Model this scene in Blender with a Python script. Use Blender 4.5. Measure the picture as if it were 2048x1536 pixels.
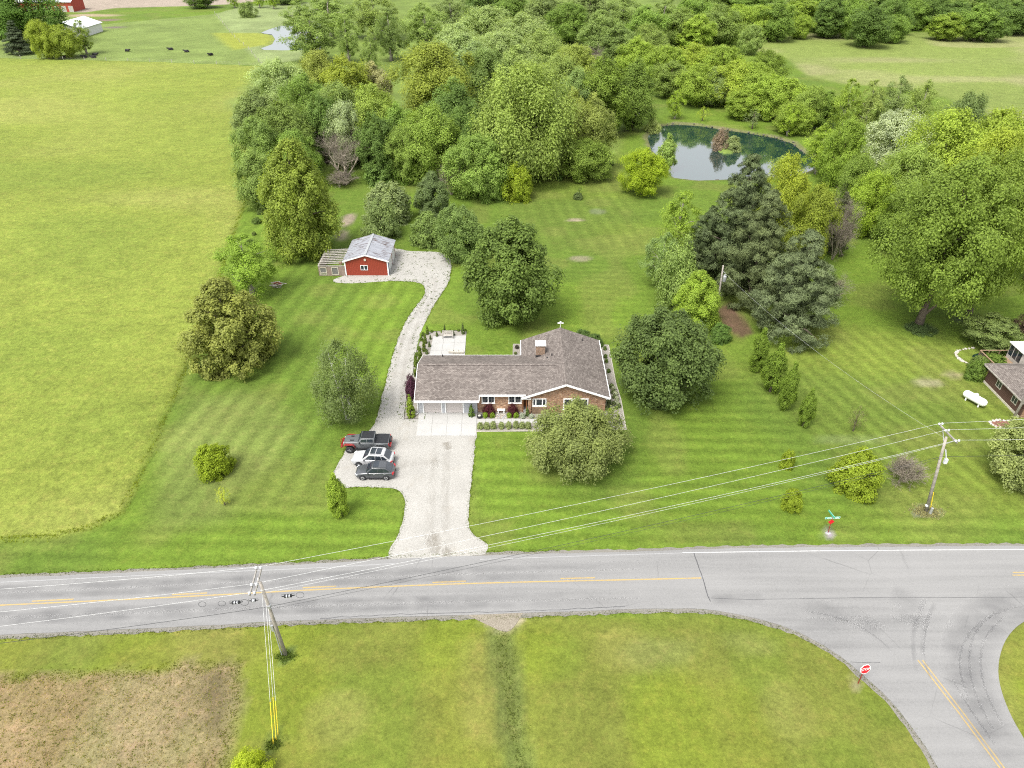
import bpy, bmesh, math, random
import numpy as np
from mathutils import Vector, Matrix
from mathutils.geometry import tessellate_polygon

for _o in list(bpy.data.objects):
    bpy.data.objects.remove(_o)
scene = bpy.context.scene
COL = scene.collection
R = math.radians

# ------------------------------------------------------------------ camera
CAM_H = 54.0                 # drone height in metres
PITCH = R(34.5)              # looking down this far below the horizon
FOCAL = 1421.0               # focal length in pixels of the 2048 px wide photograph
cam_d = bpy.data.cameras.new('camera')
cam_d.sensor_width = 36.0
cam_d.lens = FOCAL / 2048.0 * 36.0
cam_d.clip_start = 0.5
cam_d.clip_end = 6000.0
cam = bpy.data.objects.new('camera', cam_d)
COL.objects.link(cam)
cam.location = (0, 0, CAM_H)
cam.rotation_euler = (math.pi / 2 - PITCH, 0, 0)
scene.camera = cam

# ------------------------------------------------------------------ sky, sun, exposure (bright overcast)
SUN_ELEV, SUN_AZ = R(60), R(-140)          # azimuth measured from +Y towards +X
world = bpy.data.worlds.new('World')
scene.world = world
world.use_nodes = True
_nt = world.node_tree
_bg = _nt.nodes['Background']
_sky = _nt.nodes.new('ShaderNodeTexSky')
_sky.sky_type = 'NISHITA'
_sky.sun_disc = False
_sky.sun_elevation = SUN_ELEV
_sky.sun_rotation = SUN_AZ
_sky.altitude = 250
_sky.air_density = 1.0
_sky.dust_density = 4.0
_sky.ozone_density = 1.0
_hs = _nt.nodes.new('ShaderNodeHueSaturation')
_hs.inputs['Saturation'].default_value = 0.14       # cloud cover greys the sky evenly
_nt.links.new(_sky.outputs[0], _hs.inputs['Color'])
_nt.links.new(_hs.outputs[0], _bg.inputs['Color'])
_bg.inputs['Strength'].default_value = 0.15
sun_d = bpy.data.lights.new('sun', 'SUN')
sun_d.energy = 1.3
sun_d.angle = R(22)
sun_d.color = (1.0, 0.955, 0.87)
sun = bpy.data.objects.new('sun', sun_d)
COL.objects.link(sun)
_sv = Vector((math.sin(SUN_AZ) * math.cos(SUN_ELEV), math.cos(SUN_AZ) * math.cos(SUN_ELEV), math.sin(SUN_ELEV)))
sun.rotation_euler = _sv.to_track_quat('Z', 'Y').to_euler()
vs = scene.view_settings
vs.view_transform = 'Standard'
vs.look = 'None'
vs.gamma = 1.0
vs.use_curve_mapping = False
vs.exposure = 1.42
cy = scene.cycles
cy.max_bounces = 6
cy.diffuse_bounces = 4
cy.glossy_bounces = 3
cy.transmission_bounces = 3
cy.transparent_max_bounces = 20
cy.filter_width = 1.1
cy.use_denoising = False
cy.sampling_pattern = 'AUTOMATIC'
cy.sample_clamp_indirect = 4.0
cy.caustics_reflective = False
cy.caustics_refractive = False

# ------------------------------------------------------------------ survey helpers: photo pixel -> place on the ground
SP, CP = math.sin(PITCH), math.cos(PITCH)
def _den(py):
    return SP + (py - 768.0) / FOCAL * CP
def _ratio(py):
    return (CP - (py - 768.0) / FOCAL * SP) / _den(py)
def G(px, py, z=0.0):
    """point at height z seen at that pixel of the photograph"""
    h = CAM_H - z
    return Vector(((px - 1024.0) / FOCAL * h / _den(py), h * _ratio(py), z))
def ZAT(Y, py):
    """height of a point at distance Y that shows in row py"""
    return CAM_H - Y / _ratio(py)
def XAT(px, Y, z):
    return (px - 1024.0) / FOCAL * (Y * CP + (CAM_H - z) * SP)
def GP(pts, z=0.0):
    return [G(x, y, z) for x, y in pts]

# ------------------------------------------------------------------ object helpers
def tag(o, label=None, cat=None, group=None, kind=None):
    if label: o['label'] = label
    if cat: o['category'] = cat
    if group: o['group'] = group
    if kind: o['kind'] = kind
    return o
def thing(name, label, cat, loc=(0, 0, 0), rz=0.0, group=None, scale=None):
    o = bpy.data.objects.new(name, None)
    o.empty_display_size = 0.2
    COL.objects.link(o)
    o.location = loc
    o.rotation_euler = (0, 0, rz)
    if scale: o.scale = (scale, scale, scale)
    return tag(o, label, cat, group)
def link(name, me, parent=None, loc=None, rz=0.0, color=None):
    o = bpy.data.objects.new(name, me)
    COL.objects.link(o)
    if parent: o.parent = parent
    if loc is not None: o.location = loc
    if rz: o.rotation_euler = (0, 0, rz)
    if color: o.color = (*color, 1.0)
    return o

class MB:
    """collects faces of one part"""
    def __init__(self):
        self.v, self.f, self.m = [], [], []
    def add(self, vs, fs, mi=0):
        n = len(self.v)
        self.v += [tuple(p) for p in vs]
        self.f += [tuple(i + n for i in f) for f in fs]
        self.m += [mi] * len(fs)
        return self
    def box(self, c, s, rz=0.0, mi=0):
        hx, hy, hz = s[0] / 2, s[1] / 2, s[2] / 2
        ca, sa = math.cos(rz), math.sin(rz)
        vs = []
        for dx, dy, dz in ((-1,-1,-1),(1,-1,-1),(1,1,-1),(-1,1,-1),(-1,-1,1),(1,-1,1),(1,1,1),(-1,1,1)):
            x, y = dx * hx, dy * hy
            vs.append((c[0] + x * ca - y * sa, c[1] + x * sa + y * ca, c[2] + dz * hz))
        return self.add(vs, [(3,2,1,0),(4,5,6,7),(0,1,5,4),(1,2,6,5),(2,3,7,6),(3,0,4,7)], mi)
    def b(self, x0, x1, y0, y1, z0, z1, mi=0):
        return self.box(((x0+x1)/2, (y0+y1)/2, (z0+z1)/2), (abs(x1-x0), abs(y1-y0), abs(z1-z0)), 0, mi)
    def beam(self, a, b_, w, h, mi=0):
        a, b_ = Vector(a), Vector(b_)
        d = (b_ - a).normalized()
        up = Vector((0, 0, 1)) if abs(d.z) < 0.95 else Vector((0, 1, 0))
        s = d.cross(up).normalized() * (w / 2)
        u = s.cross(d).normalized() * (h / 2)
        vs = [a - s - u, a + s - u, a + s + u, a - s + u, b_ - s - u, b_ + s - u, b_ + s + u, b_ - s + u]
        return self.add(vs, [(3,2,1,0),(4,5,6,7),(0,1,5,4),(1,2,6,5),(2,3,7,6),(3,0,4,7)], mi)
    def tube(self, pts, rad, n=6, cap=True, mi=0):
        pts = [Vector(p) for p in pts]
        if not hasattr(rad, '__len__'): rad = [rad] * len(pts)
        vs, fs = [], []
        for i, p in enumerate(pts):
            d = (pts[min(i+1, len(pts)-1)] - pts[max(i-1, 0)])
            if d.length < 1e-9: d = Vector((0, 0, 1))
            d.normalize()
            a = d.cross(Vector((0, 0, 1)) if abs(d.z) < 0.9 else Vector((1, 0, 0))).normalized()
            c = d.cross(a)
            for k in range(n):
                t = 2 * math.pi * k / n
                vs.append(p + (a * math.cos(t) + c * math.sin(t)) * rad[i])
        for i in range(len(pts) - 1):
            for k in range(n):
                k2 = (k + 1) % n
                fs.append((i*n + k, i*n + k2, (i+1)*n + k2, (i+1)*n + k))
        if cap:
            fs.append(tuple(range(n))[::-1])
            fs.append(tuple((len(pts)-1)*n + k for k in range(n)))
        return self.add(vs, fs, mi)
    def cyl(self, c, r, h, n=14, r2=None, mi=0):
        return self.tube([c, (c[0], c[1], c[2] + h)], [r, r if r2 is None else r2], n, True, mi)
    def lathe(self, c, prof, n=14, sx=1.0, sy=1.0, mi=0):
        vs, fs = [], []
        for r, z in prof:
            for k in range(n):
                t = 2 * math.pi * k / n
                vs.append((c[0] + r * math.cos(t) * sx, c[1] + r * math.sin(t) * sy, c[2] + z))
        for i in range(len(prof) - 1):
            for k in range(n):
                k2 = (k + 1) % n
                fs.append((i*n + k, i*n + k2, (i+1)*n + k2, (i+1)*n + k))
        fs.append(tuple(range(n))[::-1])
        fs.append(tuple((len(prof)-1)*n + k for k in range(n)))
        return self.add(vs, fs, mi)
    def poly(self, pts, thick=None, mi=0):
        """flat polygon; with thick a slab hanging below it"""
        n = len(pts)
        if thick is None:
            return self.add(pts, [tuple(range(n))], mi)
        lo = [(p[0], p[1], p[2] - thick) for p in pts]
        fs = [tuple(range(n)), tuple(range(n, 2*n))[::-1]]
        for i in range(n):
            j = (i + 1) % n
            fs.append((i, i + n, j + n, j))
        return self.add(list(pts) + lo, fs, mi)
    def mesh(self, name, mats, smooth=False):
        me = bpy.data.meshes.new(name)
        me.from_pydata(self.v, [], self.f)
        if not isinstance(mats, (list, tuple)): mats = [mats]
        for m in mats: me.materials.append(m)
        if len(mats) > 1:
            me.polygons.foreach_set('material_index', self.m)
        bm = bmesh.new(); bm.from_mesh(me)
        bmesh.ops.recalc_face_normals(bm, faces=bm.faces)
        bm.to_mesh(me); bm.free()
        if smooth:
            me.polygons.foreach_set('use_smooth', [True] * len(me.polygons))
        me.update()
        return me
    def build(self, name, mats, parent=None, smooth=False, loc=None, rz=0.0):
        return link(name, self.mesh(name, mats, smooth), parent, loc, rz)

def bevel(o, w=0.03, seg=2):
    m = o.modifiers.new('bevel', 'BEVEL'); m.width = w; m.segments = seg; m.limit_method = 'ANGLE'
    return o

# ------------------------------------------------------------------ materials
class NT:
    def __init__(self, name):
        self.m = bpy.data.materials.new(name)
        self.m.use_nodes = True
        self.t = self.m.node_tree
        self.bsdf = self.t.nodes['Principled BSDF']
        self.out = self.t.nodes['Material Output']
    def n(self, kind, **kw):
        nd = self.t.nodes.new('ShaderNode' + kind)
        for k, v in kw.items(): setattr(nd, k, v)
        return nd
    def l(self, a, b): self.t.links.new(a, b)
    def coord(self, kind='Object'):
        return self.n('TexCoord').outputs[kind]
    def mapping(self, src, scale=(1, 1, 1), rot=(0, 0, 0), loc=(0, 0, 0)):
        mp = self.n('Mapping')
        mp.inputs['Scale'].default_value = scale
        mp.inputs['Rotation'].default_value = rot
        mp.inputs['Location'].default_value = loc
        self.l(src, mp.inputs['Vector'])
        return mp.outputs[0]
    def noise(self, src, scale, detail=3.0, rough=0.55, dist=0.0):
        nz = self.n('TexNoise')
        nz.inputs['Scale'].default_value = scale
        nz.inputs['Detail'].default_value = detail
        nz.inputs['Roughness'].default_value = rough
        nz.inputs['Distortion'].default_value = dist
        self.l(src, nz.inputs['Vector'])
        return nz.outputs['Fac']
    def ramp(self, fac, stops):
        r = self.n('ValToRGB')
        els = r.color_ramp.elements
        while len(els) < len(stops): els.new(0.5)
        for e, (p, c) in zip(els, stops):
            e.position = p
            e.color = (c, c, c, 1) if not hasattr(c, '__len__') else (*c, 1)
        self.l(fac, r.inputs['Fac'])
        return r.outputs['Color']
    def mixc(self, a, b, fac, mode='MIX'):
        mx = self.n('Mix', data_type='RGBA', blend_type=mode)
        for sock, v in ((mx.inputs['Factor'], fac), (mx.inputs[6], a), (mx.inputs[7], b)):
            if isinstance(v, bpy.types.NodeSocket): self.l(v, sock)
            elif hasattr(v, '__len__'): sock.default_value = (*v[:3], 1)
            else: sock.default_value = v
        return mx.outputs[2]
    def math(self, op, a, b=0.0, c=0.0):
        m = self.n('Math', operation=op)
        for s, v in zip(m.inputs, (a, b, c)):
            if isinstance(v, bpy.types.NodeSocket): self.l(v, s)
            else: s.default_value = v
        return m.outputs[0]
    def base(self, c):
        s = self.bsdf.inputs['Base Color']
        if isinstance(c, bpy.types.NodeSocket): self.l(c, s)
        else: s.default_value = (*c[:3], 1)
    def bump(self, h, strength=0.3, dist=0.02):
        b = self.n('Bump')
        b.inputs['Strength'].default_value = strength
        b.inputs['Distance'].default_value = dist
        self.l(h, b.inputs['Height'])
        self.l(b.outputs[0], self.bsdf.inputs['Normal'])
    def set(self, rough=0.8, metal=0.0, spec=0.3):
        self.bsdf.inputs['Roughness'].default_value = rough
        self.bsdf.inputs['Metallic'].default_value = metal
        self.bsdf.inputs['Specular IOR Level'].default_value = spec
        return self

def mat_plain(name, col, rough=0.6, var=0.15, scale=3.0, metal=0.0, spec=0.35, bump=0.0, detail=4.0):
    t = NT(name).set(rough, metal, spec)
    co = t.coord()
    f = t.noise(co, scale, detail)
    lo = tuple(c * (1 - var) for c in col); hi = tuple(min(1, c * (1 + var)) for c in col)
    t.base(t.ramp(f, [(0.3, lo), (0.7, hi)]))
    if bump: t.bump(t.noise(co, scale * 6, 3), bump, 0.02)
    return t.m
M = {}
M['white'] = mat_plain('white_paint', (0.74, 0.74, 0.73), 0.45, 0.05)
M['siding'] = None
M['glass'] = mat_plain('dark_glass', (0.02, 0.026, 0.034), 0.08, 0.3, 1.5, spec=0.8)
M['black'] = mat_plain('black_plastic', (0.018, 0.019, 0.022), 0.5, 0.2)
M['metal'] = mat_plain('galvanised_metal', (0.42, 0.43, 0.44), 0.42, 0.15, 4.0, metal=0.55)
M['oldwood'] = mat_plain('weathered_pole_wood', (0.27, 0.245, 0.215), 0.9, 0.3, 2.0, bump=0.4)
M['crossarm'] = mat_plain('weathered_crossarm_wood', (0.24, 0.225, 0.205), 0.9, 0.25, 3.0)
M['porcelain'] = mat_plain('porcelain', (0.50, 0.51, 0.53), 0.25, 0.05)
M['wire'] = mat_plain('aluminium_wire', (0.55, 0.555, 0.55), 0.5, 0.1, metal=0.1)
M['cable'] = mat_plain('black_cable', (0.03, 0.032, 0.035), 0.6, 0.2)
M['yellow'] = mat_plain('yellow_plastic', (0.72, 0.52, 0.03), 0.5, 0.1)
M['red'] = mat_plain('sign_red', (0.52, 0.012, 0.02), 0.4, 0.06)
M['darkstone'] = mat_plain('dark_bank_stone', (0.10, 0.09, 0.08), 0.9, 0.4, 2.0)
M['rust'] = mat_plain('red_painted_post', (0.22, 0.03, 0.022), 0.6, 0.2)
M['green'] = mat_plain('sign_green', (0.03, 0.33, 0.22), 0.4, 0.06)
M['soil'] = mat_plain('bare_soil', (0.20, 0.155, 0.105), 0.95, 0.3, 2.0)
M['stone'] = mat_plain('field_stone', (0.40, 0.37, 0.32), 0.9, 0.3, 1.4, bump=0.4)
M['greystone'] = mat_plain('grey_stone', (0.30, 0.30, 0.31), 0.9, 0.3, 2.0, bump=0.4)
M['bark'] = mat_plain('bark', (0.115, 0.092, 0.07), 0.95, 0.35, 5.0, bump=0.5)
M['palebark'] = mat_plain('pale_bark', (0.30, 0.27, 0.23), 0.95, 0.3, 4.0, bump=0.4)
M['birchbark'] = mat_plain('birch_bark', (0.62, 0.60, 0.56), 0.8, 0.25, 3.0)
M['deadwood'] = mat_plain('dead_wood', (0.25, 0.215, 0.165), 0.95, 0.25, 3.0)
M['brownwood'] = mat_plain('brown_wood', (0.17, 0.115, 0.075), 0.85, 0.3, 2.5)
M['greywood'] = mat_plain('grey_wood', (0.36, 0.335, 0.30), 0.9, 0.25, 2.5)
# ================================================================== terrain
def vnoise(X, Y, scale, seed):
    """smooth value noise in 0..1"""
    rg = np.random.default_rng(seed)
    T = rg.random((256, 256))
    x, y = X / scale + 1000.3, Y / scale + 1000.7
    xi, yi = np.floor(x).astype(int), np.floor(y).astype(int)
    fx, fy = x - xi, y - yi
    fx, fy = fx * fx * (3 - 2 * fx), fy * fy * (3 - 2 * fy)
    a, b = T[xi % 256, yi % 256], T[(xi + 1) % 256, yi % 256]
    c, d = T[xi % 256, (yi + 1) % 256], T[(xi + 1) % 256, (yi + 1) % 256]
    return (a * (1 - fx) + b * fx) * (1 - fy) + (c * (1 - fx) + d * fx) * fy
def sdf(poly, X, Y):
    """distance to the polygon's outline, positive inside"""
    P = np.array([(p[0], p[1]) for p in poly])
    best = np.full(X.shape, 1e9); inside = np.zeros(X.shape, bool)
    for i in range(len(P)):
        ax, ay = P[i]; bx, by = P[(i + 1) % len(P)]
        dx, dy = bx - ax, by - ay
        t = np.clip(((X - ax) * dx + (Y - ay) * dy) / max(dx*dx + dy*dy, 1e-9), 0, 1)
        best = np.minimum(best, np.hypot(X - ax - t * dx, Y - ay - t * dy))
        c = (ay > Y) != (by > Y)
        if dy != 0:
            inside ^= c & (X < (bx - ax) * (Y - ay) / dy + ax)
    return np.where(inside, best, -best)
def sline(line, X, Y):
    best = np.full(X.shape, 1e9)
    for (a, b) in zip(line[:-1], line[1:]):
        dx, dy = b[0] - a[0], b[1] - a[1]
        t = np.clip(((X - a[0]) * dx + (Y - a[1]) * dy) / max(dx*dx + dy*dy, 1e-9), 0, 1)
        best = np.minimum(best, np.hypot(X - a[0] - t * dx, Y - a[1] - t * dy))
    return best
def sstep(a, b, x):
    t = np.clip((x - a) / (b - a), 0, 1)
    return t * t * (3 - 2 * t)

HAY = GP([(-420,1092),(0,1082),(100,1075),(180,1057),(240,1028),(265,985),(300,905),(330,830),(365,750),(390,690),(420,610),(455,500),(480,430),(500,375),(508,300),(505,200),(520,133),(300,124),(0,117),(-420,108)])
PASTURE = GP([(-420,108),(0,117),(300,124),(525,132),(470,76),(430,28),(300,40),(190,50),(150,34),(-420,24)])
FARGRASS = GP([(525,132),(470,76),(430,28),(480,14),(620,4),(640,60),(600,120)])
PLOWED = GP([(-700,-20),(-300,8),(120,23),(170,25),(230,16),(380,12),(450,9),(620,-8),(640,-60),(-700,-60)])
MEADOW = GP([(1480,82),(1560,74),(1640,66),(1760,66),(2048,63),(2600,62),(2600,275),(2048,262),(1990,240),(1900,200),(1800,178),(1700,170),(1610,150),(1560,112),(1500,100)])
WOOD = GP([(470,210),(520,133),(600,120),(640,50),(600,-60),(2600,-60),(2600,60),(1640,62),(1480,78),(1330,88),(1305,120),(1300,180),(1250,232),(1235,285),(1200,318),(1100,322),(1010,352),(960,385),(900,380),(840,350),(780,345),(700,350),(600,345),(520,340),(480,290)])
TILLED = GP([(-500,1372),(0,1355),(150,1350),(285,1346),(335,1333),(476,1330),(472,1400),(458,1480),(444,1560),(430,1800),(-500,1800)])
ROUGH = GP([(395,800),(480,782),(560,805),(585,860),(540,940),(480,985),(470,1050),(330,1085),(280,1060),(300,1000),(345,880)])
MULCH = GP([(1437,620),(1462,606),(1500,650),(1512,668),(1480,680),(1452,655)])
DITCH = GP([(1000,1268),(1006,1300),(1020,1400),(1042,1536),(1060,1700)])
POND = GP([(1296,272),(1301,262),(1322,250),(1352,246),(1400,249),(1450,257),(1500,264),(1550,273),(1585,284),(1602,298),(1628,316),(1640,330),(1600,346),(1540,352),(1450,356),(1395,358),(1352,353),(1338,345),(1330,322),(1304,297)])
POND2 = GP([(524,64),(540,57),(566,49),(640,45),(640,98),(565,99),(530,98),(523,94),(545,86),(552,76),(545,68),(530,66)])
PADDOCK = GP([(425,66),(520,66),(545,70),(550,78),(540,88),(470,100),(455,92)])

def axis(lo, d0, d1, hi, fine, mid0, mid1, mid):
    a = list(np.arange(d0, d1, fine))
    b = list(np.arange(mid0, d0, mid)); c = list(np.arange(d1, mid1, mid))
    e, s = [], mid0
    st = mid
    while s > lo: st *= 1.3; s -= st; e.append(s)
    g, s = [], mid1
    st = mid
    while s < hi: st *= 1.3; s += st; g.append(s)
    return np.array(e[::-1] + b + a + c + g)
xs = axis(-2500, -105, 105, 2500, 0.8, -330, 330, 2.0)
ys = axis(-600, 20, 215, 4000, 0.8, -20, 500, 2.0)
GX, GY = np.meshgrid(xs, ys)
GX = GX.ravel(); GY = GY.ravel()
nA, nB, nC = vnoise(GX, GY, 30, 1), vnoise(GX, GY, 9, 2), vnoise(GX, GY, 3, 3)
col = np.empty((len(GX), 3)); amp = np.zeros((len(GX), 4))
LAWN = np.array((0.083, 0.143, 0.0115))
col[:] = LAWN
# the yard: darker, lusher near the trees and the house, paler in open ground
col *= (0.86 + 0.28 * nA)[:, None]
def blend(w, c, var=0.0, n=None):
    global col
    cc = np.array(c)[None, :] * (1 + var * ((n if n is not None else nB) - 0.5))[:, None]
    col = col * (1 - w[:, None]) + cc * w[:, None]
# left yard, front yard, neighbour's yard, back yard: mowing directions
def zone(px, edge=1.5): return sstep(-edge, edge, sdf(GP(px), GX, GY) + 2.0 * (nB - 0.5))
amp[:, 0] = zone([(500,375),(700,420),(830,560),(850,640),(770,850),(650,985),(560,1000),(250,1040),(330,840),(420,610)], 3)
amp[:, 1] = np.maximum(zone([(0,1085),(250,1040),(560,1000),(650,985),(800,985),(810,1110),(0,1150)], 3),
                       zone([(945,870),(1260,865),(1420,760),(1480,740),(1660,900),(1800,1010),(2100,1040),(2100,1100),(940,1105)], 3)) 
amp[:, 1] = np.maximum(amp[:, 1], 0.45 * zone([(1100,505),(1300,505),(1300,640),(1230,700),(1100,640)], 3))
amp[:, 2] = zone([(1640,640),(1960,700),(2100,860),(2100,1040),(1800,1010),(1660,900),(1480,740)], 3)
amp[:, 3] = zone([(1080,330),(1260,250),(1240,300),(1300,470),(1290,500),(1100,505),(1000,420)], 3)
blend(0.55 * amp[:, 2], (0.112, 0.148, 0.018), 0.5)
blend(0.50 * amp[:, 3], (0.112, 0.152, 0.02), 0.5)
blend(0.5 * sstep(0.45, 0.75, vnoise(GX, GY, 14, 61)), (0.060, 0.105, 0.012))
blend(0.4 * sstep(0.55, 0.8, vnoise(GX, GY, 5, 62)), (0.110, 0.135, 0.022))
blend(0.5 * sstep(-2, 2, sdf(ROUGH, GX, GY) + 5 * (nB - 0.5)), (0.115, 0.150, 0.028), 0.8)
# strip of verge and the field corner across the road
south = sstep(0, 1.5, G(0, 1222).y - GY)
blend(0.75 * south, (0.116, 0.150, 0.0125), 0.35, nA)
blend(0.55 * south * sstep(0.55, 0.75, nB), (0.080, 0.118, 0.014))
blend(0.50 * south * sstep(0.62, 0.8, vnoise(GX, GY, 6, 9)), (0.150, 0.165, 0.030))
blend(0.35 * south * sstep(0.55, 0.78, vnoise(GX, GY, 4.5, 71)), (0.118, 0.125, 0.020))
# fields
w_hay = sstep(-0.4, 0.4, sdf(HAY, GX, GY) + 0.8 * (nC - 0.5)); blend(w_hay, (0.133, 0.180, 0.0205), 0.2, nA)
hg = vnoise(GX * 0.45, GY, 16, 31) * 0.6 + vnoise(GX, GY, 45, 32) * 0.4
blend(w_hay * sstep(0.48, 0.72, hg) * 0.55, (0.106, 0.158, 0.017))
blend(w_hay * sstep(0.52, 0.78, 1 - hg) * 0.6, (0.172, 0.200, 0.034))
w_pas = sstep(-0.8, 0.8, sdf(PASTURE, GX, GY)); blend(w_pas, (0.112, 0.166, 0.029), 0.3)
w_far = sstep(-1, 1, sdf(FARGRASS, GX, GY)); blend(w_far, (0.145, 0.200, 0.052), 0.3)
blend(sstep(-2, 2, sdf(PADDOCK, GX, GY)) * 0.9, (0.165, 0.205, 0.020))
w_mea = sstep(-2, 2, sdf(MEADOW, GX, GY) + 6 * (nB - 0.5)); blend(w_mea, (0.120, 0.170, 0.027), 0.25, nA)
blend(w_mea * sstep(0.5, 0.75, vnoise(GX * 0.4, GY, 14, 41)) * 0.7, (0.185, 0.205, 0.060))
blend(w_mea * sstep(0.55, 0.8, vnoise(GX * 0.5, GY, 20, 42)) * 0.55, (0.185, 0.190, 0.065))
w_wood = sstep(-3, 3, sdf(WOOD, GX, GY) + 8 * (nB - 0.5)); blend(w_wood * 0.8, (0.095, 0.145, 0.022), 0.6)
w_till = sstep(-0.7, 0.7, sdf(TILLED, GX, GY) + 1.6 * (vnoise(GX, GY, 1.7, 91) - 0.5)); blend(w_till, (0.182, 0.165, 0.058), 0.35)
blend(w_till * sstep(0.52, 0.70, vnoise(GX, GY, 3.5, 51)) * 0.7, (0.150, 0.150, 0.045))
blend(w_till * sstep(0.5, 0.72, vnoise(GX, GY, 7, 52)) * 0.6, (0.150, 0.118, 0.040))
blend(w_till * sstep(0, 1.2, sdf(GP([(380,1332),(478,1330),(455,1480),(400,1480),(395,1400)]), GX, GY)) * 0.75, (0.095, 0.088, 0.030), 0.6)
w_plow = sstep(-2, 2, sdf(PLOWED, GX, GY)); blend(w_plow, (0.215, 0.200, 0.105), 0.10)
for c, rx, ry, cc in (((215,40),16,2.6,(0.13,0.095,0.06)), ((225,55),15,2.4,(0.10,0.085,0.055)), ((185,31),40,3.0,(0.25,0.21,0.10))):
    p = G(*c)
    s = CAM_H / _den(c[1]) / FOCAL
    blend(np.clip(1.6 - 1.4 * np.hypot((GX - p.x) / (rx * s * 2), (GY - p.y) / (ry * s * 9)) - 0.5 * nB, 0, 0.85), cc)
blend(sstep(-0.5, 0.6, sdf(MULCH, GX, GY) + 0.8 * (nC - 0.5)) * 0.9, (0.085, 0.055, 0.026), 0.5, nC)
dl = sline(DITCH, GX, GY)
w_dit = 1 - sstep(0.6, 1.7, dl + 0.8 * (nC - 0.5)); blend(w_dit * 0.7, (0.082, 0.122, 0.022), 0.7, nC)
for (px, py, rx, ry, cc, k) in ((1150,440,2.4,1.0,(0.22,0.19,0.10),.8), (1195,423,1.9,1.6,(0.12,0.15,0.06),.6), (1160,517,1.9,1.2,(0.20,0.19,0.09),.7),
                           (698,440,1.6,4.0,(0.21,0.18,0.10),.8), (684,470,1.5,3.0,(0.21,0.18,0.10),.6), (1905,750,1.6,1.0,(0.20,0.185,0.08),.6),
                           (1855,765,2.4,1.2,(0.26,0.25,0.12),.5), (1718,1366,0.5,0.8,(0.26,0.22,0.13),.9), (1656,1066,0.7,0.5,(0.20,0.18,0.15),.9),
                           (1852,1024,1.5,0.7,(0.24,0.23,0.17),.7), (572,1312,0.7,0.8,(0.07,0.13,0.03),.8), (547,1488,0.6,1.0,(0.06,0.11,0.025),.6),
                           (1010,1240,2.0,1.2,(0.30,0.27,0.15),.8), (700,838,1.3,0.9,(0.06,0.08,0.03),.7), (1838,655,2.6,1.6,(0.05,0.075,0.025),.8), (1928,640,2.3,1.4,(0.05,0.075,0.025),.8),  # last two: shadow rings around the big trunks, painted into the grass
                           (1330,1300,4.0,2.0,(0.12,0.15,0.03),.5), (1500,1290,3.0,1.5,(0.13,0.155,0.03),.45), (1700,880,6,1.0,(0.14,0.19,0.05),.4)):
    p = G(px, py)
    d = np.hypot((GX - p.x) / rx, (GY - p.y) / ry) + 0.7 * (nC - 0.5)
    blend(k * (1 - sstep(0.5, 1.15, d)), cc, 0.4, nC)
# relief
s_p, s_p2 = sdf(POND, GX, GY), sdf(POND2, GX, GY)
bank = (1 - sstep(0.2, 1.6, np.abs(s_p + 0.3 + 0.8 * (nC - 0.5)))); blend(bank * 0.5, (0.115, 0.085, 0.055), 0.6, nC)
blend(sstep(0.3, 1.5, s_p) * 0.95, (0.02, 0.045, 0.035))
ISL = G(1453, 300); di = np.hypot((GX - ISL.x) / 2.6, (GY - ISL.y) / 2.6)
GZ = 0.28 * sstep(-0.25, 0.55, sdf(HAY, GX, GY) + 0.5 * (nC - 0.5)) * (0.8 + 0.4 * nC)
GZ -= 1.5 * sstep(-1.3, 2.2, s_p) + 1.2 * sstep(-2, 2, s_p2)
GZ -= 0.28 * np.exp(-(dl / 1.3) ** 2) * sstep(0, 3, G(0, 1262).y - GY)
wi = 1 - sstep(0.5, 1.2, di)
GZ = GZ * (1 - wi) + 0.25 * wi
blend(1 - sstep(0.8, 1.0, di), (0.11, 0.17, 0.025), 0.3, nC)
GZ += 0.05 * w_till * (nC - 0.5) * 2 + 0.10 * w_mea * nC + 0.08 * w_wood * (nC - 0.5)
tall = np.clip(w_hay + 0.8 * w_mea + 0.7 * w_pas + w_till * 0.9 + w_dit * 0.8, 0, 1.2)
calm = np.clip(1 - w_hay - w_till - w_wood - w_mea - w_pas - w_far - w_plow, 0, 1)
amp *= calm[:, None]
amp[:, 3] *= 0.6
col *= np.array((1.10, 1.0, 1.5))[None, :]

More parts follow.
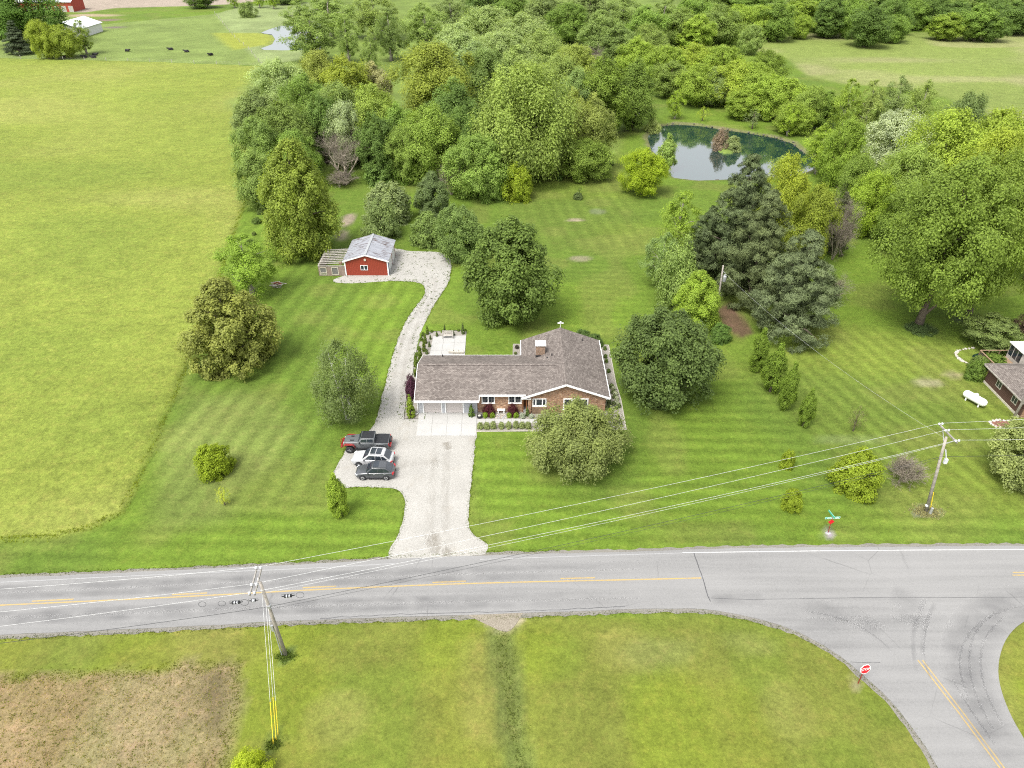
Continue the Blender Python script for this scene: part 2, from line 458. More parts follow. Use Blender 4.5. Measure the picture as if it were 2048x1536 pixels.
def ground_material(name):
    t = NT(name).set(0.95, 0, 0.12)
    co = t.coord()
    a = t.n('Attribute', attribute_name='soil_col'); m = t.n('Attribute', attribute_name='mow')
    tl = t.n('Attribute', attribute_name='tall').outputs['Fac']
    sx = t.n('SeparateXYZ'); t.l(co, sx.inputs[0])
    sc = t.n('SeparateColor'); t.l(m.outputs['Color'], sc.inputs[0])
    wob = t.noise(co, 0.06, 2)
    wob2 = t.noise(co, 0.5, 2)
    tot = None
    for ang, per, ws in ((8, 2.6, sc.outputs[0]), (91.5, 2.0, sc.outputs[1]), (-16, 2.2, sc.outputs[2]), (-8, 2.7, m.outputs['Alpha'])):
        ca, sa = math.cos(R(ang)), -math.sin(R(ang))
        ph = t.math('ADD', t.math('MULTIPLY', sx.outputs[0], ca * 2 * math.pi / per), t.math('MULTIPLY', sx.outputs[1], sa * 2 * math.pi / per))
        ph = t.math('ADD', ph, t.math('ADD', t.math('MULTIPLY', wob, 3.0), t.math('MULTIPLY', wob2, 0.9)))
        s = t.math('MULTIPLY', t.math('SINE', ph), ws)
        tot = s if tot is None else t.math('ADD', tot, s)
    n1 = t.noise(co, 0.22, 4); n2 = t.noise(co, 1.1, 4); n3 = t.noise(co, 4.5, 5, 0.7); n4 = t.noise(t.mapping(co, (0.6, 2.2, 1)), 0.35, 3); n5 = t.noise(co, 2.0, 4, 0.65)
    f = t.math('MULTIPLY_ADD', tot, t.math('MULTIPLY_ADD', n1, 0.42, -0.09), 1.0)
    for nn, k in ((n1, 0.55), (n2, 0.60), (n3, 1.15), (n5, 0.75), (n4, 0.30)):
        f = t.math('ADD', f, t.math('MULTIPLY', t.math('SUBTRACT', nn, 0.5), k))
    tn = t.noise(t.mapping(co, (1.0, 0.55, 1)), 2.6, 5, 0.75)
    f = t.math('ADD', f, t.math('MULTIPLY', t.math('MULTIPLY', t.math('SUBTRACT', tn, 0.5), 0.8), tl))
    f = t.math('MAXIMUM', f, 0.25)
    vv = t.n('CombineXYZ')
    for i in range(3): t.l(f, vv.inputs[i])
    c = t.mixc(a.outputs['Color'], vv.outputs[0], 1.0, 'MULTIPLY')
    # drier, yellower blades here and there
    dry = t.ramp(t.noise(co, 0.8, 5, 0.7), [(0.50, 0.0), (0.70, 0.55)])
    c = t.mixc(c, t.mixc(c, (1.45, 1.20, 1.5), 1.0, 'MULTIPLY'), dry)
    t.base(c)
    h = t.math('ADD', n3, t.math('MULTIPLY', tn, t.math('MULTIPLY', tl, 2.0)))
    t.bump(h, 0.55, 0.10)
    return t.m
M['ground'] = ground_material('grass_ground')

zid = np.zeros(len(GX), int)
for k, (w, th) in enumerate(((w_wood, 0.5), (w_mea, 0.5), (w_pas, 0.5), (w_hay, 0.5), (w_plow, 0.5), (w_till, 0.5)), 1):
    zid[w > th] = k
nx, ny = len(xs), len(ys)
idx = np.arange(nx * ny).reshape(ny, nx)
quads = np.stack([idx[:-1, :-1], idx[:-1, 1:], idx[1:, 1:], idx[1:, :-1]], -1).reshape(-1, 4)
fz = np.max(zid[quads], axis=1)
def sheet(name, faces):
    used, inv = np.unique(faces, return_inverse=True)
    fc = inv.reshape(-1, 4).astype(np.int32)
    me = bpy.data.meshes.new(name)
    me.vertices.add(len(used)); me.loops.add(fc.size); me.polygons.add(len(fc))
    me.vertices.foreach_set('co', np.stack([GX[used], GY[used], GZ[used]], -1).astype(np.float32).ravel())
    me.polygons.foreach_set('loop_start', np.arange(0, fc.size, 4, dtype=np.int32))
    me.loops.foreach_set('vertex_index', fc.ravel())
    me.update(calc_edges=True)
    me.polygons.foreach_set('use_smooth', np.ones(len(fc), bool))
    at = me.attributes.new('soil_col', 'FLOAT_COLOR', 'POINT')
    at.data.foreach_set('color', np.concatenate([col[used], np.ones((len(used), 1))], 1).astype(np.float32).ravel())
    at = me.attributes.new('mow', 'FLOAT_COLOR', 'POINT')
    at.data.foreach_set('color', amp[used].astype(np.float32).ravel())
    at = me.attributes.new('tall', 'FLOAT', 'POINT')
    at.data.foreach_set('value', tall[used].astype(np.float32))
    me.materials.append(M['ground'])
    return tag(link(name, me), kind='structure')
for k, nm in enumerate(('lawn', 'wood_floor_ground', 'meadow_field', 'pasture_field', 'hay_field', 'ploughed_field', 'tilled_field')):
    o = sheet(nm, quads[fz == k])
    o['label'] = ('mown green lawn around the house and across the road', 'grassy floor under the wood', 'pale green meadow beyond the pond', 'green cattle pasture beyond the hay field',
                  'tall yellow green hay field beside the yard', 'bare brown ploughed field in the far corner', 'brown dried tilled plot by the road')[k]
def ground_z(x, y):
    i = np.clip(np.searchsorted(xs, x), 1, nx - 1); j = np.clip(np.searchsorted(ys, y), 1, ny - 1)
    return float(GZ[idx[j, i]])

# ------------------------------------------------------------------ flat sheets (road, gravel, concrete, water)
def densify(pts, step, jit, seed, closed=True):
    rg = random.Random(seed)
    out = []
    n = len(pts)
    for i in range(n if closed else n - 1):
        a, b = Vector(pts[i]), Vector(pts[(i + 1) % n])
        k = max(1, int((b - a).length / step))
        nrm = Vector((-(b - a).y, (b - a).x, 0)).normalized() if (b - a).length > 1e-6 else Vector((0, 0, 0))
        for j in range(k):
            p = a.lerp(b, j / k)
            out.append(p + nrm * (rg.uniform(-jit, jit) if j else 0))
    if not closed: out.append(Vector(pts[-1]))
    return out
def smooth_line(pts, it=2, closed=True):
    pts = [Vector(p) for p in pts]
    for _ in range(it):
        new = []
        n = len(pts)
        rng_ = range(n) if closed else range(n - 1)
        if not closed: new.append(pts[0])
        for i in rng_:
            a, b = pts[i], pts[(i + 1) % n]
            new += [a.lerp(b, 0.25), a.lerp(b, 0.75)]
        if not closed: new.append(pts[-1])
        pts = new
    return pts
def flat(name, pts, z, mat, parent=None, thick=0.0, label=None, kind='structure'):
    pts = [(p[0], p[1], z) for p in pts]
    tris = tessellate_polygon([[Vector(p) for p in pts]])
    mb = MB()
    mb.add(pts, [tuple(t) for t in tris])
    if thick:
        n = len(pts)
        mb.add(pts + [(p[0], p[1], z - thick) for p in pts], [(i, i + n, (i + 1) % n + n, (i + 1) % n) for i in range(n)])
    me = bpy.data.meshes.new(name); me.from_pydata(mb.v, [], mb.f); me.materials.append(mat)
    bm = bmesh.new(); bm.from_mesh(me)
    for f in bm.faces:
        if abs(f.normal.z) > 0.5 and f.normal.z < 0: f.normal_flip()
    bm.to_mesh(me); bm.free()
    o = link(name, me, parent)
    if parent is None: tag(o, label, None, None, kind)
    return o
def ribbon(name, line, width, z, mat, parent=None):
    line = [Vector(p) for p in line]
    vs, fs = [], []
    for i, p in enumerate(line):
        d = (line[min(i+1, len(line)-1)] - line[max(i-1, 0)]); d.z = 0; d.normalize()
        s = Vector((-d.y, d.x, 0)) * width / 2
        vs += [(p.x - s.x, p.y - s.y, z), (p.x + s.x, p.y + s.y, z)]
    for i in range(len(line) - 1):
        fs.append((2*i, 2*i + 2, 2*i + 3, 2*i + 1))
    me = bpy.data.meshes.new(name); me.from_pydata(vs, [], fs); me.materials.append(mat)
    bm = bmesh.new(); bm.from_mesh(me)
    for f in bm.faces:
        if f.normal.z < 0: f.normal_flip()
    bm.to_mesh(me); bm.free()
    return link(name, me, parent)

# road surface
t = NT('weathered_asphalt').set(0.9, 0, 0.2)
co = t.coord()
st = t.noise(t.mapping(co, (0.035, 0.9, 1), rot=(0, 0, R(-1.2))), 1.0, 4, 0.6)
spk = t.noise(co, 7.0, 3, 0.8); big = t.noise(co, 0.09, 3)
mix = t.math('ADD', t.math('MULTIPLY', st, 0.55), t.math('ADD', t.math('MULTIPLY', spk, 0.45), t.math('MULTIPLY', big, 0.30)))
c = t.ramp(mix, [(0.36, (0.128, 0.127, 0.126)), (0.62, (0.192, 0.190, 0.187)), (0.85, (0.228, 0.225, 0.221))])
cr = t.n('TexVoronoi', feature='DISTANCE_TO_EDGE'); cr.inputs['Scale'].default_value = 0.16
t.l(t.mixc(co, t.noise(co, 1.2, 3), 0.12), cr.inputs['Vector'])
crk = t.ramp(cr.outputs['Distance'], [(0.0, 0.55), (0.006, 0.0)])
c = t.mixc(c, (0.08, 0.08, 0.08), t.math('MULTIPLY', crk, t.ramp(t.noise(co, 0.2, 2), [(0.5, 0.0), (0.65, 1.0)])))
t.base(c); t.bump(spk, 0.25, 0.01)
M['asphalt'] = t.m
def road_paint(name, rgb, wear):
    t = NT(name).set(0.8, 0, 0.2)
    co = t.coord()
    t.base(t.mixc(rgb, (0.19, 0.188, 0.185), t.ramp(t.noise(co, 3.5, 5, 0.8), [(0.42, 0.0), (0.78, wear)])))
    return t.m
M['yellowline'] = road_paint('yellow_road_paint', (0.36, 0.26, 0.10), 0.95)
M['whiteline'] = road_paint('white_road_paint', (0.46, 0.46, 0.455), 0.8)
M['whitefaint'] = road_paint('worn_white_road_paint', (0.28, 0.28, 0.28), 1.0)
TOP = [(-700,1186),(0,1156),(250,1146),(500,1134),(640,1128),(780,1119),(965,1111),(1120,1107),(1280,1104),(1408,1098),(1728,1094),(2048,1092),(2700,1090)]
BOT = [(-700,1300),(0,1270),(320,1256),(640,1239),(920,1231),(1046,1226),(1280,1218),(1408,1217),(1502,1234),(1583,1257),(1667,1302),(1720,1345),(1783,1402),(1845,1484),(1872,1530),(1960,1680)]
ISL_R = [(2030,1640),(2080,1540),(2048,1478),(2020,1431),(1998,1372),(1995,1325),(2011,1275),(2048,1240),(2120,1215),(2700,1195)]
road_pts = smooth_line(GP(TOP), 1, False) + smooth_line(GP(ISL_R[::-1]), 2, False) + smooth_line(GP(BOT[::-1]), 1, False)
rp = densify(road_pts, 1.2, 0.05, 5)
road = flat('road', rp, 0.055, M['asphalt'], thick=0.3, label='weathered grey country road with a side road joining it')
CL = smooth_line(GP([(-700,1243),(0,1210.5),(400,1192),(640,1178.5),(952,1166),(1280,1159),(1402,1156)], 0.055), 2, False)
ribbon('centre_line', CL, 0.15, 0.063, M['yellowline'], road)
for a, b, y0, y1 in ((64,147,1203.5,1199.5), (344,414,1190.5,1187), (605,672,1176.5,1173.5), (865,932,1166,1163.2), (1121,1190,1158.2,1156.5)):
    ribbon('dash_line', [G(a, y0 - 1, 0.05), G((a+b)/2, (y0+y1)/2 - 1, 0.05), G(b, y1 - 1, 0.05)], 0.15, 0.063, M['yellowline'], road)
for dy in (-3, 2.5):
    ribbon('double_line', [G(2025, 1148 + dy, 0.05), G(2200, 1147 + dy, 0.05), G(2700, 1145 + dy, 0.05)], 0.15, 0.063, M['yellowline'], road)
for dx in (-5.5, 3.5):
    ribbon('double_line', [G(1841 + dx, 1320, 0.05), G(1920 + dx, 1422, 0.05), G(1999 + dx, 1528, 0.05), G(2060 + dx, 1610, 0.05)], 0.13, 0.063, M['yellowline'], road)
ribbon('edge_line', [G(1365,1105.5,0.05), G(1700,1101,0.05), G(2048,1099,0.05), G(2700,1096,0.05)], 0.10, 0.063, M['whiteline'], road)
ribbon('edge_line', smooth_line(GP([(-700,1196),(0,1165),(300,1150),(640,1136),(790,1127)], 0.05), 1, False), 0.11, 0.063, M['whitefaint'], road)
ribbon('edge_line', smooth_line(GP([(960,1119),(1200,1111),(1365,1106)], 0.05), 1, False), 0.11, 0.063, M['whitefaint'], road)
M['tar'] = mat_plain('dark_tar', (0.075, 0.075, 0.078), 0.7, 0.3, 2.0)
ribbon('tar_seam', densify(GP([(1388,1106),(1396,1130),(1405,1155),(1412,1180),(1421,1203)], 0.05), 0.5, 0.06, 3, False), 0.09, 0.059, M['tar'], road)
ribbon('tar_seam', densify(GP([(1421,1196),(1500,1199),(1560,1198),(1720,1195),(1900,1195),(2048,1194)], 0.05), 1.5, 0.03, 4, False), 0.045, 0.059, M['tar'], road)
ribbon('tar_seam', densify(GP([(1700,1324),(1760,1325)], 0.05), 0.6, 0.05, 7, False), 0.045, 0.059, M['tar'], road)
ribbon('tar_seam', densify(GP([(640,1237),(760,1230),(900,1226),(1100,1220),(1250,1213)], 0.05), 0.8, 0.07, 8, False), 0.06, 0.059, M['tar'], road)
# rubber worn into the surface: dark bands that fade out towards their edges
t = NT('tyre_rubber_stain').set(0.8, 0, 0.25)
t.base((0.105, 0.105, 0.11))
tr = t.n('BsdfTransparent'); mx = t.n('MixShader')
cov = t.ramp(t.noise(t.mapping(t.coord(), (0.5, 0.8, 1)), 0.8, 2, 0.5), [(0.30, 0.1), (0.80, 0.8)])
cov = t.math('MULTIPLY', cov, t.n('Attribute', attribute_name='cover').outputs['Fac'])
t.l(cov, mx.inputs[0]); t.l(tr.outputs[0], mx.inputs[1]); t.l(t.bsdf.outputs[0], mx.inputs[2]); t.l(mx.outputs[0], t.out.inputs[0])
M['rubber'] = t.m
def stain(name, line, width, z, k):
    line = densify(line, 0.6, 0, 1, False)
    vs, fs, cv = [], [], []
    n = len(line)
    for i, p in enumerate(line):
        d = (line[min(i+1, n-1)] - line[max(i-1, 0)]); d.z = 0; d.normalize()
        s_ = Vector((-d.y, d.x, 0)) * width / 2
        e = min(1.0, i / (n * 0.2 + 1e-6), (n - 1 - i) / (n * 0.2 + 1e-6))
        for q, c_ in ((-1, 0), (-0.5, .7), (0, 1), (0.5, .7), (1, 0)):
            vs.append((p.x + s_.x * q, p.y + s_.y * q, z)); cv.append(c_ * e * k)
    for i in range(n - 1):
        for j in range(4): fs.append((5*i + j, 5*i + j + 1, 5*i + j + 6, 5*i + j + 5))
    me = bpy.data.meshes.new(name); me.from_pydata(vs, [], fs); me.materials.append(M['rubber'])
    at = me.attributes.new('cover', 'FLOAT', 'POINT'); at.data.foreach_set('value', cv)
    bm = bmesh.new(); bm.from_mesh(me)
    for f in bm.faces:
        if f.normal.z < 0: f.normal_flip()
    bm.to_mesh(me); bm.free()
    return link(name, me, road)
for k, (ln, wd, kk) in enumerate((([(2160,1196),(2048,1205),(1975,1230),(1940,1275),(1932,1330),(1945,1400),(1985,1470),(2040,1540)], 3.4, 1.1),
               ([(1850,1198),(1838,1225),(1827,1260),(1826,1300),(1832,1345)], 0.35, .8), ([(1870,1205),(1856,1235),(1846,1270),(1843,1310)], 0.35, .7),
               ([(1590,1250),(1700,1247),(1800,1243),(1900,1240)], 1.2, .55), ([(1600,1215),(1660,1220),(1720,1240),(1765,1270)], 1.8, .6),
               ([(1420,1198),(1470,1196),(1530,1199)], 1.4, .7), ([(1780,1185),(1830,1205),(1815,1250)], 2.4, .6))):
    stain('tyre_stain', smooth_line(GP(ln, 0.05), 2, False), wd * 1.25, 0.066 + 0.0025 * k, kk * 0.42)
for k, (ya, yb) in enumerate((((0,1180),(1280,1130)), ((0,1230),(1280,1188)), ((0,1195),(1280,1146)), ((0,1244),(1280,1204)))):
    stain('wheel_track', smooth_line([G(*ya, 0.05) + Vector((-30, -1, 0)), G(*ya, 0.05), G(640, (ya[1] + yb[1]) / 2 - 6, 0.05), G(*yb, 0.05)], 2, False), 1.1, 0.068 + 0.0025 * k, 0.45)
for k, ln in enumerate(([(1990,1225),(1950,1260),(1936,1310),(1945,1380),(1985,1460)], [(2010,1232),(1972,1268),(1958,1315),(1968,1380),(2005,1452)], [(2035,1212),(1960,1240),(1922,1290),(1918,1340),(1935,1400)], [(1855,1250),(1846,1290),(1850,1330),(1862,1360)], [(1610,1222),(1690,1238),(1750,1270),(1790,1310)], [(1905,1360),(1940,1420),(1990,1490)])):
    stain('tyre_mark', smooth_line(GP(ln, 0.05), 2, False), 0.22, 0.090 + 0.0025 * k, 0.35)

# gravel
def gravel_mat(name, lo, mid, hi, dirt):
    t = NT(name).set(0.95, 0, 0.2)
    co = t.coord()
    g = t.noise(co, 7.0, 5, 0.8); b = t.noise(co, 0.35, 4, 0.6)
    c = t.ramp(t.math('ADD', t.math('MULTIPLY', g, 0.75), t.math('MULTIPLY', b, 0.25)), [(0.34, lo), (0.52, mid), (0.72, hi)])
    c = t.mixc(c, dirt, t.ramp(t.noise(co, 0.28, 4, 0.7), [(0.58, 0.0), (0.80, 0.55)]))
    t.base(c); t.bump(g, 0.6, 0.04)
    return t.m
M['gravel'] = gravel_mat('limestone_gravel', (0.215, 0.208, 0.190), (0.305, 0.295, 0.272), (0.375, 0.365, 0.342), (0.24, 0.21, 0.165))
M['shoulder'] = gravel_mat('shoulder_gravel', (0.11, 0.105, 0.09), (0.175, 0.165, 0.145), (0.23, 0.22, 0.20), (0.13, 0.125, 0.06))
M['bedgravel'] = gravel_mat('planting_bed_gravel', (0.155, 0.14, 0.12), (0.245, 0.228, 0.20), (0.33, 0.315, 0.28), (0.165, 0.14, 0.11))
M['pullin'] = gravel_mat('dirty_gravel', (0.13, 0.11, 0.085), (0.22, 0.195, 0.155), (0.31, 0.285, 0.24), (0.16, 0.115, 0.065))
DRIVE = [(778,1122),(777,1100),(796,1073),(807,1040),(811,1003),(804,985),(788,976),(740,974),(690,975),(655,977),(668,945),(684,912),(702,884),(738,862),(752,845),(765,790),(778,740),(790,695),(805,655),(822,625),(845,597),(852,582),(846,568),(825,563),(780,562),(720,566),(682,567),(662,562),(682,553),(700,549),(760,520),(784,497),(800,498),(815,502),(830,503),(886,504),(900,515),(903,535),(898,565),(880,592),(866,612),(850,645),(838,672),(832,705),(826,745),(814,800),(806,838),(840,838),(840,820),(960,820),(951,880),(944,960),(938,1010),(935,1050),(946,1070),(966,1082),(979,1092),(966,1114)]
drive = flat('gravel_driveway', densify(smooth_line(GP(DRIVE), 1), 0.45, 0.10, 11), 0.03, M['gravel'], thick=0.1, label='pale limestone gravel driveway curving from the road past the house to the red shed')
t = NT('worn_gravel_track').set(0.95, 0, 0.15)
t.base(t.ramp(t.noise(t.coord(), 5.0, 4, 0.8), [(0.3, (0.17, 0.145, 0.11)), (0.7, (0.27, 0.245, 0.205))]))
tr = t.n('BsdfTransparent'); mx = t.n('MixShader')
cov = t.math('MULTIPLY', t.ramp(t.noise(t.mapping(t.coord(), (1.2, 0.4, 1)), 0.9, 5, 0.75), [(0.36, 0.0), (0.75, 0.95)]), t.n('Attribute', attribute_name='cover').outputs['Fac'])
t.l(cov, mx.inputs[0]); t.l(tr.outputs[0], mx.inputs[1]); t.l(t.bsdf.outputs[0], mx.inputs[2]); t.l(mx.outputs[0], t.out.inputs[0])
M['rut'] = t.m
for k, (ln, wd, kk) in enumerate((([(862,1062),(866,1080),(880,1100),(898,1116)], 1.5, 1.0), ([(890,884),(893,892),(897,900)], 1.1, .9), ([(860,1110),(858,1060),(862,1000),(868,940),(872,890)], 0.9, .5), ([(900,1110),(893,1060),(890,1000),(892,940),(896,890)], 0.9, .5),
                               ([(815,860),(803,800),(806,740),(818,690),(838,640),(862,600),(872,570),(866,540)], 0.7, .55), ([(790,860),(783,800),(789,740),(804,680),(824,640),(848,605),(858,575),(850,545)], 0.7, .5), ([(760,950),(800,930),(840,920),(880,930)], 1.4, .4))):
    o_ = stain('wheel_rut', smooth_line(GP(ln, 0.03), 2, False), wd * 1.3, 0.036 + 0.003 * k, kk * (0.85 if k < 2 else 0.5))
    o_.parent = drive; o_.data.materials[0] = M['rut']
ENTRY = [(930,1226),(1048,1223),(1040,1236),(1030,1252),(1018,1264),(1000,1262),(980,1252),(958,1242),(942,1234)]
flat('gravel_pull_in', densify(smooth_line(GP(ENTRY), 1), 0.4, 0.12, 12), 0.03, M['pullin'], thick=0.1, label='rough gravel pull-in at the ditch across the road')
sh_in = smooth_line(GP(BOT), 1, False); 
def offset(line, d):
    out = []
    for i, p in enumerate(line):
        q = (line[min(i+1, len(line)-1)] - line[max(i-1, 0)]); q.z = 0; q.normalize()
        out.append(p + Vector((-q.y, q.x, 0)) * d)
    return out
def shoulder(name, line, d, seed, label):
    a = densify(line, 0.8, 0, seed, False)
    b = densify(offset(line, d), 0.5, 0.14, seed + 1, False)
    return flat(name, a + b[::-1], 0.018, M['shoulder'], thick=0.1, label=label)
shoulder('road_shoulder', sh_in, -0.45, 21, 'thin gravel shoulder along the near edge of the road')
shoulder('road_shoulder', smooth_line(GP(TOP), 1, False), 0.38, 23, 'thin gravel shoulder along the far edge of the road')
shoulder('road_shoulder', smooth_line(GP(ISL_R[::-1]), 2, False), -1.0, 25, 'wide gravel shoulder around the inside of the side road bend')

# concrete
t = NT('pale_concrete').set(0.85, 0, 0.25)
co = t.coord()
t.base(t.ramp(t.math('ADD', t.math('MULTIPLY', t.noise(co, 0.5, 4), 0.6), t.math('MULTIPLY', t.noise(co, 6, 3), 0.4)), [(0.3, (0.315, 0.31, 0.297)), (0.7, (0.37, 0.365, 0.352))]))
M['concrete'] = t.m
M['joint'] = mat_plain('concrete_joint', (0.24, 0.235, 0.22), 0.9, 0.2)
def slabs(name, quad, nu, nv, z, label, gap=0.02):
    """a paved area laid as separate slabs with open joints; quad = corners on the ground"""
    q = [Vector((p.x, p.y, 0)) for p in quad]
    root = flat(name, [q[0].lerp(q[2], 0.003), q[1].lerp(q[3], 0.003), q[2].lerp(q[0], 0.003), q[3].lerp(q[1], 0.003)], z - 0.02, M['joint'], thick=0.1, label=label)
    def P(u, v): return q[0].lerp(q[1], u).lerp(q[3].lerp(q[2], u), v)
    for i in range(nu):
        for j in range(nv):
            u0, u1, v0, v1 = i / nu, (i + 1) / nu, j / nv, (j + 1) / nv
            gu = gap / (q[1] - q[0]).length; gv = gap / (q[3] - q[0]).length
            cs = [P(u0 + gu, v0 + gv), P(u1 - gu, v0 + gv), P(u1 - gu, v1 - gv), P(u0 + gu, v1 - gv)]
            MB().poly([(c.x, c.y, z) for c in cs], 0.05).build('slab', M['concrete'], root)
    return root
slabs('concrete_apron', GP([(832,872.5),(951.8,872.5),(954.5,823),(838,823)]), 4, 2, 0.075, 'white concrete apron in front of the two garage doors')
slabs('concrete_walk', GP([(954,847),(1076,847),(1076,838.5),(954.5,838.5)]), 7, 1, 0.07, 'white concrete walk from the apron to the front entry')
slabs('concrete_patio', GP([(858,716),(929.5,716),(932.5,671.5),(866.3,673.4)]), 3, 3, 0.07, 'pale concrete patio behind the garage wing')

# planting beds (gravel mulch with steel edging)
M['edging'] = mat_plain('dark_steel_edging', (0.05, 0.045, 0.04), 0.7, 0.2)
M['curb'] = mat_plain('pale_stone_edging', (0.36, 0.34, 0.29), 0.9, 0.15, 4)
def bed(name, pts, label, edge=True):
    g = GP(pts)
    o = flat(name, densify(g, 0.7, 0.0, 3), 0.042, M['bedgravel'], thick=0.12, label=label)
    return o
b1 = bed('planting_bed', [(954,838.6),(1100,838.6),(1100,818),(954,818)], 'gravel planting bed along the brick front wall')
b2 = bed('planting_bed', [(953,864),(953.6,847),(1100,847),(1100,838),(1130,820),(1205,812),(1200,700),(1209,690),(1217,690),(1232,768),(1242,800),(1252.5,860)], 'L-shaped gravel planting bed around the crabapple side of the house')
b3 = bed('planting_bed', [(808,838),(812,800),(826,745),(832,706),(842,676),(856,664),(933,661),(932.6,671.5),(866.3,673.4),(860,712),(846,735),(838,800),(837,838)], 'gravel planting bed with shrubs between the drive and the garage wing')
b4 = bed('planting_bed', [(1026,688),(1040,688),(1042,712),(1025,712)], 'small gravel bed at the back corner of the house')
ribbon('edging', GP([(953,863.5),(1100,862.2),(1252.5,859.5)]), 0.14, 0.06, M['curb'], b2)
ribbon('edging', GP([(1252.5,859.8),(1242,800),(1232,768),(1217,690),(1209,690)]), 0.10, 0.061, M['curb'], b2)
for ln in ([(808,838.5),(837,838.5)], [(808,838),(812,800),(826,745),(832,706),(842,676),(856,664)], [(856,664),(933,661)]):
    mbE = MB()
    g = densify(GP(ln), 1.0, 0, 1, False)
    for a, b_ in zip(g[:-1], g[1:]): mbE.beam((a.x, a.y, 0.05), (b_.x, b_.y, 0.05), 0.03, 0.12)
    mbE.build('edging', M['edging'], b3)

# water
def water_mat(name, c, rough):
    t = NT(name)
    t.base(c); t.set(rough, 0, 0.5)
    t.bsdf.inputs['IOR'].default_value = 3.3
    t.bump(t.noise(t.mapping(t.coord(), (1, 0.5, 1)), 1.3, 3), 0.10, 0.02)
    return t.m
M['water'] = water_mat('pond_water', (0.010, 0.030, 0.025), 0.04)
def grow(pts, d):
    c = sum((Vector(p) for p in pts), Vector()) / len(pts)
    return [Vector(p) + (Vector(p) - c).normalized() * d for p in pts]
flat('pond_water', grow(POND, 1.2), -0.42, M['water'], label='dark green pond reflecting the white sky')
flat('farm_pond_water', grow(POND2, 1.0), -0.35, M['water'], label='bright far farm pond beside the cattle pasture')
# ================================================================== foliage
def leaf_material(name, trans=0.30, tint=(1.25, 1.15, 0.55), spread=0.55, rough=0.55, gain=(1.80, 1.86, 1.80)):
    t = NT(name).set(rough, 0, 0.13)
    oi = t.n('ObjectInfo'); at = t.n('Attribute', attribute_name='var')
    f = t.math('MULTIPLY_ADD', at.outputs['Fac'], spread * 2, 1.0 - spread)
    vv = t.n('CombineXYZ')
    for i in range(3): t.l(f, vv.inputs[i])
    c = t.mixc(oi.outputs['Color'], vv.outputs[0], 1.0, 'MULTIPLY')
    c = t.mixc(c, gain, 1.0, 'MULTIPLY')
    c = t.mixc(c, t.mixc(c, (1.12, 1.06, 0.85), 1.0, 'MULTIPLY'), at.outputs['Fac'])
    t.base(c)
    tr = t.n('BsdfTranslucent'); mx = t.n('MixShader'); mx.inputs[0].default_value = trans
    t.l(t.mixc(c, tint, 1.0, 'MULTIPLY'), tr.inputs['Color'])
    t.l(t.bsdf.outputs[0], mx.inputs[1]); t.l(tr.outputs[0], mx.inputs[2]); t.l(mx.outputs[0], t.out.inputs[0])
    return t.m
M['leaf'] = leaf_material('leaves', 0.46, (1.1, 1.1, 0.6), 0.45)
M['needle'] = leaf_material('needles', 0.12, (1.1, 1.1, 0.8), 0.55, 0.6, (1.12, 1.12, 1.05))

def unit(a): return a / np.maximum(np.linalg.norm(a, axis=-1, keepdims=True), 1e-9)
def leaf_mesh(name, pos, nrm, axis_, L, W, var, mat):
    """one small folded leaf (four corners) per position"""
    n = len(pos)
    nrm = unit(nrm)
    b = axis_ - (axis_ * nrm).sum(1, keepdims=True) * nrm
    b = unit(b); tg = np.cross(b, nrm)
    L = np.asarray(L)[:, None]; W = np.asarray(W)[:, None]
    v = np.stack([pos - b * L / 2, pos + tg * W / 2 - nrm * W * 0.18 + b * L * 0.08, pos + b * L / 2 - nrm * L * 0.10, pos - tg * W / 2 - nrm * W * 0.18 + b * L * 0.08], 1).reshape(-1, 3)
    me = bpy.data.meshes.new(name)
    me.vertices.add(4 * n); me.loops.add(4 * n); me.polygons.add(n)
    me.vertices.foreach_set('co', v.astype(np.float32).ravel())
    me.polygons.foreach_set('loop_start', np.arange(0, 4 * n, 4, dtype=np.int32))
    me.loops.foreach_set('vertex_index', np.arange(4 * n, dtype=np.int32))
    me.update(calc_edges=True)
    a = me.attributes.new('var', 'FLOAT', 'FACE'); a.data.foreach_set('value', np.clip(var, 0, 1).astype(np.float32))
    me.materials.append(mat)
    return me

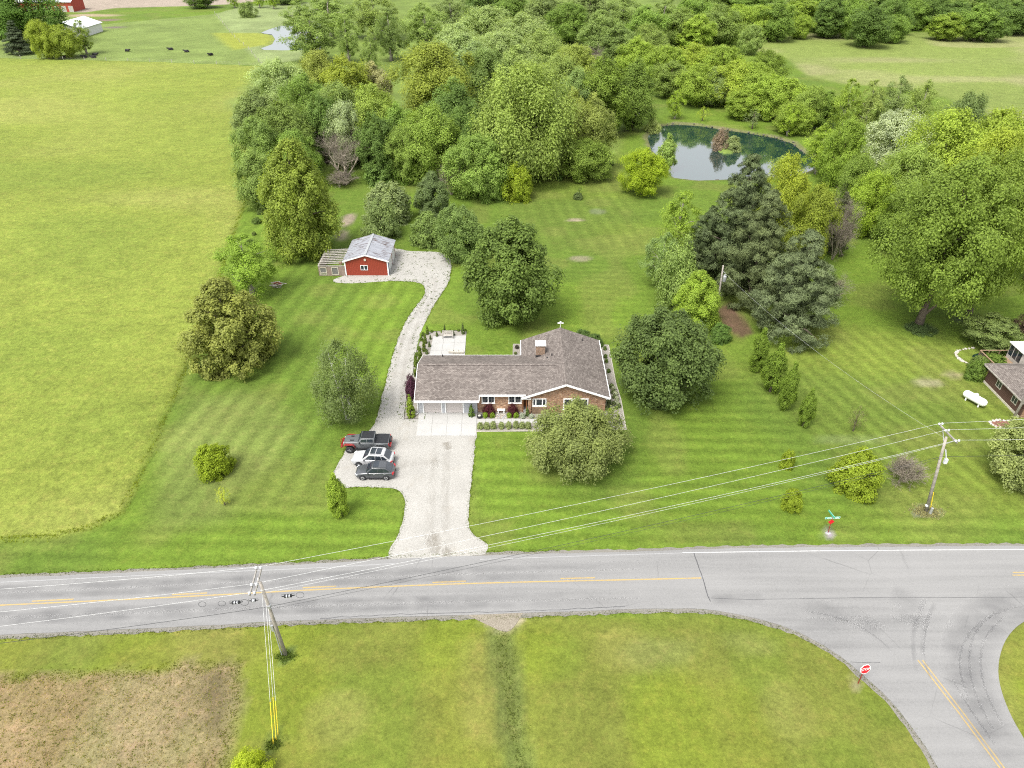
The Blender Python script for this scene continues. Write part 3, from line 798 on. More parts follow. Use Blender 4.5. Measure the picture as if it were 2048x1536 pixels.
def prof(pts):
    xs_, ys_ = zip(*pts)
    return lambda u: np.interp(u, xs_, ys_)
PROTO = {}
def make_tree(key, seed, h=10.0, w=9.0, cb=0.16, shape=((0,.55),(.2,.9),(.45,1),(.7,.85),(.9,.5),(1,.15)), boughs=46, clumps=13, leaves=34, br=0.24, L=0.30, W=0.20,
              mat='leaf', flat_=1.0, axz=-0.5, droop=0.0, up=0.5, bark='bark', stems=1, rough=0.20, trunk_r=0.028, limb_n=14, inner=0.3, needle=False, gap=1.0, lean=0.0, clump_r=0.52):
    leaves = int(leaves * 1.5); L *= 0.80; W *= 0.80
    rg = np.random.default_rng(seed)
    f = prof(shape); Rm = w / 2; z0 = cb * h; ch = h - z0
    nb = boughs; ni = int(nb * inner)
    u = (np.arange(nb) + rg.random(nb)) / nb
    # heights follow the surface area of the silhouette
    uu = np.linspace(0, 1, 200); dens = f(uu) + (0.20 if mat == 'leaf' else 0.42); cdf = np.cumsum(dens); cdf /= cdf[-1]
    u = np.interp(u, cdf, uu)
    th = np.arange(nb) * 2.399963 + rg.normal(0, 0.35, nb)
    rr = f(u) * Rm * np.clip(0.80 + rg.normal(0, rough, nb), 0.42, 1.04) - br * Rm * 0.55
    rr = np.maximum(rr, 0.02)
    bc = np.stack([rr * np.cos(th), rr * np.sin(th), z0 + u * ch * 0.93 + rg.normal(0, 0.02 * h, nb)], -1)
    nb_dir = unit(np.stack([np.cos(th), np.sin(th), (u - 0.35) * 1.8], -1))
    brad = br * Rm * (0.72 + 0.6 * rg.random(nb)) * (0.55 + 0.45 * f(u)) * 1.25
    # some boughs inside fill the heart of the crown
    ui = rg.random(ni) * 0.8; ti = rg.random(ni) * 6.28; ri = f(ui) * Rm * 0.35 * np.sqrt(rg.random(ni))
    bc = np.concatenate([bc, np.stack([ri * np.cos(ti), ri * np.sin(ti), z0 + ui * ch * 0.9], -1)])
    nb_dir = np.concatenate([nb_dir, unit(rg.normal(0, 1, (ni, 3)) + np.array((0, 0, 0.5)))])
    brad = np.concatenate([brad, np.full(ni, br * Rm * 1.1)])
    B = len(bc)
    rc = rg.normal(0, 1, (B, clumps, 3)); d = unit(unit(rc) + 0.75 * nb_dir[:, None, :] + np.array((0, 0, 0.25)))
    cc = bc[:, None, :] + d * brad[:, None, None] * (0.65 + 0.5 * rg.random((B, clumps, 1))) * np.array((1, 1, flat_))
    crad = brad[:, None] * clump_r * (0.7 + 0.6 * rg.random((B, clumps)))
    cvar = 0.12 + 0.40 * rg.random((B, clumps)) + 0.36 * rg.random((B, 1))
    off = unit(rg.normal(0, 1, (B, clumps, leaves, 3))) * rg.random((B, clumps, leaves, 1)) ** 0.45
    pos = cc[:, :, None, :] + off * crad[:, :, None, None] * np.array((1.1, 1.1, flat_))
    if gap < 1: 
        keep = rg.random((B, clumps)) < gap
    else: keep = np.ones((B, clumps), bool)
    nrm = unit(d[:, :, None, :] * 0.7 + off * 0.5 + np.array((0, 0, up + 0.25)) + rg.normal(0, 0.40, off.shape))
    ax = unit(rg.normal(0, 1, off.shape) + d[:, :, None, :] * 1.2 + np.array((0, 0, axz - droop)))
    if droop:
        rad = np.linalg.norm(pos[..., :2], axis=-1)
        pos[..., 2] -= droop * np.maximum(0, off[..., 2] * -1 + 0.6) * crad[:, :, None] * 1.6
    var = cvar[:, :, None] * 0.65 + 0.35 * rg.random((B, clumps, leaves)) + 0.06
    k = np.broadcast_to(keep[:, :, None], var.shape).ravel()
    pos = pos.reshape(-1, 3)[k]; nrm = nrm.reshape(-1, 3)[k]; ax = ax.reshape(-1, 3)[k]; var = var.ravel()[k]
    if lean: pos[:, 0] += lean * pos[:, 2]
    sz = 0.7 + 0.6 * rg.random(len(pos))
    pos[:, 2] = np.maximum(pos[:, 2], 0.05)
    me = leaf_mesh(key + '_crown', pos, nrm, ax, L * sz, W * sz, var, M[mat])
    # trunk and limbs
    mb = MB(); rnd = random.Random(seed)
    for s in range(stems):
        a = s * 2 * math.pi / max(stems, 1) + rnd.random()
        sp = 0.0 if stems == 1 else 0.10 * w
        tr = trunk_r * h * (1.0 if stems == 1 else 0.55)
        pts, rad = [], []
        for i in range(7):
            tt = i / 6
            pts.append((math.cos(a) * sp * (0.25 + 1.4 * tt) + rnd.uniform(-.05, .05) * tt * w * .25 + lean * tt * h * .8, math.sin(a) * sp * (0.25 + 1.4 * tt) + rnd.uniform(-.05, .05) * tt * w * .25, tt * h * 0.82 - (0.15 if i == 0 else 0)))
            rad.append(tr * (1.45 if i == 0 else 1.0) * (1 - 0.88 * tt) + 0.01)
        mb.tube(pts, rad, 7)
        for i in rnd.sample(range(nb), min(limb_n // stems, nb)):
            e = Vector(bc[i]); zz = max(0.06 * h, min(0.75 * h, e.z - (0.10 + 0.14 * rnd.random()) * h))
            j = min(5, int(zz / (h * 0.82) * 6)); q = zz / (h * 0.82) * 6 - j
            st = Vector(pts[j]).lerp(Vector(pts[j + 1]), min(max(q, 0), 1))
            md = st.lerp(e, 0.5) + Vector((0, 0, 0.05 * h))
            r0 = max(0.02, tr * (1 - 0.85 * zz / h) * 0.5)
            mb.tube([st, md, e], [r0, r0 * 0.6, 0.012], 5, False)
    tme = mb.mesh(key + '_trunk', M[bark], True)
    co = pos
    PROTO[key] = dict(crown=me, trunk=tme, h=float(np.percentile(co[:, 2], 99.6)), w=float(np.percentile(np.hypot(co[:, 0], co[:, 1]), 98.5) * 2))
    return PROTO[key]

def make_bare(key, seed, h=8.0, w=10.0, levels=5, mat='deadwood', r0=0.16, spread=0.62, split=(3, 5), stems=3):
    rnd = random.Random(seed); mb = MB()
    def grow_(p, d, ln, r, lev):
        q = p + d * ln * 0.5 + Vector((rnd.uniform(-1, 1), rnd.uniform(-1, 1), rnd.uniform(-.6, 1))) * ln * 0.07
        e = p + d * ln + Vector((rnd.uniform(-1, 1), rnd.uniform(-1, 1), rnd.uniform(-.3, .8))) * ln * 0.10
        mb.tube([p, q, e], [r, r * 0.8, r * 0.55], 5 if lev < 2 else 3, False)
        if lev >= levels: return
        for _ in range(rnd.randint(*split)):
            nd = (d + Vector((rnd.gauss(0, 1), rnd.gauss(0, 1), rnd.gauss(0.12, 0.6))) * spread).normalized()
            grow_(p.lerp(e, rnd.uniform(0.45, 1.0)), nd, ln * rnd.uniform(0.55, 0.85), r * 0.52, lev + 1)
    for s in range(stems):
        a = s * 6.28 / stems + rnd.random()
        grow_(Vector((0, 0, -0.1)), Vector((math.cos(a) * 0.55, math.sin(a) * 0.55, 1)).normalized(), h * 0.34, r0, 0)
    me = mb.mesh(key, M[mat], True)
    co = np.array(mb.v)
    PROTO[key] = dict(crown=None, trunk=me, h=float(co[:, 2].max()), w=float(np.percentile(np.abs(co[:, 0]), 99) * 2))

S_ROUND = ((0,.45),(.12,.78),(.35,1),(.6,.95),(.8,.74),(.93,.42),(1,.12))
S_OVAL = ((0,.45),(.2,.85),(.4,1),(.65,.88),(.85,.55),(1,.12))
S_CONE = ((0,.85),(.15,1),(.35,.92),(.6,.68),(.8,.40),(1,.06))
S_COL = ((0,.6),(.15,.92),(.35,1),(.6,.8),(.82,.45),(1,.06))
S_LOW = ((0,.6),(.2,.95),(.45,1),(.7,.8),(.9,.5),(1,.2))
S_BALL = ((0,.75),(.2,.98),(.45,1),(.7,.85),(.9,.5),(1,.15))
make_tree('maple_a', 11, 11, 11, 0.08, S_ROUND, boughs=74, clumps=14, leaves=26, br=0.20, L=0.36, W=0.25)
make_tree('maple_b', 12, 12, 10, 0.09, ((0,.55),(.15,.85),(.35,1),(.6,.86),(.8,.62),(.93,.38),(1,.1)), boughs=76, clumps=14, leaves=26, br=0.20, L=0.36, W=0.25)
make_tree('linden', 13, 11, 10, 0.05, ((0,.7),(.12,.95),(.3,1),(.55,.85),(.75,.6),(.9,.33),(1,.08)), boughs=90, clumps=13, leaves=26, br=0.18, L=0.34, W=0.24, clump_r=.48)
make_tree('crab', 14, 6.5, 10, 0.14, S_LOW, boughs=70, clumps=14, leaves=28, br=0.20, L=0.30, W=0.17, rough=0.20, droop=0.4, stems=2, inner=0.7, up=0.7)
make_tree('birch', 15, 9, 8, 0.14, S_OVAL, boughs=44, clumps=14, leaves=24, br=0.23, L=0.24, W=0.16, rough=0.28, droop=0.5, bark='birchbark', stems=4, gap=0.70, limb_n=16)
make_tree('tall_a', 16, 13, 9, 0.05, ((0,.6),(.12,.92),(.3,1),(.55,.86),(.75,.64),(.9,.4),(1,.14)), boughs=78, clumps=14, leaves=26, br=0.20, L=0.34, W=0.20, droop=0.1, rough=0.14)
make_tree('oval_a', 17, 12, 8.5, 0.12, S_OVAL, boughs=50, clumps=13, leaves=34, br=0.25, L=0.31, W=0.20, rough=0.2)
make_tree('oval_b', 18, 12, 8.5, 0.12, S_OVAL, boughs=46, clumps=13, leaves=34, br=0.27, L=0.31, W=0.20, rough=0.26)
make_tree('round_a', 19, 11, 11, 0.12, S_ROUND, boughs=54, clumps=13, leaves=34, br=0.24, L=0.31, W=0.20, rough=0.2)
make_tree('round_b', 20, 11, 11, 0.12, S_ROUND, boughs=58, clumps=13, leaves=34, br=0.22, L=0.31, W=0.20, rough=0.28)
make_tree('loose_a', 21, 14, 9, 0.18, S_OVAL, boughs=40, clumps=13, leaves=29, br=0.24, L=0.31, W=0.20, rough=0.34, gap=0.7, bark='palebark')
make_tree('loose_b', 22, 13, 8, 0.16, S_OVAL, boughs=36, clumps=13, leaves=29, br=0.26, L=0.31, W=0.20, rough=0.34, gap=0.62, bark='palebark')
make_tree('willow', 23, 16, 14, 0.14, S_OVAL, boughs=80, clumps=15, leaves=26, br=0.20, L=0.44, W=0.20, droop=1.0, rough=0.25, bark='palebark')
make_tree('pine_a', 24, 15, 11, 0.05, ((0,.8),(.15,1),(.4,.86),(.65,.60),(.85,.36),(.95,.2),(1,.10)), boughs=140, clumps=9, leaves=26, br=0.15, L=0.56, W=0.085, mat='needle', flat_=0.6, up=0.1, rough=0.26, inner=0.5, axz=0.9)
make_tree('pine_b', 25, 15, 11, 0.03, ((0,.8),(.15,1),(.4,.9),(.7,.58),(.88,.34),(.95,.2),(1,.10)), boughs=144, clumps=9, leaves=26, br=0.15, L=0.56, W=0.085, mat='needle', flat_=0.6, up=0.1, rough=0.28, inner=0.5, axz=0.9)
make_tree('spruce', 26, 10, 6, 0.06, ((0,1),(.1,.98),(.35,.75),(.65,.42),(.85,.2),(1,.03)), boughs=70, clumps=10, leaves=20, br=0.22, L=0.40, W=0.10, mat='needle', flat_=0.5, up=0.2, rough=0.10, inner=0.5)
make_tree('arbor', 27, 3, 1.2, 0.0, ((0,.85),(.15,1),(.4,.9),(.7,.6),(.9,.25),(1,.03)), boughs=44, clumps=8, leaves=16, br=0.30, L=0.13, W=0.075, mat='needle', rough=0.07, inner=0.4)
make_tree('column', 28, 6, 3.4, 0.12, S_COL, boughs=44, clumps=11, leaves=22, br=0.30, L=0.24, W=0.16, rough=0.16)
make_tree('bush', 29, 3, 3.6, 0.0, S_BALL, boughs=46, clumps=11, leaves=22, br=0.25, L=0.20, W=0.13, rough=0.14)
make_tree('bush_b', 30, 3, 3.6, 0.0, S_BALL, boughs=36, clumps=11, leaves=20, br=0.30, L=0.20, W=0.10, rough=0.28)
make_tree('ball', 31, 1.0, 1.1, 0.0, S_BALL, boughs=34, clumps=9, leaves=14, br=0.28, L=0.075, W=0.055, rough=0.05, trunk_r=.02)
make_tree('dome', 32, 1.4, 2.2, 0.0, ((0,.95),(.2,1),(.5,.93),(.8,.66),(1,.25)), boughs=40, clumps=9, leaves=16, br=0.24, L=0.13, W=0.06, rough=0.05, droop=.8)
make_tree('layered', 33, 4.5, 8, 0.15, ((0,.7),(.3,1),(.6,.9),(.85,.6),(1,.25)), boughs=52, clumps=13, leaves=22, br=0.22, L=0.28, W=0.15, flat_=0.3, up=0.9, rough=0.2)
make_tree('wisp', 34, 3, 2.6, 0.2, S_OVAL, boughs=20, clumps=8, leaves=10, br=0.28, L=0.13, W=0.08, rough=0.3, gap=0.55)
make_tree('shade', 35, 18, 16, 0.22, ((0,.5),(.2,.85),(.4,1),(.65,.9),(.85,.6),(1,.15)), boughs=100, clumps=15, leaves=30, br=0.18, L=0.34, W=0.23, rough=0.28, bark='bark', trunk_r=0.026, gap=0.84)
make_bare('dead_big', 41, 8, 10, 6, r0=0.13, spread=0.50, split=(3, 4), stems=4)
make_bare('dead_shrub', 42, 2.5, 4, 4, r0=0.06, spread=0.8, split=(4, 6), stems=6)
make_bare('twigs', 43, 6, 6, 5, r0=0.07, spread=0.55, split=(4, 5), mat='deadwood', stems=4)
TRND = random.Random(77)
KNAME = dict(maple='maple_tree', linden='linden_tree', crab='crabapple_tree', birch='birch_tree', tall='pyramidal_tree', oval='broadleaf_tree', round='broadleaf_tree', loose='cottonwood_tree',
             willow='willow_tree', shade='shade_tree', pine='pine_tree', spruce='spruce_tree', arbor='arborvitae', column='columnar_tree', bush='shrub', ball='boxwood_shrub', dome='weeping_maple', layered='spreading_tree', wisp='sapling', dead='dead_tree', twigs='bare_tree')
def plant_at(key, loc, wm, hm, color, label, cat='tree', group=None, name=None, rz=None, lean=0.0, leanx=0.0):
    p = PROTO[key]
    nm = name or KNAME[key.split('_')[0]]
    root = thing(nm, label, cat, loc, TRND.uniform(0, 6.28) if rz is None else rz, group)
    root.scale = (wm / p['w'], wm / p['w'], hm / p['h'])
    if p['trunk'] is not None: link('trunk' if cat in ('tree', 'dead tree') else 'stem', p['trunk'], root)
    if p['crown'] is not None: link('crown' if cat == 'tree' else 'foliage', p['crown'], root, color=color)
    return root
def tree(key, bx, by, top, w, color, label, cat='tree', group=None, name=None):
    """stands at the ground point seen at (bx, by); crown top in row top, crown w pixels wide"""
    g = G(bx, by)
    zt = max(0.3, ZAT(g.y, top))
    wm = w / FOCAL * (g.y * CP + (CAM_H - zt * 0.5) * SP)
    return plant_at(key, (g.x, g.y, ground_z(g.x, g.y) - 0.03), wm, zt, color, label, cat, group, name)
def wood(key, x, top, w, h, color, label, group=None, name=None, cat='tree'):
    """crown top seen at (x, top), tree h metres tall"""
    h *= 1.22
    Y = (CAM_H - h) * _ratio(top)
    X = XAT(x, Y, h * 0.75)
    wm = 1.24 * w / FOCAL * (Y * CP + (CAM_H - h * 0.6) * SP)
    j = TRND.uniform(0.92, 1.12)
    color = tuple(0.68 * a + 0.32 * b for a, b in zip(color, (0.122, 0.160, 0.045)))
    return plant_at(key, (X, Y, ground_z(X, Y) - 0.05), wm, h, tuple(c * j for c in color), label, cat, group, name)

LIME = (0.150, 0.205, 0.030); LIME2 = (0.190, 0.235, 0.032); MID = (0.090, 0.145, 0.030); DARK = (0.050, 0.090, 0.024); SILV = (0.165, 0.205, 0.105)
GREY = (0.110, 0.140, 0.062); OLIVE = (0.150, 0.165, 0.040); YEL = (0.128, 0.165, 0.018); PINEC = (0.082, 0.110, 0.055); PINEB = (0.100, 0.130, 0.070); COTT = (0.120, 0.165, 0.050)
# ---- yard trees
tree('linden', 473, 727, 560, 182, (0.135, 0.148, 0.042), 'dense conical linden tree in yellow bloom at the edge of the hay field')
tree('birch', 697, 836, 685, 150, (0.082, 0.108, 0.040), 'loose birch tree with several white stems between the drive and the left yard')
tree('maple_b', 1022, 640, 437, 184, (0.078, 0.112, 0.030), 'tall dense green maple tree behind the house')
tree('maple_a', 1318, 793, 631, 200, (0.062, 0.088, 0.030), 'broad dark green maple tree standing right beside the house')
tree('crab', 1155, 922, 818, 204, (0.112, 0.132, 0.048), 'sprawling pale green crabapple tree hiding the front of the brick gable')
tree('tall_a', 610, 508, 281, 152, (0.122, 0.154, 0.030), 'tall pyramidal lime green tree behind the red shed')
tree('loose_b', 506, 592, 470, 140, (0.120, 0.175, 0.030), 'thin airy green tree behind the conical linden')
tree('bush', 775, 440, 367, 100, (0.125, 0.155, 0.072), 'grey green rounded tree at the back of the pair by the shed')
tree('bush_b', 765, 474, 400, 88, (0.115, 0.150, 0.060), 'rounded green tree directly behind the shed roof, front one of a pair')
tree('tall_a', 866, 430, 345, 76, (0.085, 0.115, 0.050), 'small dark cone-shaped tree above the gravel turnaround')
tree('bush', 855, 488, 425, 66, (0.105, 0.145, 0.048), 'low rounded green tree at the back edge of the gravel turnaround', name='broadleaf_tree')
tree('maple_a', 918, 518, 414, 98, (0.095, 0.135, 0.045), 'round leafy tree overhanging the corner of the gravel turnaround')
tree('bush_b', 1034, 400, 328, 68, (0.155, 0.195, 0.022), 'small bright lime tree standing out in front of the wood edge')
tree('round_a', 1283, 388, 298, 102, (0.145, 0.190, 0.016), 'single round lime green tree with a bare trunk left of the pond')
tree('column', 1331, 338, 265, 42, (0.150, 0.205, 0.060), 'slim pale tree leaning over the near bank of the pond')
tree('bush_b', 1305, 262, 228, 36, (0.190, 0.225, 0.085), 'pale feathery shrub at the left end of the pond', 'shrub')
for k, (bx, by, tp, w, ds) in enumerate(((1512,742,660,46,'back-most of the four slim trees in a row beside the neighbour lawn'), (1540,783,690,56,'second from the back of the four slim trees beside the neighbour lawn'),
                                (1568,818,729,46,'third from the back of the four slim trees beside the neighbour lawn'), (1606,852,781,38,'smallest and nearest of the four slim trees beside the neighbour lawn'))):
    tree('column', bx, by, tp - 2, w * 0.8, (0.085, 0.125, 0.020), ds, group='slim trees in a row')
tree('wisp', 1706, 862, 812, 44, (0.10, 0.105, 0.045), 'thin half-bare sapling alone on the neighbour lawn')
tree('bush', 1705, 978, 908, 98, YEL, 'large yellow green shrub below the power lines', 'shrub')
tree('bush', 1571, 934, 901, 30, YEL, 'small yellow green shrub on the lawn above the lower power lines', 'shrub')
tree('bush', 1581, 1016, 979, 42, YEL, 'round yellow green shrub nearest the street name sign', 'shrub')
tree('dead_shrub', 1806, 962, 908, 74, None, 'leafless grey brown shrub beside the leaning power pole', 'dead shrub', name='bare_shrub')
tree('bush', 434, 944, 893, 74, (0.122, 0.160, 0.014), 'bright yellow green round shrub in the rough grass on the left', 'shrub')
tree('wisp', 450, 1010, 975, 34, (0.23, 0.26, 0.03), 'tiny yellow sapling below the bright round shrub', 'sapling')
tree('column', 681, 1030, 948, 42, (0.130, 0.180, 0.026), 'small pointed tree at the corner of the parking spot')
tree('bush_b', 508, 1548, 1508, 76, (0.19, 0.23, 0.02), 'yellow green shrub cut off by the bottom edge below the guy wires', 'shrub')
tree('bush_b', 1350, 610, 478, 105, (0.125, 0.170, 0.052), 'grey green feathery tree at the front of the group by the garden pole', name='broadleaf_tree')
tree('loose_a', 1318, 575, 466, 90, (0.115, 0.160, 0.058), 'back-most feathery tree of the group by the garden pole', name='broadleaf_tree')
tree('tall_a', 1388, 652, 545, 96, (0.145, 0.200, 0.032), 'bright green feathery tree at the foot of the garden pole', name='broadleaf_tree')
tree('bush', 1440, 682, 648, 42, (0.07, 0.115, 0.03), 'low dark shrub on the bark mulch below the garden pole', 'shrub')
# pines right of the garden pole
tree('pine_a', 1462, 560, 312, 165, PINEC, 'tallest dark pine tree of the group between the house and the pond')
tree('pine_b', 1500, 596, 385, 160, (0.092, 0.118, 0.056), 'middle pine tree of the group behind the garden pole')
tree('pine_b', 1575, 668, 466, 170, PINEB, 'front grey green pine tree of the group, sweeping down to the lawn')
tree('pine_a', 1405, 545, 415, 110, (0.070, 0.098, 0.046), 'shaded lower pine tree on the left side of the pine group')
tree('bush_b', 1640, 602, 545, 60, (0.080, 0.105, 0.055), 'low dark shrub at the right foot of the pines', 'shrub')
tree('loose_b', 1350, 520, 384, 104, (0.125, 0.175, 0.028), 'open-branched green tree on the left flank of the pines', name='broadleaf_tree')
tree('round_a', 1548, 500, 312, 118, (0.150, 0.178, 0.024), 'yellow green tree rising behind the tallest pine')
tree('round_b', 1600, 540, 372, 105, (0.130, 0.158, 0.026), 'yellow green tree behind the front pine')
tree('twigs', 1664, 520, 350, 76, None, 'bare grey tree standing between the pines and the big right trees', name='bare_tree')
tree('pine_a', 1662, 505, 385, 62, (0.095, 0.105, 0.065), 'thin grey conifer among bare branches behind the pines')
tree('round_b', 1722, 470, 345, 92, LIME, 'small lime green tree between the bare tree and the big right trees')
tree('oval_b', 1768, 455, 352, 70, (0.14, 0.19, 0.035), 'slender lime tree tucked against the big right trees')
tree('round_b', 1700, 425, 312, 92, (0.105, 0.148, 0.032), 'mid green tree behind the bare tree and right of the pond')
tree('oval_b', 1786, 505, 366, 100, (0.100, 0.142, 0.030), 'mid green tree half hidden behind the huge green shade tree')
tree('bush', 1745, 470, 425, 50, (0.085, 0.125, 0.03), 'low dark shrub in the gap left of the huge shade tree', 'shrub')
# big trees by the neighbour
tree('shade', 1836, 652, 322, 262, (0.100, 0.140, 0.028), 'huge green shade tree with a pale trunk on the neighbour lawn', name='shade_tree')
tree('shade', 1932, 640, 296, 205, (0.106, 0.145, 0.028), 'huge yellow green shade tree with a leaning trunk behind the neighbour deck', name='shade_tree')
tree('shade', 2052, 560, 225, 210, (0.125, 0.158, 0.026), 'tall lime shade tree cut by the right edge of the picture', name='shade_tree')
tree('layered', 1975, 690, 634, 118, (0.092, 0.120, 0.042), 'low spreading layered tree beside the neighbour deck')
tree('bush', 1945, 756, 722, 40, (0.075, 0.115, 0.025), 'clipped round shrub at the corner of the brown house', 'shrub')
tree('bush', 1985, 735, 710, 50, (0.085, 0.125, 0.028), 'low green hedge shrub in front of the neighbour deck', 'shrub')
tree('bush', 1952, 735, 712, 34, (0.095, 0.13, 0.04), 'small shrub among the stones of the neighbour pond', 'shrub')
tree('bush_b', 2044, 668, 632, 60, (0.055, 0.04, 0.03), 'dark bronze shrub behind the neighbour deck', 'shrub')
tree('maple_a', 2034, 962, 846, 145, (0.160, 0.185, 0.075), 'blossoming pale tree at the right edge by the road', name='blossom_tree')
tree('bush_b', 1840, 660, 652, 60, (0.05, 0.075, 0.03), 'low dark foliage added as the shadow ring around the pale trunk of the shade tree', 'shrub')  # low dark foliage added to stand in for the tree's shadow ring
# ---- the wood behind, tree by tree (crown x, crown top row, crown width, metres tall)
rng_w = random.Random(5)
LEFT = 'trees along the left edge of the wood'
for a in (('round_a',556,118,104,13,SILV,'silvery round tree at the far corner of the hay field'), ('round_b',640,102,84,14,OLIVE,'olive tree just right of the silvery corner tree'),
          ('oval_a',510,180,92,13,GREY,'grey green tree leaning over the hay field below the silvery tree'), ('round_a',610,150,96,14,MID,'mid green tree behind the dead tree, left one'),
          ('round_b',510,235,84,12,(0.10,0.145,0.045),'drooping tree whose twigs reach furthest into the hay field'), ('round_b',562,205,108,13,(0.105,0.145,0.04),'dense tree in the middle of the left wood edge'),
          ('oval_b',505,300,70,10,(0.105,0.145,0.045),'low tree on the field edge beside the pyramidal lime tree'), ('round_a',676,165,104,14,(0.11,0.15,0.05),'broad tree above the dead tree'),
          ('round_b',690,205,70,12,(0.19,0.22,0.15),'small silver-white leaved tree above the dead tree'), ('round_a',745,170,104,14,(0.13,0.17,0.035),'yellowish tree to the upper right of the dead tree'),
          ('oval_a',690,116,86,14,(0.15,0.17,0.02),'tree with a golden top left of the far cottonwoods'), ('oval_b',745,125,64,12,(0.22,0.20,0.13),'pale pinkish tree in front of the far cottonwoods'),
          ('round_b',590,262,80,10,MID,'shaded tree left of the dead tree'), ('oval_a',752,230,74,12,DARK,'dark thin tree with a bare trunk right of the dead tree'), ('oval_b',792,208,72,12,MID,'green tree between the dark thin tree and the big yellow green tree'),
          ('round_a',525,345,60,6,(0.095,0.135,0.045),'low leafy tree at the foot of the wood on the field edge'),('oval_a',640,190,70,13,DARK,'dark tree in the heart of the left wood')):
    wood(*a, group=LEFT)
wood('dead_big', 682, 252, 136, 9.5, (1,1,1), 'leafless dead tree with spreading grey branches at the wood edge', name='dead_tree')
tree('dead_shrub', 690, 370, 340, 62, None, 'fallen bare branches below the dead tree', 'dead shrub', name='bare_shrub')
MIDW = 'trees in the middle of the wood'
for a in (('round_b',872,88,156,18,(0.145,0.165,0.028),'big yellow green tree left of the willow'), ('willow',1048,130,190,20,(0.120,0.155,0.040),'great willow in the centre of the wood edge'),
          ('round_a',854,212,118,13,(0.115,0.165,0.030),'layered bright green tree below the big yellow green tree'), ('round_b',952,272,112,10.5,(0.100,0.150,0.036),'spreading tree left of the small bright lime tree'),
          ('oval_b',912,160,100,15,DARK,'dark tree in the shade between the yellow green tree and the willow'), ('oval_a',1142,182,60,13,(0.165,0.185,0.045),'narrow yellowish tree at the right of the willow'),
          ('oval_b',1188,190,72,14,(0.160,0.180,0.055),'tree with a rusty top right of the willow'), ('round_b',1172,278,96,7.5,(0.110,0.155,0.030),'low tree on a thin trunk in front of the willow'),
          ('oval_a',1211,118,90,16,(0.085,0.125,0.018),'dense dark oval tree at the right end of the wood, left one'), ('oval_b',1272,118,80,15,(0.070,0.108,0.020),'dense dark oval tree nearest the left bank of the pond'),
          ('round_a',1115,112,110,15,(0.135,0.175,0.055),'pale tree behind the right shoulder of the willow'), ('round_b',970,100,100,16,(0.105,0.150,0.050),'tree behind the left shoulder of the willow'),
          ('oval_a',1150,140,70,14,(0.105,0.150,0.06),'blue green tree between the willow and the dark oval trees'), ('round_b',805,255,70,10,(0.11,0.155,0.035),'leafy tree right of the dark thin tree'),
          ('bush',760,310,62,5,DARK,'dark low tree at the wood edge above the rounded grey tree'), ('bush_b',800,296,60,6,MID,'bushy tree at the wood edge above the dark cone tree'),
          ('twigs',900,300,60,8,(1,1,1),'grey bare tree among the leafy trees below the willow'), ('bush_b',978,330,60,6,MID,'bushy tree just left of the small bright lime tree'), ('oval_a',1075,140,80,17,(0.115,0.16,0.05),'tree rising behind the centre of the willow'),
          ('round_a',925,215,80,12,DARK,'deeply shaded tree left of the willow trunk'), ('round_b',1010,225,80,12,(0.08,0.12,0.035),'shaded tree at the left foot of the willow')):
    wood(*a, group=MIDW)
SILW = 'silvery trees on the far side of the wood'
for a in (('round_a',915,48,104,13,SILV,'silvery tree above the big yellow green tree, left one'), ('round_b',975,14,112,15,(0.155,0.195,0.085),'tall silvery tree highest in the silver group'),
          ('round_a',1042,28,104,14,(0.150,0.185,0.090),'silvery tree right of the highest silvery one'), ('round_b',1000,66,112,13,(0.165,0.205,0.095),'pale feathery tree in the centre of the silver group'),
          ('round_a',1080,62,88,13,(0.150,0.190,0.070),'yellowish silver tree at the right end of the silver group'), ('oval_a',945,86,84,12,(0.14,0.185,0.095),'short silvery tree in front of the silver group'),
          ('round_b',1150,90,84,12,(0.165,0.195,0.045),'yellow green tree below the brown bare thicket'), ('oval_b',1035,92,80,13,(0.15,0.19,0.075),'feathery tree in front of the centre of the silver group')):
    wood(*a, group=SILW)
COTG = 'far cottonwood row'
for a in (('loose_a',620,20,102,15,COTT,'broad cottonwood at the left end of the far row beside the farm pond'), ('loose_b',690,28,50,14,COTT,'narrow cottonwood second in the far row'),
          ('loose_b',740,70,38,11,(0.105,0.145,0.045),'short slim cottonwood standing in front of the far row'), ('loose_a',776,18,62,15,(0.100,0.140,0.048),'dark cottonwood with a pale trunk in the far row'),
          ('loose_a',848,6,94,16,(0.125,0.172,0.050),'big rounded cottonwood at the right end of the far row'), ('loose_b',655,-14,100,15,COTT,'cottonwood cut by the top edge behind the broad left one'),
          ('loose_a',745,-12,94,15,(0.14,0.18,0.05),'cottonwood cut by the top edge above the slim one'), ('loose_b',596,-6,62,13,COTT,'small cottonwood at the top edge above the farm pond'), ('loose_a',900,-10,84,14,GREY,'grey cottonwood cut by the top edge behind the rounded one')):
    wood(*a, group=COTG)
FARW = 'trees along the top of the picture'
xx = 960
k = 0
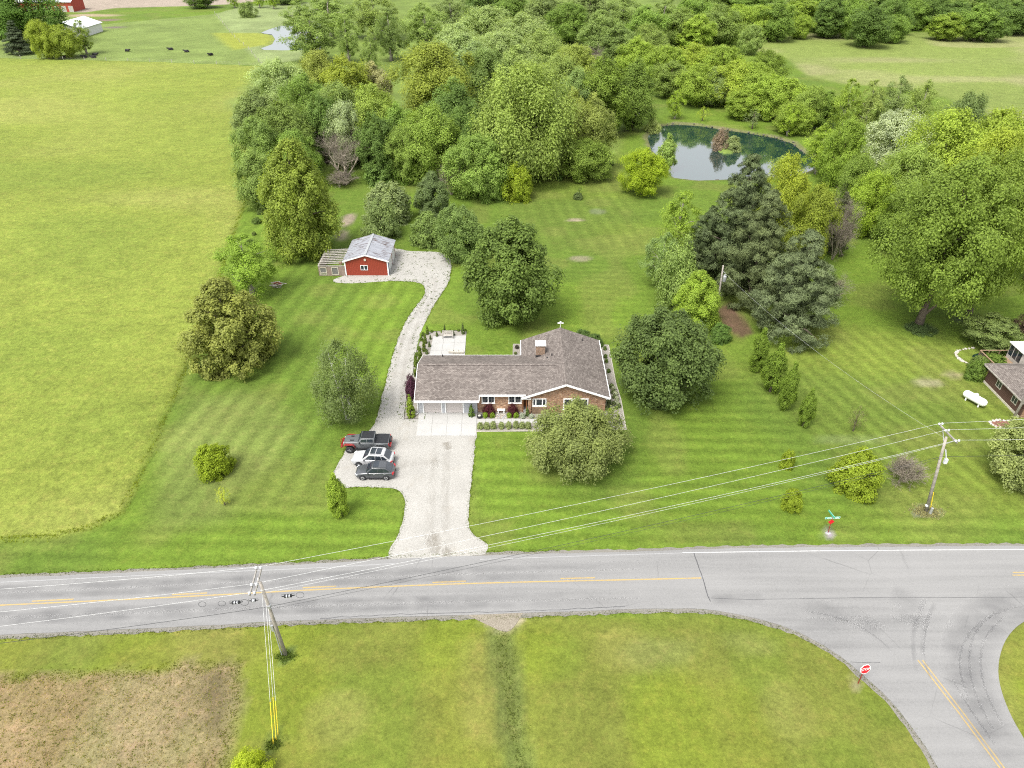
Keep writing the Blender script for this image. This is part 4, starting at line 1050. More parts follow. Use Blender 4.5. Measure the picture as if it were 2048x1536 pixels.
for a in (('oval_a',968,-18,80,13,DARK), ('oval_b',1030,-14,84,13,MID), ('oval_a',1088,-8,80,13,GREY), ('round_b',1138,6,80,13,MID), ('oval_a',1180,-12,80,14,GREY), ('oval_b',1200,22,76,13,(0.11,0.15,0.055)), ('loose_a',1248,-8,90,14,COTT),
          ('oval_a',1240,50,70,12,(0.10,0.14,0.05)), ('oval_b',1290,12,84,14,MID), ('loose_b',1330,-4,70,14,COTT), ('oval_a',1360,18,72,12,(0.12,0.165,0.045)), ('round_a',1300,48,76,11,(0.13,0.17,0.05)), ('oval_b',1380,-10,80,14,MID), ('oval_a',1395,30,64,11,LIME)):
    k += 1
    wood(*a, 'tree in the hazy top-centre thicket between silver trees and meadow, %s from the left' % 'first second third fourth fifth sixth seventh eighth ninth tenth eleventh twelfth thirteenth fourteenth'.split()[k-1], group=FARW)
wood('twigs', 1185, 78, 74, 8, (1,1,1), 'brown bare thicket tree behind the dark oval trees, left one', name='bare_tree')
wood('twigs', 1228, 76, 70, 8, (1,1,1), 'brown bare thicket tree behind the dark oval trees, right one', name='bare_tree')
wood('oval_b', 1272, 74, 66, 11, LIME, 'lime green tree rising behind the dark oval trees', FARW)
PONDG = 'lime trees behind the pond'
for a in (('round_b',1332,92,78,12,LIME,'lime tree at the left end of the group behind the pond'), ('round_a',1388,88,84,12,LIME2,'yellow lime tree top left behind the pond'), ('round_b',1445,92,80,12,LIME,'lime tree top centre behind the pond'),
          ('oval_a',1345,122,64,11,(0.115,0.155,0.04),'darker tree in the left gap behind the pond'), ('round_a',1400,128,80,12,LIME,'full lime tree directly behind the left part of the pond'), ('oval_b',1430,136,54,11,GREY,'grey tree between two lime trees behind the pond'),
          ('round_b',1472,122,84,13,LIME2,'tall lime tree behind the pond island'), ('round_a',1516,126,84,13,LIME,'lime tree right of the island, back one'), ('round_a',1534,100,76,12,(0.085,0.125,0.016),'dark green round crown standing above the lime trees'),
          ('round_b',1545,150,84,12,LIME,'lime tree right of the island, front one'), ('oval_a',1585,158,70,11,LIME,'slim lime tree towards the right end behind the pond'), ('round_a',1625,172,70,11,(0.12,0.165,0.035),'green tree above the right end of the pond'),
          ('oval_b',1658,182,56,10,(0.075,0.12,0.02),'dark green tree at the right end of the pond group'), ('oval_a',1490,180,60,8,LIME,'low lime tree in front of the group behind the island'), ('round_b',1590,205,70,8,LIME,'low lime tree on the far right bank')):
    wood(*a[:4], a[4] * 0.82, *a[5:], group=PONDG)
tree('loose_b', 1349, 238, 180, 40, LIME, 'two-stemmed young tree on the far left bank of the pond', name='young_tree')
tree('wisp', 1404, 242, 212, 32, LIME2, 'small lime sapling on the far bank of the pond')
tree('wisp', 1504, 258, 218, 44, GREY, 'half-bare grey sapling leaning over the far bank')
tree('loose_b', 1574, 272, 210, 56, LIME, 'thin lime tree on the far right bank of the pond', name='young_tree')
tree('bush_b', 1440, 296, 248, 38, (0.16,0.125,0.105), 'brown leafless willow shrub on the pond island', 'shrub')
tree('bush', 1464, 298, 263, 36, (0.15,0.18,0.085), 'grey green shrub on the pond island', 'shrub')
tree('loose_b', 1560, 348, 302, 50, (0.17,0.215,0.07), 'pale drooping young tree on the near bank of the pond', name='young_tree')
tree('loose_a', 1632, 348, 250, 86, LIME, 'lime tree with thin dark trunks at the right end of the pond', name='broadleaf_tree')
tree('round_b', 1670, 372, 240, 90, (0.12,0.17,0.03), 'full lime tree left of the silver tree')
tree('round_b', 1770, 352, 222, 136, (0.215,0.245,0.165), 'large silver-white leaved tree behind the right trees')
tree('round_a', 1895, 330, 186, 130, (0.085,0.115,0.045), 'dark grey green tree against the meadow')
for a in (('loose_b',1700,158,52,12,LIME,'thin see-through tree at the near edge of the meadow, left-most'), ('loose_b',1745,160,56,12,(0.15,0.18,0.06),'thin see-through tree at the near edge of the meadow, second'),
          ('loose_a',1800,152,70,13,GREY,'thin see-through tree at the near edge of the meadow, third'), ('loose_a',1850,160,64,13,(0.13,0.165,0.05),'thin see-through tree at the near edge of the meadow, right-most')):
    wood(*a, group='thin trees at the meadow edge')
for a in (('round_a',1905,222,170,17,(0.150,0.195,0.024),'lime tree mass behind the huge shade trees, left one'), ('round_b',1990,222,150,17,(0.165,0.210,0.026),'lime tree behind the huge shade trees, middle one'),
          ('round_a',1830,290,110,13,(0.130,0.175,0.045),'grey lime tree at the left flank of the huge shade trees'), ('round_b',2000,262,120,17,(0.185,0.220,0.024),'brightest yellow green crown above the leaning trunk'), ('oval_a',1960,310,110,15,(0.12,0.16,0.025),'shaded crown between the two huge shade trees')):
    wood(*a, group='lime trees behind the neighbour yard')
# treeline closing the meadow
TLG = 'treeline on the far side of the meadow'
ords = ['%s' % s for s in 'first second third fourth fifth sixth seventh eighth ninth tenth eleventh twelfth thirteenth fourteenth fifteenth sixteenth'.split()]
for i in range(16):
    x = 1440 + i * 43 + rng_w.uniform(-10, 10)
    dk = x > 1640
    wood(rng_w.choice(('oval_a', 'oval_b', 'round_a', 'round_b')), x, rng_w.uniform(-6, 14) - (4 if dk else 0), rng_w.uniform(58, 82), rng_w.uniform(11, 13.5), (DARK if i % 3 else MID) if dk else rng_w.choice((LIME, MID, (0.12,0.165,0.05))),
         'tree %s from the left in the treeline closing the far side of the meadow' % ords[i], TLG)
for i in range(12):
    x = 1420 + i * 58 + rng_w.uniform(-10, 10)
    wood(rng_w.choice(('oval_a', 'oval_b', 'loose_a')), x, -22 + rng_w.uniform(-6, 6), 80, 13, rng_w.choice((MID, COTT, DARK)), 'tree at the very top edge behind the far treeline, %s from the left' % ords[i], 'trees behind the far treeline')
for i, (x, tp, w, h, c, ds) in enumerate(((1377,24,58,11,LIME,'lime tree left of the two little trees by the meadow'), (1440,46,34,7,MID,'left of the two little dark trees standing before the meadow'), (1458,44,30,8,(0.08,0.125,0.02),'right of the two little dark trees standing before the meadow'),
                              (1505,50,44,9,(0.13,0.175,0.06),'thin pale tree at the corner of the meadow'), (1546,12,48,11,LIME,'free-standing lime tree in front of the treeline'), (1604,30,44,8,LIME,'small lime tree at the left end of the meadow treeline'),
                              (1660,28,50,8,DARK,'small dark tree at the foot of the meadow treeline'), (1790,30,60,9,MID,'mid green tree low in the meadow treeline'), (1900,26,60,9,LIME,'lime tree low in the meadow treeline'), (1990,28,60,9,DARK,'dark low tree at the right end of the meadow treeline'))):
    wood('round_b' if i % 2 else 'oval_a', x, tp, w, h, c, ds, 'small trees around the meadow')
tree('bush', 1705, 66, 40, 44, LIME, 'lime shrub at the foot of the meadow treeline, left one', 'shrub')
tree('bush', 1738, 65, 36, 50, LIME, 'lime shrub at the foot of the meadow treeline, right one', 'shrub')
# farmyard trees, top left
tree('round_b', 65, 92, -30, 160, (0.060, 0.105, 0.022), 'large dark shade tree over the farmyard roofs')
tree('round_a', 5, 70, -25, 110, (0.085, 0.13, 0.03), 'green tree at the top left corner over the farmyard')
tree('spruce', 42, 108, 42, 58, (0.055, 0.075, 0.045), 'dark spruce tree at the left edge of the farmyard')
tree('round_b', 98, 118, 40, 62, (0.15, 0.185, 0.03), 'lime tree in front of the farm roofs, left one')
tree('round_a', 140, 116, 50, 66, (0.135, 0.17, 0.03), 'lime tree in front of the farm roofs, middle one')
tree('loose_b', 174, 108, 40, 46, (0.11, 0.145, 0.03), 'thin dark-stemmed tree at the right end of the farmyard', name='broadleaf_tree')
tree('round_a', 404, 16, -22, 66, (0.06, 0.095, 0.02), 'dark tree alone on the far pasture at the top edge')
tree('bush_b', 498, 34, 2, 40, (0.11, 0.145, 0.05), 'grey green shrub tree on the far pasture beside the farm pond', name='broadleaf_tree')
for x, y in ((470,12), (520,12), (548,14)):
    tree('loose_b', x, y + 4, -24, 30, LIME, {470:'thin pale tree at the top edge left of the farm pond',520:'thin pale tree at the top edge above the grey green shrub tree',548:'thin pale tree at the top edge right of the grey green shrub tree'}[x], name='young_tree')
tree('round_b', 575, 8, -26, 70, (0.06,0.09,0.03), 'dark tree at the top edge behind the farm pond')
# little shrubs on lawns
for (x, y, tp, w, c, ds) in ((1120,360,349,16,(0.07,0.115,0.03),'small round shrub on the back lawn'), (1156,398,384,20,(0.075,0.10,0.04),'dark shrub at the foot of a sapling on the back lawn'), (1218,330,321,22,(0.07,0.10,0.035),'low dark shrub at the edge of the mown path by the pond'),
                         (524,410,402,14,(0.08,0.11,0.035),'tiny shrub on the mown strip, furthest of five'), (521,428,420,14,(0.08,0.11,0.035),'tiny shrub on the mown strip, second of five'), (514,446,435,20,(0.075,0.11,0.03),'tiny shrub on the mown strip, third of five'),
                         (508,470,463,10,(0.09,0.12,0.035),'tiny shrub on the mown strip, fourth of five'), (502,490,478,18,(0.075,0.11,0.03),'tiny shrub on the mown strip, nearest of five')):
    tree('bush', x, y, tp, w, c, ds, 'shrub')
tree('wisp', 1158, 396, 372, 20, (0.09,0.13,0.03), 'small sapling in the dark shrub on the back lawn', 'sapling')
tree('twigs', 1665, 602, 535, 60, None, 'dead brown brush heap under the front pine', 'brush', name='brush_heap')
# ================================================================== the house (local metres are scaled by 1.08)
def shingle(name, along_x):
    t = NT(name).set(0.95, 0, 0.15)
    co = t.coord()
    sp = t.n('SeparateXYZ'); t.l(co, sp.inputs[0]); cb = t.n('CombineXYZ')
    t.l(sp.outputs[0 if along_x else 1], cb.inputs[0]); t.l(sp.outputs[1 if along_x else 0], cb.inputs[1])
    br = t.n('TexBrick'); t.l(cb.outputs[0], br.inputs['Vector'])
    br.inputs['Scale'].default_value = 1.0; br.inputs['Brick Width'].default_value = 0.30; br.inputs['Row Height'].default_value = 0.15
    br.inputs['Mortar Size'].default_value = 0.012; br.inputs['Color1'].default_value = (0.115, 0.098, 0.088, 1); br.inputs['Color2'].default_value = (0.200, 0.176, 0.158, 1); br.inputs['Mortar'].default_value = (0.06, 0.05, 0.048, 1)
    br.inputs['Bias'].default_value = -0.05
    v = t.ramp(t.noise(co, 4.5, 5, 0.8), [(0.3, 0.72), (0.7, 1.28)])
    c = t.mixc(br.outputs['Color'], v, 1.0, 'MULTIPLY')
    c = t.mixc(c, t.ramp(t.noise(co, 0.5, 3), [(0.3, 0.88), (0.7, 1.12)]), 1.0, 'MULTIPLY')
    t.base(c); t.bump(br.outputs['Fac'], -0.4, 0.01)
    return t.m
M['shx'] = shingle('roof_shingles', True); M['shy'] = shingle('roof_shingles_cross', False)
def brickmat(name, cols, wdt=0.36, hgt=0.11, mort=(0.26, 0.22, 0.18)):
    t = NT(name).set(0.9, 0, 0.2)
    co = t.coord()
    sp = t.n('SeparateXYZ'); t.l(co, sp.inputs[0]); cb = t.n('CombineXYZ')
    t.l(t.math('ADD', sp.outputs[0], sp.outputs[1]), cb.inputs[0]); t.l(sp.outputs[2], cb.inputs[1])
    br = t.n('TexBrick'); t.l(cb.outputs[0], br.inputs['Vector'])
    br.inputs['Scale'].default_value = 1.0; br.inputs['Brick Width'].default_value = wdt; br.inputs['Row Height'].default_value = hgt
    br.inputs['Mortar Size'].default_value = 0.012; br.inputs['Color1'].default_value = (*cols[0], 1); br.inputs['Color2'].default_value = (*cols[1], 1); br.inputs['Mortar'].default_value = (*mort, 1)
    n = t.noise(t.mapping(co, (2.2, 2.2, 7.0)), 1.0, 4, 0.7)
    c = t.mixc(br.outputs['Color'], cols[2], t.ramp(n, [(0.5, 0.0), (0.68, 0.9)]))
    c = t.mixc(c, t.ramp(t.noise(t.mapping(co, (3, 3, 9)), 1.0, 4, 0.8), [(0.3, 0.4), (0.7, 1.6)]), 1.0, 'MULTIPLY')
    t.base(c); t.bump(br.outputs['Fac'], -0.4, 0.02)
    return t.m
M['brick'] = brickmat('mixed_brick', ((0.21, 0.10, 0.055), (0.32, 0.175, 0.095), (0.42, 0.30, 0.20)))
M['chimbrick'] = brickmat('chimney_brick', ((0.15, 0.085, 0.05), (0.21, 0.13, 0.085), (0.28, 0.20, 0.14)), 0.25, 0.09)
t = NT('pale_siding').set(0.7, 0, 0.3)
co = t.coord(); wv = t.n('TexWave'); wv.bands_direction = 'Z'; wv.inputs['Scale'].default_value = 1.6; t.l(co, wv.inputs['Vector'])
t.base(t.mixc((0.37, 0.38, 0.395), (0.31, 0.32, 0.335), t.ramp(wv.outputs['Fac'], [(0.0, 0.6), (0.25, 0.0)]))); t.bump(wv.outputs['Fac'], 0.3, 0.02)
M['siding'] = t.m
M['doortan'] = mat_plain('taupe_door_paint', (0.45, 0.412, 0.39), 0.6, 0.05)
M['doorglass'] = mat_plain('frosted_door_glass', (0.15, 0.145, 0.14), 0.2, 0.1)
M['soffit'] = mat_plain('white_soffit', (0.62, 0.62, 0.61), 0.6, 0.04)
M['porchwood'] = mat_plain('stained_porch_wood', (0.20, 0.085, 0.035), 0.6, 0.2)

house = thing('brick_house', 'single-storey brick house with grey brown shingle roofs and a two-door garage wing', 'house', (0, 66.7 * 1.08, 0), 0, scale=1.08)
Y0 = 66.7
def Hp(x, Y, z): return (x, Y - Y0, z)
PITCHR = 0.373
def zl(Y): return 2.5 + PITCHR * (min(Y, 141.32 - Y) - 65.8)
# walls
mb = MB()
mb.b(-10.9, -10.72, 0.0, 8.4, 0, 2.55); mb.b(-10.72, -10.35, 0, 0.18, 0, 2.55); mb.b(-8.18, -7.77, 0, 0.18, 0, 2.55); mb.b(-5.67, -4.05, 0, 0.18, 0, 2.55); mb.b(-10.35, -8.18, 0, 0.18, 2.02, 2.55); mb.b(-7.77, -5.67, 0, 0.18, 2.02, 2.55)
mb.add([(-10.9, 0, 2.55), (-10.9, 8.4, 2.55), (-10.9, 3.96, 4.15), (-10.72, 0, 2.55), (-10.72, 8.4, 2.55), (-10.72, 3.96, 4.15)], [(0, 1, 2), (3, 5, 4), (0, 2, 5, 3), (1, 4, 5, 2)])
mb.b(-10.72, 1.4, 8.22, 8.4, 0, 2.55); mb.b(-4.2, -4.05, 0.18, 0.25, 0, 2.6)
mb.build('garage_wall', M['siding'], house)
mb = MB()
mb.b(-4.05, 1.2, 0.25, 0.45, 0, 2.86)
mb.b(1.2, 2.2, 1.4, 1.55, 0, 2.9); mb.b(1.05, 1.2, 0.45, 1.55, 0, 2.6)
mb.build('brick_wall', M['brick'], house)
mb = MB()
gz = lambda x: 2.36 + PITCHR * (5.05 - abs(x - 6.2))
pts = [(2.2, 0), (10.85, 0), (10.85, gz(10.85)), (6.2, gz(6.2)), (2.2, gz(2.2))]
fr = [(x, 0.05, z) for x, z in pts]; bk = [(x, 0.30, z) for x, z in pts]
n = 5
mb.add(fr + bk, [(0, 1, 2, 3, 4), (9, 8, 7, 6, 5)] + [(i, i + n, (i + 1) % n + n, (i + 1) % n) for i in range(n)])
mb.b(10.62, 10.85, 0.30, 12.0, 0, 2.5); mb.b(1.5, 10.62, 11.8, 12.0, 0, 2.5); mb.b(1.5, 1.7, 8.4, 11.8, 0, 2.5); mb.b(2.2, 2.42, 0.30, 1.55, 0, 2.7)
mb.add([(1.5, 12.0, 2.5), (10.85, 12.0, 2.5), (6.2, 12.0, 4.1)], [(0, 1, 2)])
mb.build('gable_wall', M['brick'], house)
MB().b(1.85, 2.22, -0.12, 0.25, 0, 2.5).build('brick_pier', M['brick'], house)
for x in (1.22, 1.62):
    MB().b(x, x + 0.10, -0.05, 0.05, 0, 2.5).build('porch_post', M['porchwood'], house)
MB().b(1.22, 2.2, 0.0, 1.4, 0.0, 0.12).build('porch_step', M['concrete'], house)
MB().b(1.30, 2.1, 1.36, 1.42, 0.12, 2.15).build('entry_door', M['porchwood'], house)
# roofs: slabs with their own thickness
zr = zl(70.66)
mb = MB(); mb.poly([Hp(-11.15, 65.8, 2.5), Hp(-3.82, 65.8, 2.5), Hp(-3.82, 66.55, 2.78), Hp(1.9, 66.55, 2.78), Hp(6.02, 70.66, zr), Hp(-11.15, 70.66, zr)], 0.10)
r1 = mb.build('garage_roof', M['shx'], house)
mb = MB(); mb.poly([Hp(-11.15, 70.66, zr), Hp(6.02, 70.66, zr), Hp(1.25, 75.5, 2.5), Hp(-11.15, 75.5, 2.5)], 0.10); mb.build('garage_roof', M['shx'], house)
zg = 2.5 + PITCHR * 5.05
mb = MB(); mb.poly([Hp(1.15, 66.37, 2.5), Hp(6.2, 66.37, zg), Hp(6.2, 79.15, zg), Hp(1.15, 79.15, 2.5)], 0.10); r2 = mb.build('gable_roof', M['shy'], house)
mb = MB(); mb.poly([Hp(6.2, 66.37, zg), Hp(11.25, 66.37, 2.5), Hp(11.25, 79.15, 2.5), Hp(6.2, 79.15, zg)], 0.10); mb.build('gable_roof', M['shy'], house)
mb = MB()
for s in (-1, 1): mb.poly([Hp(6.2 + s * 0.005, 66.6, zg + 0.055), Hp(6.2 + s * 0.24, 66.6, zg + 0.055 - 0.088), Hp(6.2 + s * 0.24, 79.1, zg + 0.055 - 0.088), Hp(6.2 + s * 0.005, 79.1, zg + 0.055)], 0.05)
mb.build('ridge_cap', M['shy'], r2)
mb = MB()
for s in (-1, 1): mb.poly([Hp(-10.5, 70.66 + s * 0.005, zr + 0.05), Hp(5.2, 70.66 + s * 0.005, zr + 0.05), Hp(5.2, 70.66 + s * 0.22, zr + 0.05 - 0.08), Hp(-10.5, 70.66 + s * 0.22, zr + 0.05 - 0.08)], 0.05)
mb.build('ridge_cap', M['shx'], r1)
# white fascias, gutters
def fascia(a, b_, w=0.06, h=0.24): MB().beam(a, b_, w, h).build('fascia', M['white'], house)
fascia(Hp(-11.18, 65.74, 2.36), Hp(-3.79, 65.74, 2.36), 0.12, 0.22)
fascia(Hp(-3.76, 65.74, 2.37), Hp(-3.76, 66.53, 2.66)); fascia(Hp(-3.72, 66.50, 2.66), Hp(1.6, 66.50, 2.66))
fascia(Hp(1.08, 66.34, 2.33), Hp(6.2, 66.34, zg - 0.17)); fascia(Hp(6.2, 66.34, zg - 0.17), Hp(11.32, 66.34, 2.33))
fascia(Hp(11.30, 66.40, 2.40), Hp(11.30, 79.15, 2.40), 0.10, 0.16); fascia(Hp(1.10, 75.6, 2.40), Hp(1.10, 79.15, 2.40), 0.10, 0.16)
fascia(Hp(-11.19, 65.75, 2.38), Hp(-11.19, 70.66, zr - 0.12), 0.05, 0.18); fascia(Hp(-11.19, 70.66, zr - 0.12), Hp(-11.19, 75.5, 2.38), 0.05, 0.18)
fascia(Hp(-11.15, 75.55, 2.40), Hp(1.1, 75.55, 2.40), 0.10, 0.14)
MB().b(1.18, 2.2, -0.33, 0.04, 2.20, 2.26).build('soffit', M['soffit'], house); MB().b(10.85, 11.25, -0.33, 0.04, 2.20, 2.26).build('soffit', M['soffit'], house)
MB().beam(Hp(-10.98, 66.02, 2.25), Hp(-10.98, 66.62, 2.05), 0.09, 0.09).beam(Hp(-10.98, 66.62, 2.05), Hp(-10.98, 66.62, 0.1), 0.09, 0.09).beam(Hp(-10.98, 66.62, 0.1), Hp(-11.25, 66.4, 0.06), 0.09, 0.09).build('downspout', M['white'], house)
# garage doors: four hinged rows, slim lights in the top row
for x0, x1 in ((-10.27, -8.26), (-7.69, -5.75)):
    d = MB().b(x0, x1, 0.10, 0.14, 0.02, 2.0).build('garage_door', M['doortan'], house)
    for i in range(4):
        MB().b(x0 + 0.015, x1 - 0.015, 0.065, 0.098, 0.03 + i * 0.49, 0.03 + i * 0.49 + 0.475).build('panel', M['doortan'], d)
    w2 = (x1 - x0) / 2
    for k in range(2):
        MB().b(x0 + 0.10 + k * w2, x0 + w2 - 0.06 + k * w2, 0.050, 0.064, 1.62, 1.84).build('pane', M['doorglass'], d)
    for a, b_ in ((x0 - 0.12, x0 - 0.005), (x1 + 0.005, x1 + 0.12)):
        MB().b(a, b_, -0.03, 0.12, 0, 2.12).build('trim', M['white'], d)
    MB().b(x0 - 0.005, x1 + 0.005, -0.03, 0.12, 2.01, 2.12).build('trim', M['white'], d)
def window(x0, x1, z0, z1, y, lights, grid=True, fw=0.10, hood=False):
    w = MB()
    w.b(x0, x1, y - 0.06, y, z0, z0 + fw); w.b(x0, x1, y - 0.06, y, z1 - fw, z1)
    n_ = len(lights)
    xs_ = [x0 + (x1 - x0) * f for f in lights]
    w.b(x0, x0 + fw, y - 0.06, y, z0 + fw, z1 - fw); w.b(x1 - fw, x1, y - 0.06, y, z0 + fw, z1 - fw)
    for xm in xs_: w.b(xm - fw * 0.65, xm + fw * 0.65, y - 0.06, y, z0 + fw, z1 - fw)
    f_ = w.build('window', M['white'], house)
    eds = [x0 + fw] + sum([[xm - fw * 0.65, xm + fw * 0.65] for xm in xs_], []) + [x1 - fw]
    for a, b_ in zip(eds[::2], eds[1::2]):
        MB().b(a, b_, y - 0.020, y - 0.006, z0 + fw, z1 - fw).build('pane', M['glass'], f_)
        if grid:
            m = MB(); m.b((a + b_) / 2 - 0.018, (a + b_) / 2 + 0.018, y - 0.034, y - 0.021, z0 + fw, z1 - fw)
            m.b(a, (a + b_) / 2 - 0.018, y - 0.034, y - 0.021, (z0 + z1) / 2 - 0.018, (z0 + z1) / 2 + 0.018); m.b((a + b_) / 2 + 0.018, b_, y - 0.034, y - 0.021, (z0 + z1) / 2 - 0.018, (z0 + z1) / 2 + 0.018)
            m.build('muntin', M['doorglass'], f_)
    MB().b(x0 - 0.05, x1 + 0.05, y - 0.10, y, z0 - 0.06, z0 - 0.002).build('sill', M['white'], f_)
    return f_
window(-3.52, -2.0, 1.30, 2.45, 0.25, (0.5,)); window(-0.42, 1.10, 1.30, 2.45, 0.25, (0.5,))
window(2.38, 3.98, 1.05, 2.10, 0.05, (0.24, 0.72), False); window(5.95, 8.85, 0.55, 2.10, 0.05, (0.34, 0.66), False, 0.13)
MB().b(2.35, 4.0, -0.16, 0.045, 0.0, 0.9).build('bay_base', M['brownwood'], house)
# chimney
ch = MB().b(2.95, 4.05, 7.35, 8.25, 2.9, 4.75).build('chimney', M['chimbrick'], house)
MB().b(2.85, 4.15, 7.25, 8.35, 4.752, 4.90).build('chimney_cap', M['white'], ch)
MB().b(3.25, 3.75, 7.55, 8.05, 4.902, 5.12).build('flue', M['white'], ch)
MB().b(2.90, 4.10, 7.18, 7.34, 2.98, 3.42).build('flashing', M['black'], ch)
for x, Y, h in ((4.85, 73.2, 0.35), (8.9, 77.5, 0.4), (-8.6, 74.6, 0.35)):
    zb = 2.5 + PITCHR * ((5.05 - abs(x - 6.2)) if x > 1 else (min(Y, 141.32 - Y) - 65.8))
    MB().cyl((x, Y - Y0, zb - 0.05), 0.06, h, 8).build('vent_pipe', M['black'], house)
a_ = MB(); a_.cyl((6.2, 12.5, zg), 0.03, 0.75, 6); a_.beam((5.82, 12.5, zg + 0.62), (6.58, 12.5, zg + 0.62), 0.13, 0.08); a_.lathe((6.2, 12.5, zg + 0.66), ((0.02, 0), (0.14, 0.04), (0.12, 0.14), (0.02, 0.19)), 8)
a_.build('roof_antenna', M['white'], house)
MB().b(4.2, 4.45, 7.2 - 0.9, 7.2 - 0.72, 3.55, 3.72).build('roof_vent', M['black'], house)

# ================================================================== garden plants
def gp(key, px, py, top, w, c, ds, cat='shrub', group=None, name=None):
    return tree(key, px, py, top, w, c, ds, cat, group, name)
gp('dome', 978, 829, 808, 27, (0.050, 0.014, 0.020), 'burgundy weeping maple left of the white garden bench', 'shrub')
gp('dome', 1025.5, 829, 808.5, 25, (0.050, 0.014, 0.020), 'burgundy weeping maple right of the white garden bench', 'shrub')
BX = (0.115, 0.170, 0.020)
for x, ds in ((970.5, 'round clipped green boxwood, first from the apron'), (984.3, 'round clipped green boxwood left of the bench, second from the apron'), (1019, 'round clipped green boxwood right of the bench, third from the apron'), (1032, 'round clipped green boxwood, fourth from the apron')):
    gp('ball', x, 834.5, 824.5, 11.5, BX, ds, group='clipped boxwood balls')
VG = (0.150, 0.175, 0.085)
for k, (x, y) in enumerate(((960.6, 857), (973.5, 857.5), (986.4, 857), (1003, 856.5), (1017.5, 856.5), (1032, 856), (1044, 856), (1056, 856.5))):
    gp('ball', x, y, y - 12.5 - (k % 3), 13.5, VG, 'variegated grey green shrub in the row along the walk, %s from the apron' % ords[k], group='variegated shrubs along the walk')
gp('arbor', 943, 833, 809, 13, (0.075, 0.125, 0.030), 'small green conical shrub at the right corner of the garage apron')
gp('arbor', 1054.5, 832, 815, 9, (0.075, 0.115, 0.035), 'narrow conical shrub beside the entry porch')
gp('ball', 1045, 836, 826, 12, (0.21, 0.23, 0.22), 'silver blue mounded shrub left of the entry')
gp('ball', 1063, 836, 828, 11, (0.20, 0.22, 0.21), 'silver blue mounded shrub right of the entry')
gp('arbor', 822, 833, 789, 19, (0.125, 0.180, 0.022), 'large bright conical arborvitae at the front corner of the garage')
gp('bush', 824, 797, 762, 24, (0.060, 0.024, 0.046), 'lower purple leaved shrub beside the garage wall')
gp('bush_b', 822, 776, 748, 22, (0.055, 0.022, 0.042), 'upper purple leaved shrub beside the garage wall')
AR = (0.085, 0.125, 0.022)
for k, (x, y, tp, w) in enumerate(((834.5, 752, 706, 14), (841, 724, 694, 12), (848.5, 703, 678, 9), (851, 687, 666, 7.5), (855, 669, 651, 7.5))):
    gp('arbor', x, y, tp, w, AR, 'arborvitae in the row between drive and patio, %s from the front' % ords[k], group='arborvitae row by the patio')
for x, y, tp, w, ds in ((889.5, 664, 648, 5, 'thin columnar shrub behind the patio bench'), (926, 668, 646, 8, 'columnar shrub at the far right corner of the patio'), (874, 673, 662, 6, 'small cone shrub left of the patio bench'), (907, 671, 661, 6, 'small cone shrub right of the patio bench'),
                    (861, 679, 669, 5, 'small cone shrub on the left patio border, furthest'), (859, 694, 682, 6, 'small cone shrub on the left patio border, middle'), (854, 708, 697, 7, 'small cone shrub on the left patio border, nearest')):
    gp('arbor', x, y, tp, w, (0.075, 0.11, 0.035), ds)
for k, (x, y) in enumerate(((864, 664.5), (884, 664.8), (900, 663.3), (917, 662.5), (930.5, 662.5))):
    gp('ball', x, y, y - 5.5, 6.5, (0.085, 0.125, 0.025), 'tiny ball shrub in the back patio border, %s from the left' % ords[k], group='tiny ball shrubs of the patio border')
for k, (x, y) in enumerate(((846, 672), (843, 682), (838, 700), (835, 712), (831, 730))):
    gp('ball', x, y, y - 8, 9, (0.075, 0.11, 0.025), 'low shrub along the drive side of the patio bed, %s from the back' % ords[k], group='low shrubs along the drive')
WS = (0.235, 0.25, 0.215)
for k, (zx, zy) in enumerate(((1705,290),(1742,335),(1725,400),(1775,430),(1755,490),(1802,520),(1655,575),(1580,580),(1735,610),(1795,590),(1655,665),(1575,650),(1592,705),(1712,712),(1842,655))):
    gp('ball', 1040 + zx * .1074, 740 + zy * .1074 + 4.5, 740 + zy * .1074 - 4.0, 9 if k % 3 else 11, WS if k % 2 else (0.10, 0.125, 0.06), 'white flowering mound right of the house, %s from the back' % (ords + ['seventeenth'])[k] if k % 2 else 'dark mound among the white flowering ones right of the house, %s from the back' % ords[k], group='mounded shrubs right of the house')
for zx, zy, w, h, key, c, ds in ((1790,725,9,7,'ball',(0.08,0.12,0.03),'green mound at the front end of the white flowering shrubs'), (1672,800,11,9,'ball',(0.14,0.20,0.02),'bright green mound in the right corner bed'), (1650,935,9,15,'arbor',(0.06,0.095,0.035),'dark cone shrub in the right corner bed'),
                         (1826,905,7.5,8,'ball',(0.085,0.12,0.025),'small ball shrub in the right corner bed'), (1868,980,4.5,10,'arbor',(0.07,0.105,0.03),'thin cone shrub in the right corner bed, back one'), (1888,1055,5.5,11,'arbor',(0.07,0.105,0.03),'thin cone shrub in the right corner bed, front one')):
    x, y = 1040 + zx * .1074, 740 + zy * .1074
    gp(key, x, y, y - h, w, c, ds)
for x, y, ds in ((1209.7, 700, 'small shrub behind the right back corner of the house, furthest'), (1210.8, 716, 'small shrub along the right house wall, second'), (1212.7, 725, 'small shrub along the right house wall, third'), (1217, 745, 'small shrub along the right house wall, nearest')):
    gp('ball', x, y, y - 8, 8, (0.075, 0.11, 0.03), ds)
gp('bush', 1165, 684, 660, 34, (0.06, 0.095, 0.03), 'dark shrub peeking over the back of the roof, left one')
gp('bush', 1188, 690, 668, 34, (0.06, 0.095, 0.03), 'dark shrub peeking over the back of the roof, right one')
gp('ball', 1034, 697, 690, 9, (0.05, 0.045, 0.04), 'dark pot shrub at the back corner of the house')
gp('ball', 1031, 709, 703, 7, (0.10, 0.12, 0.05), 'small grey shrub at the back corner of the house')
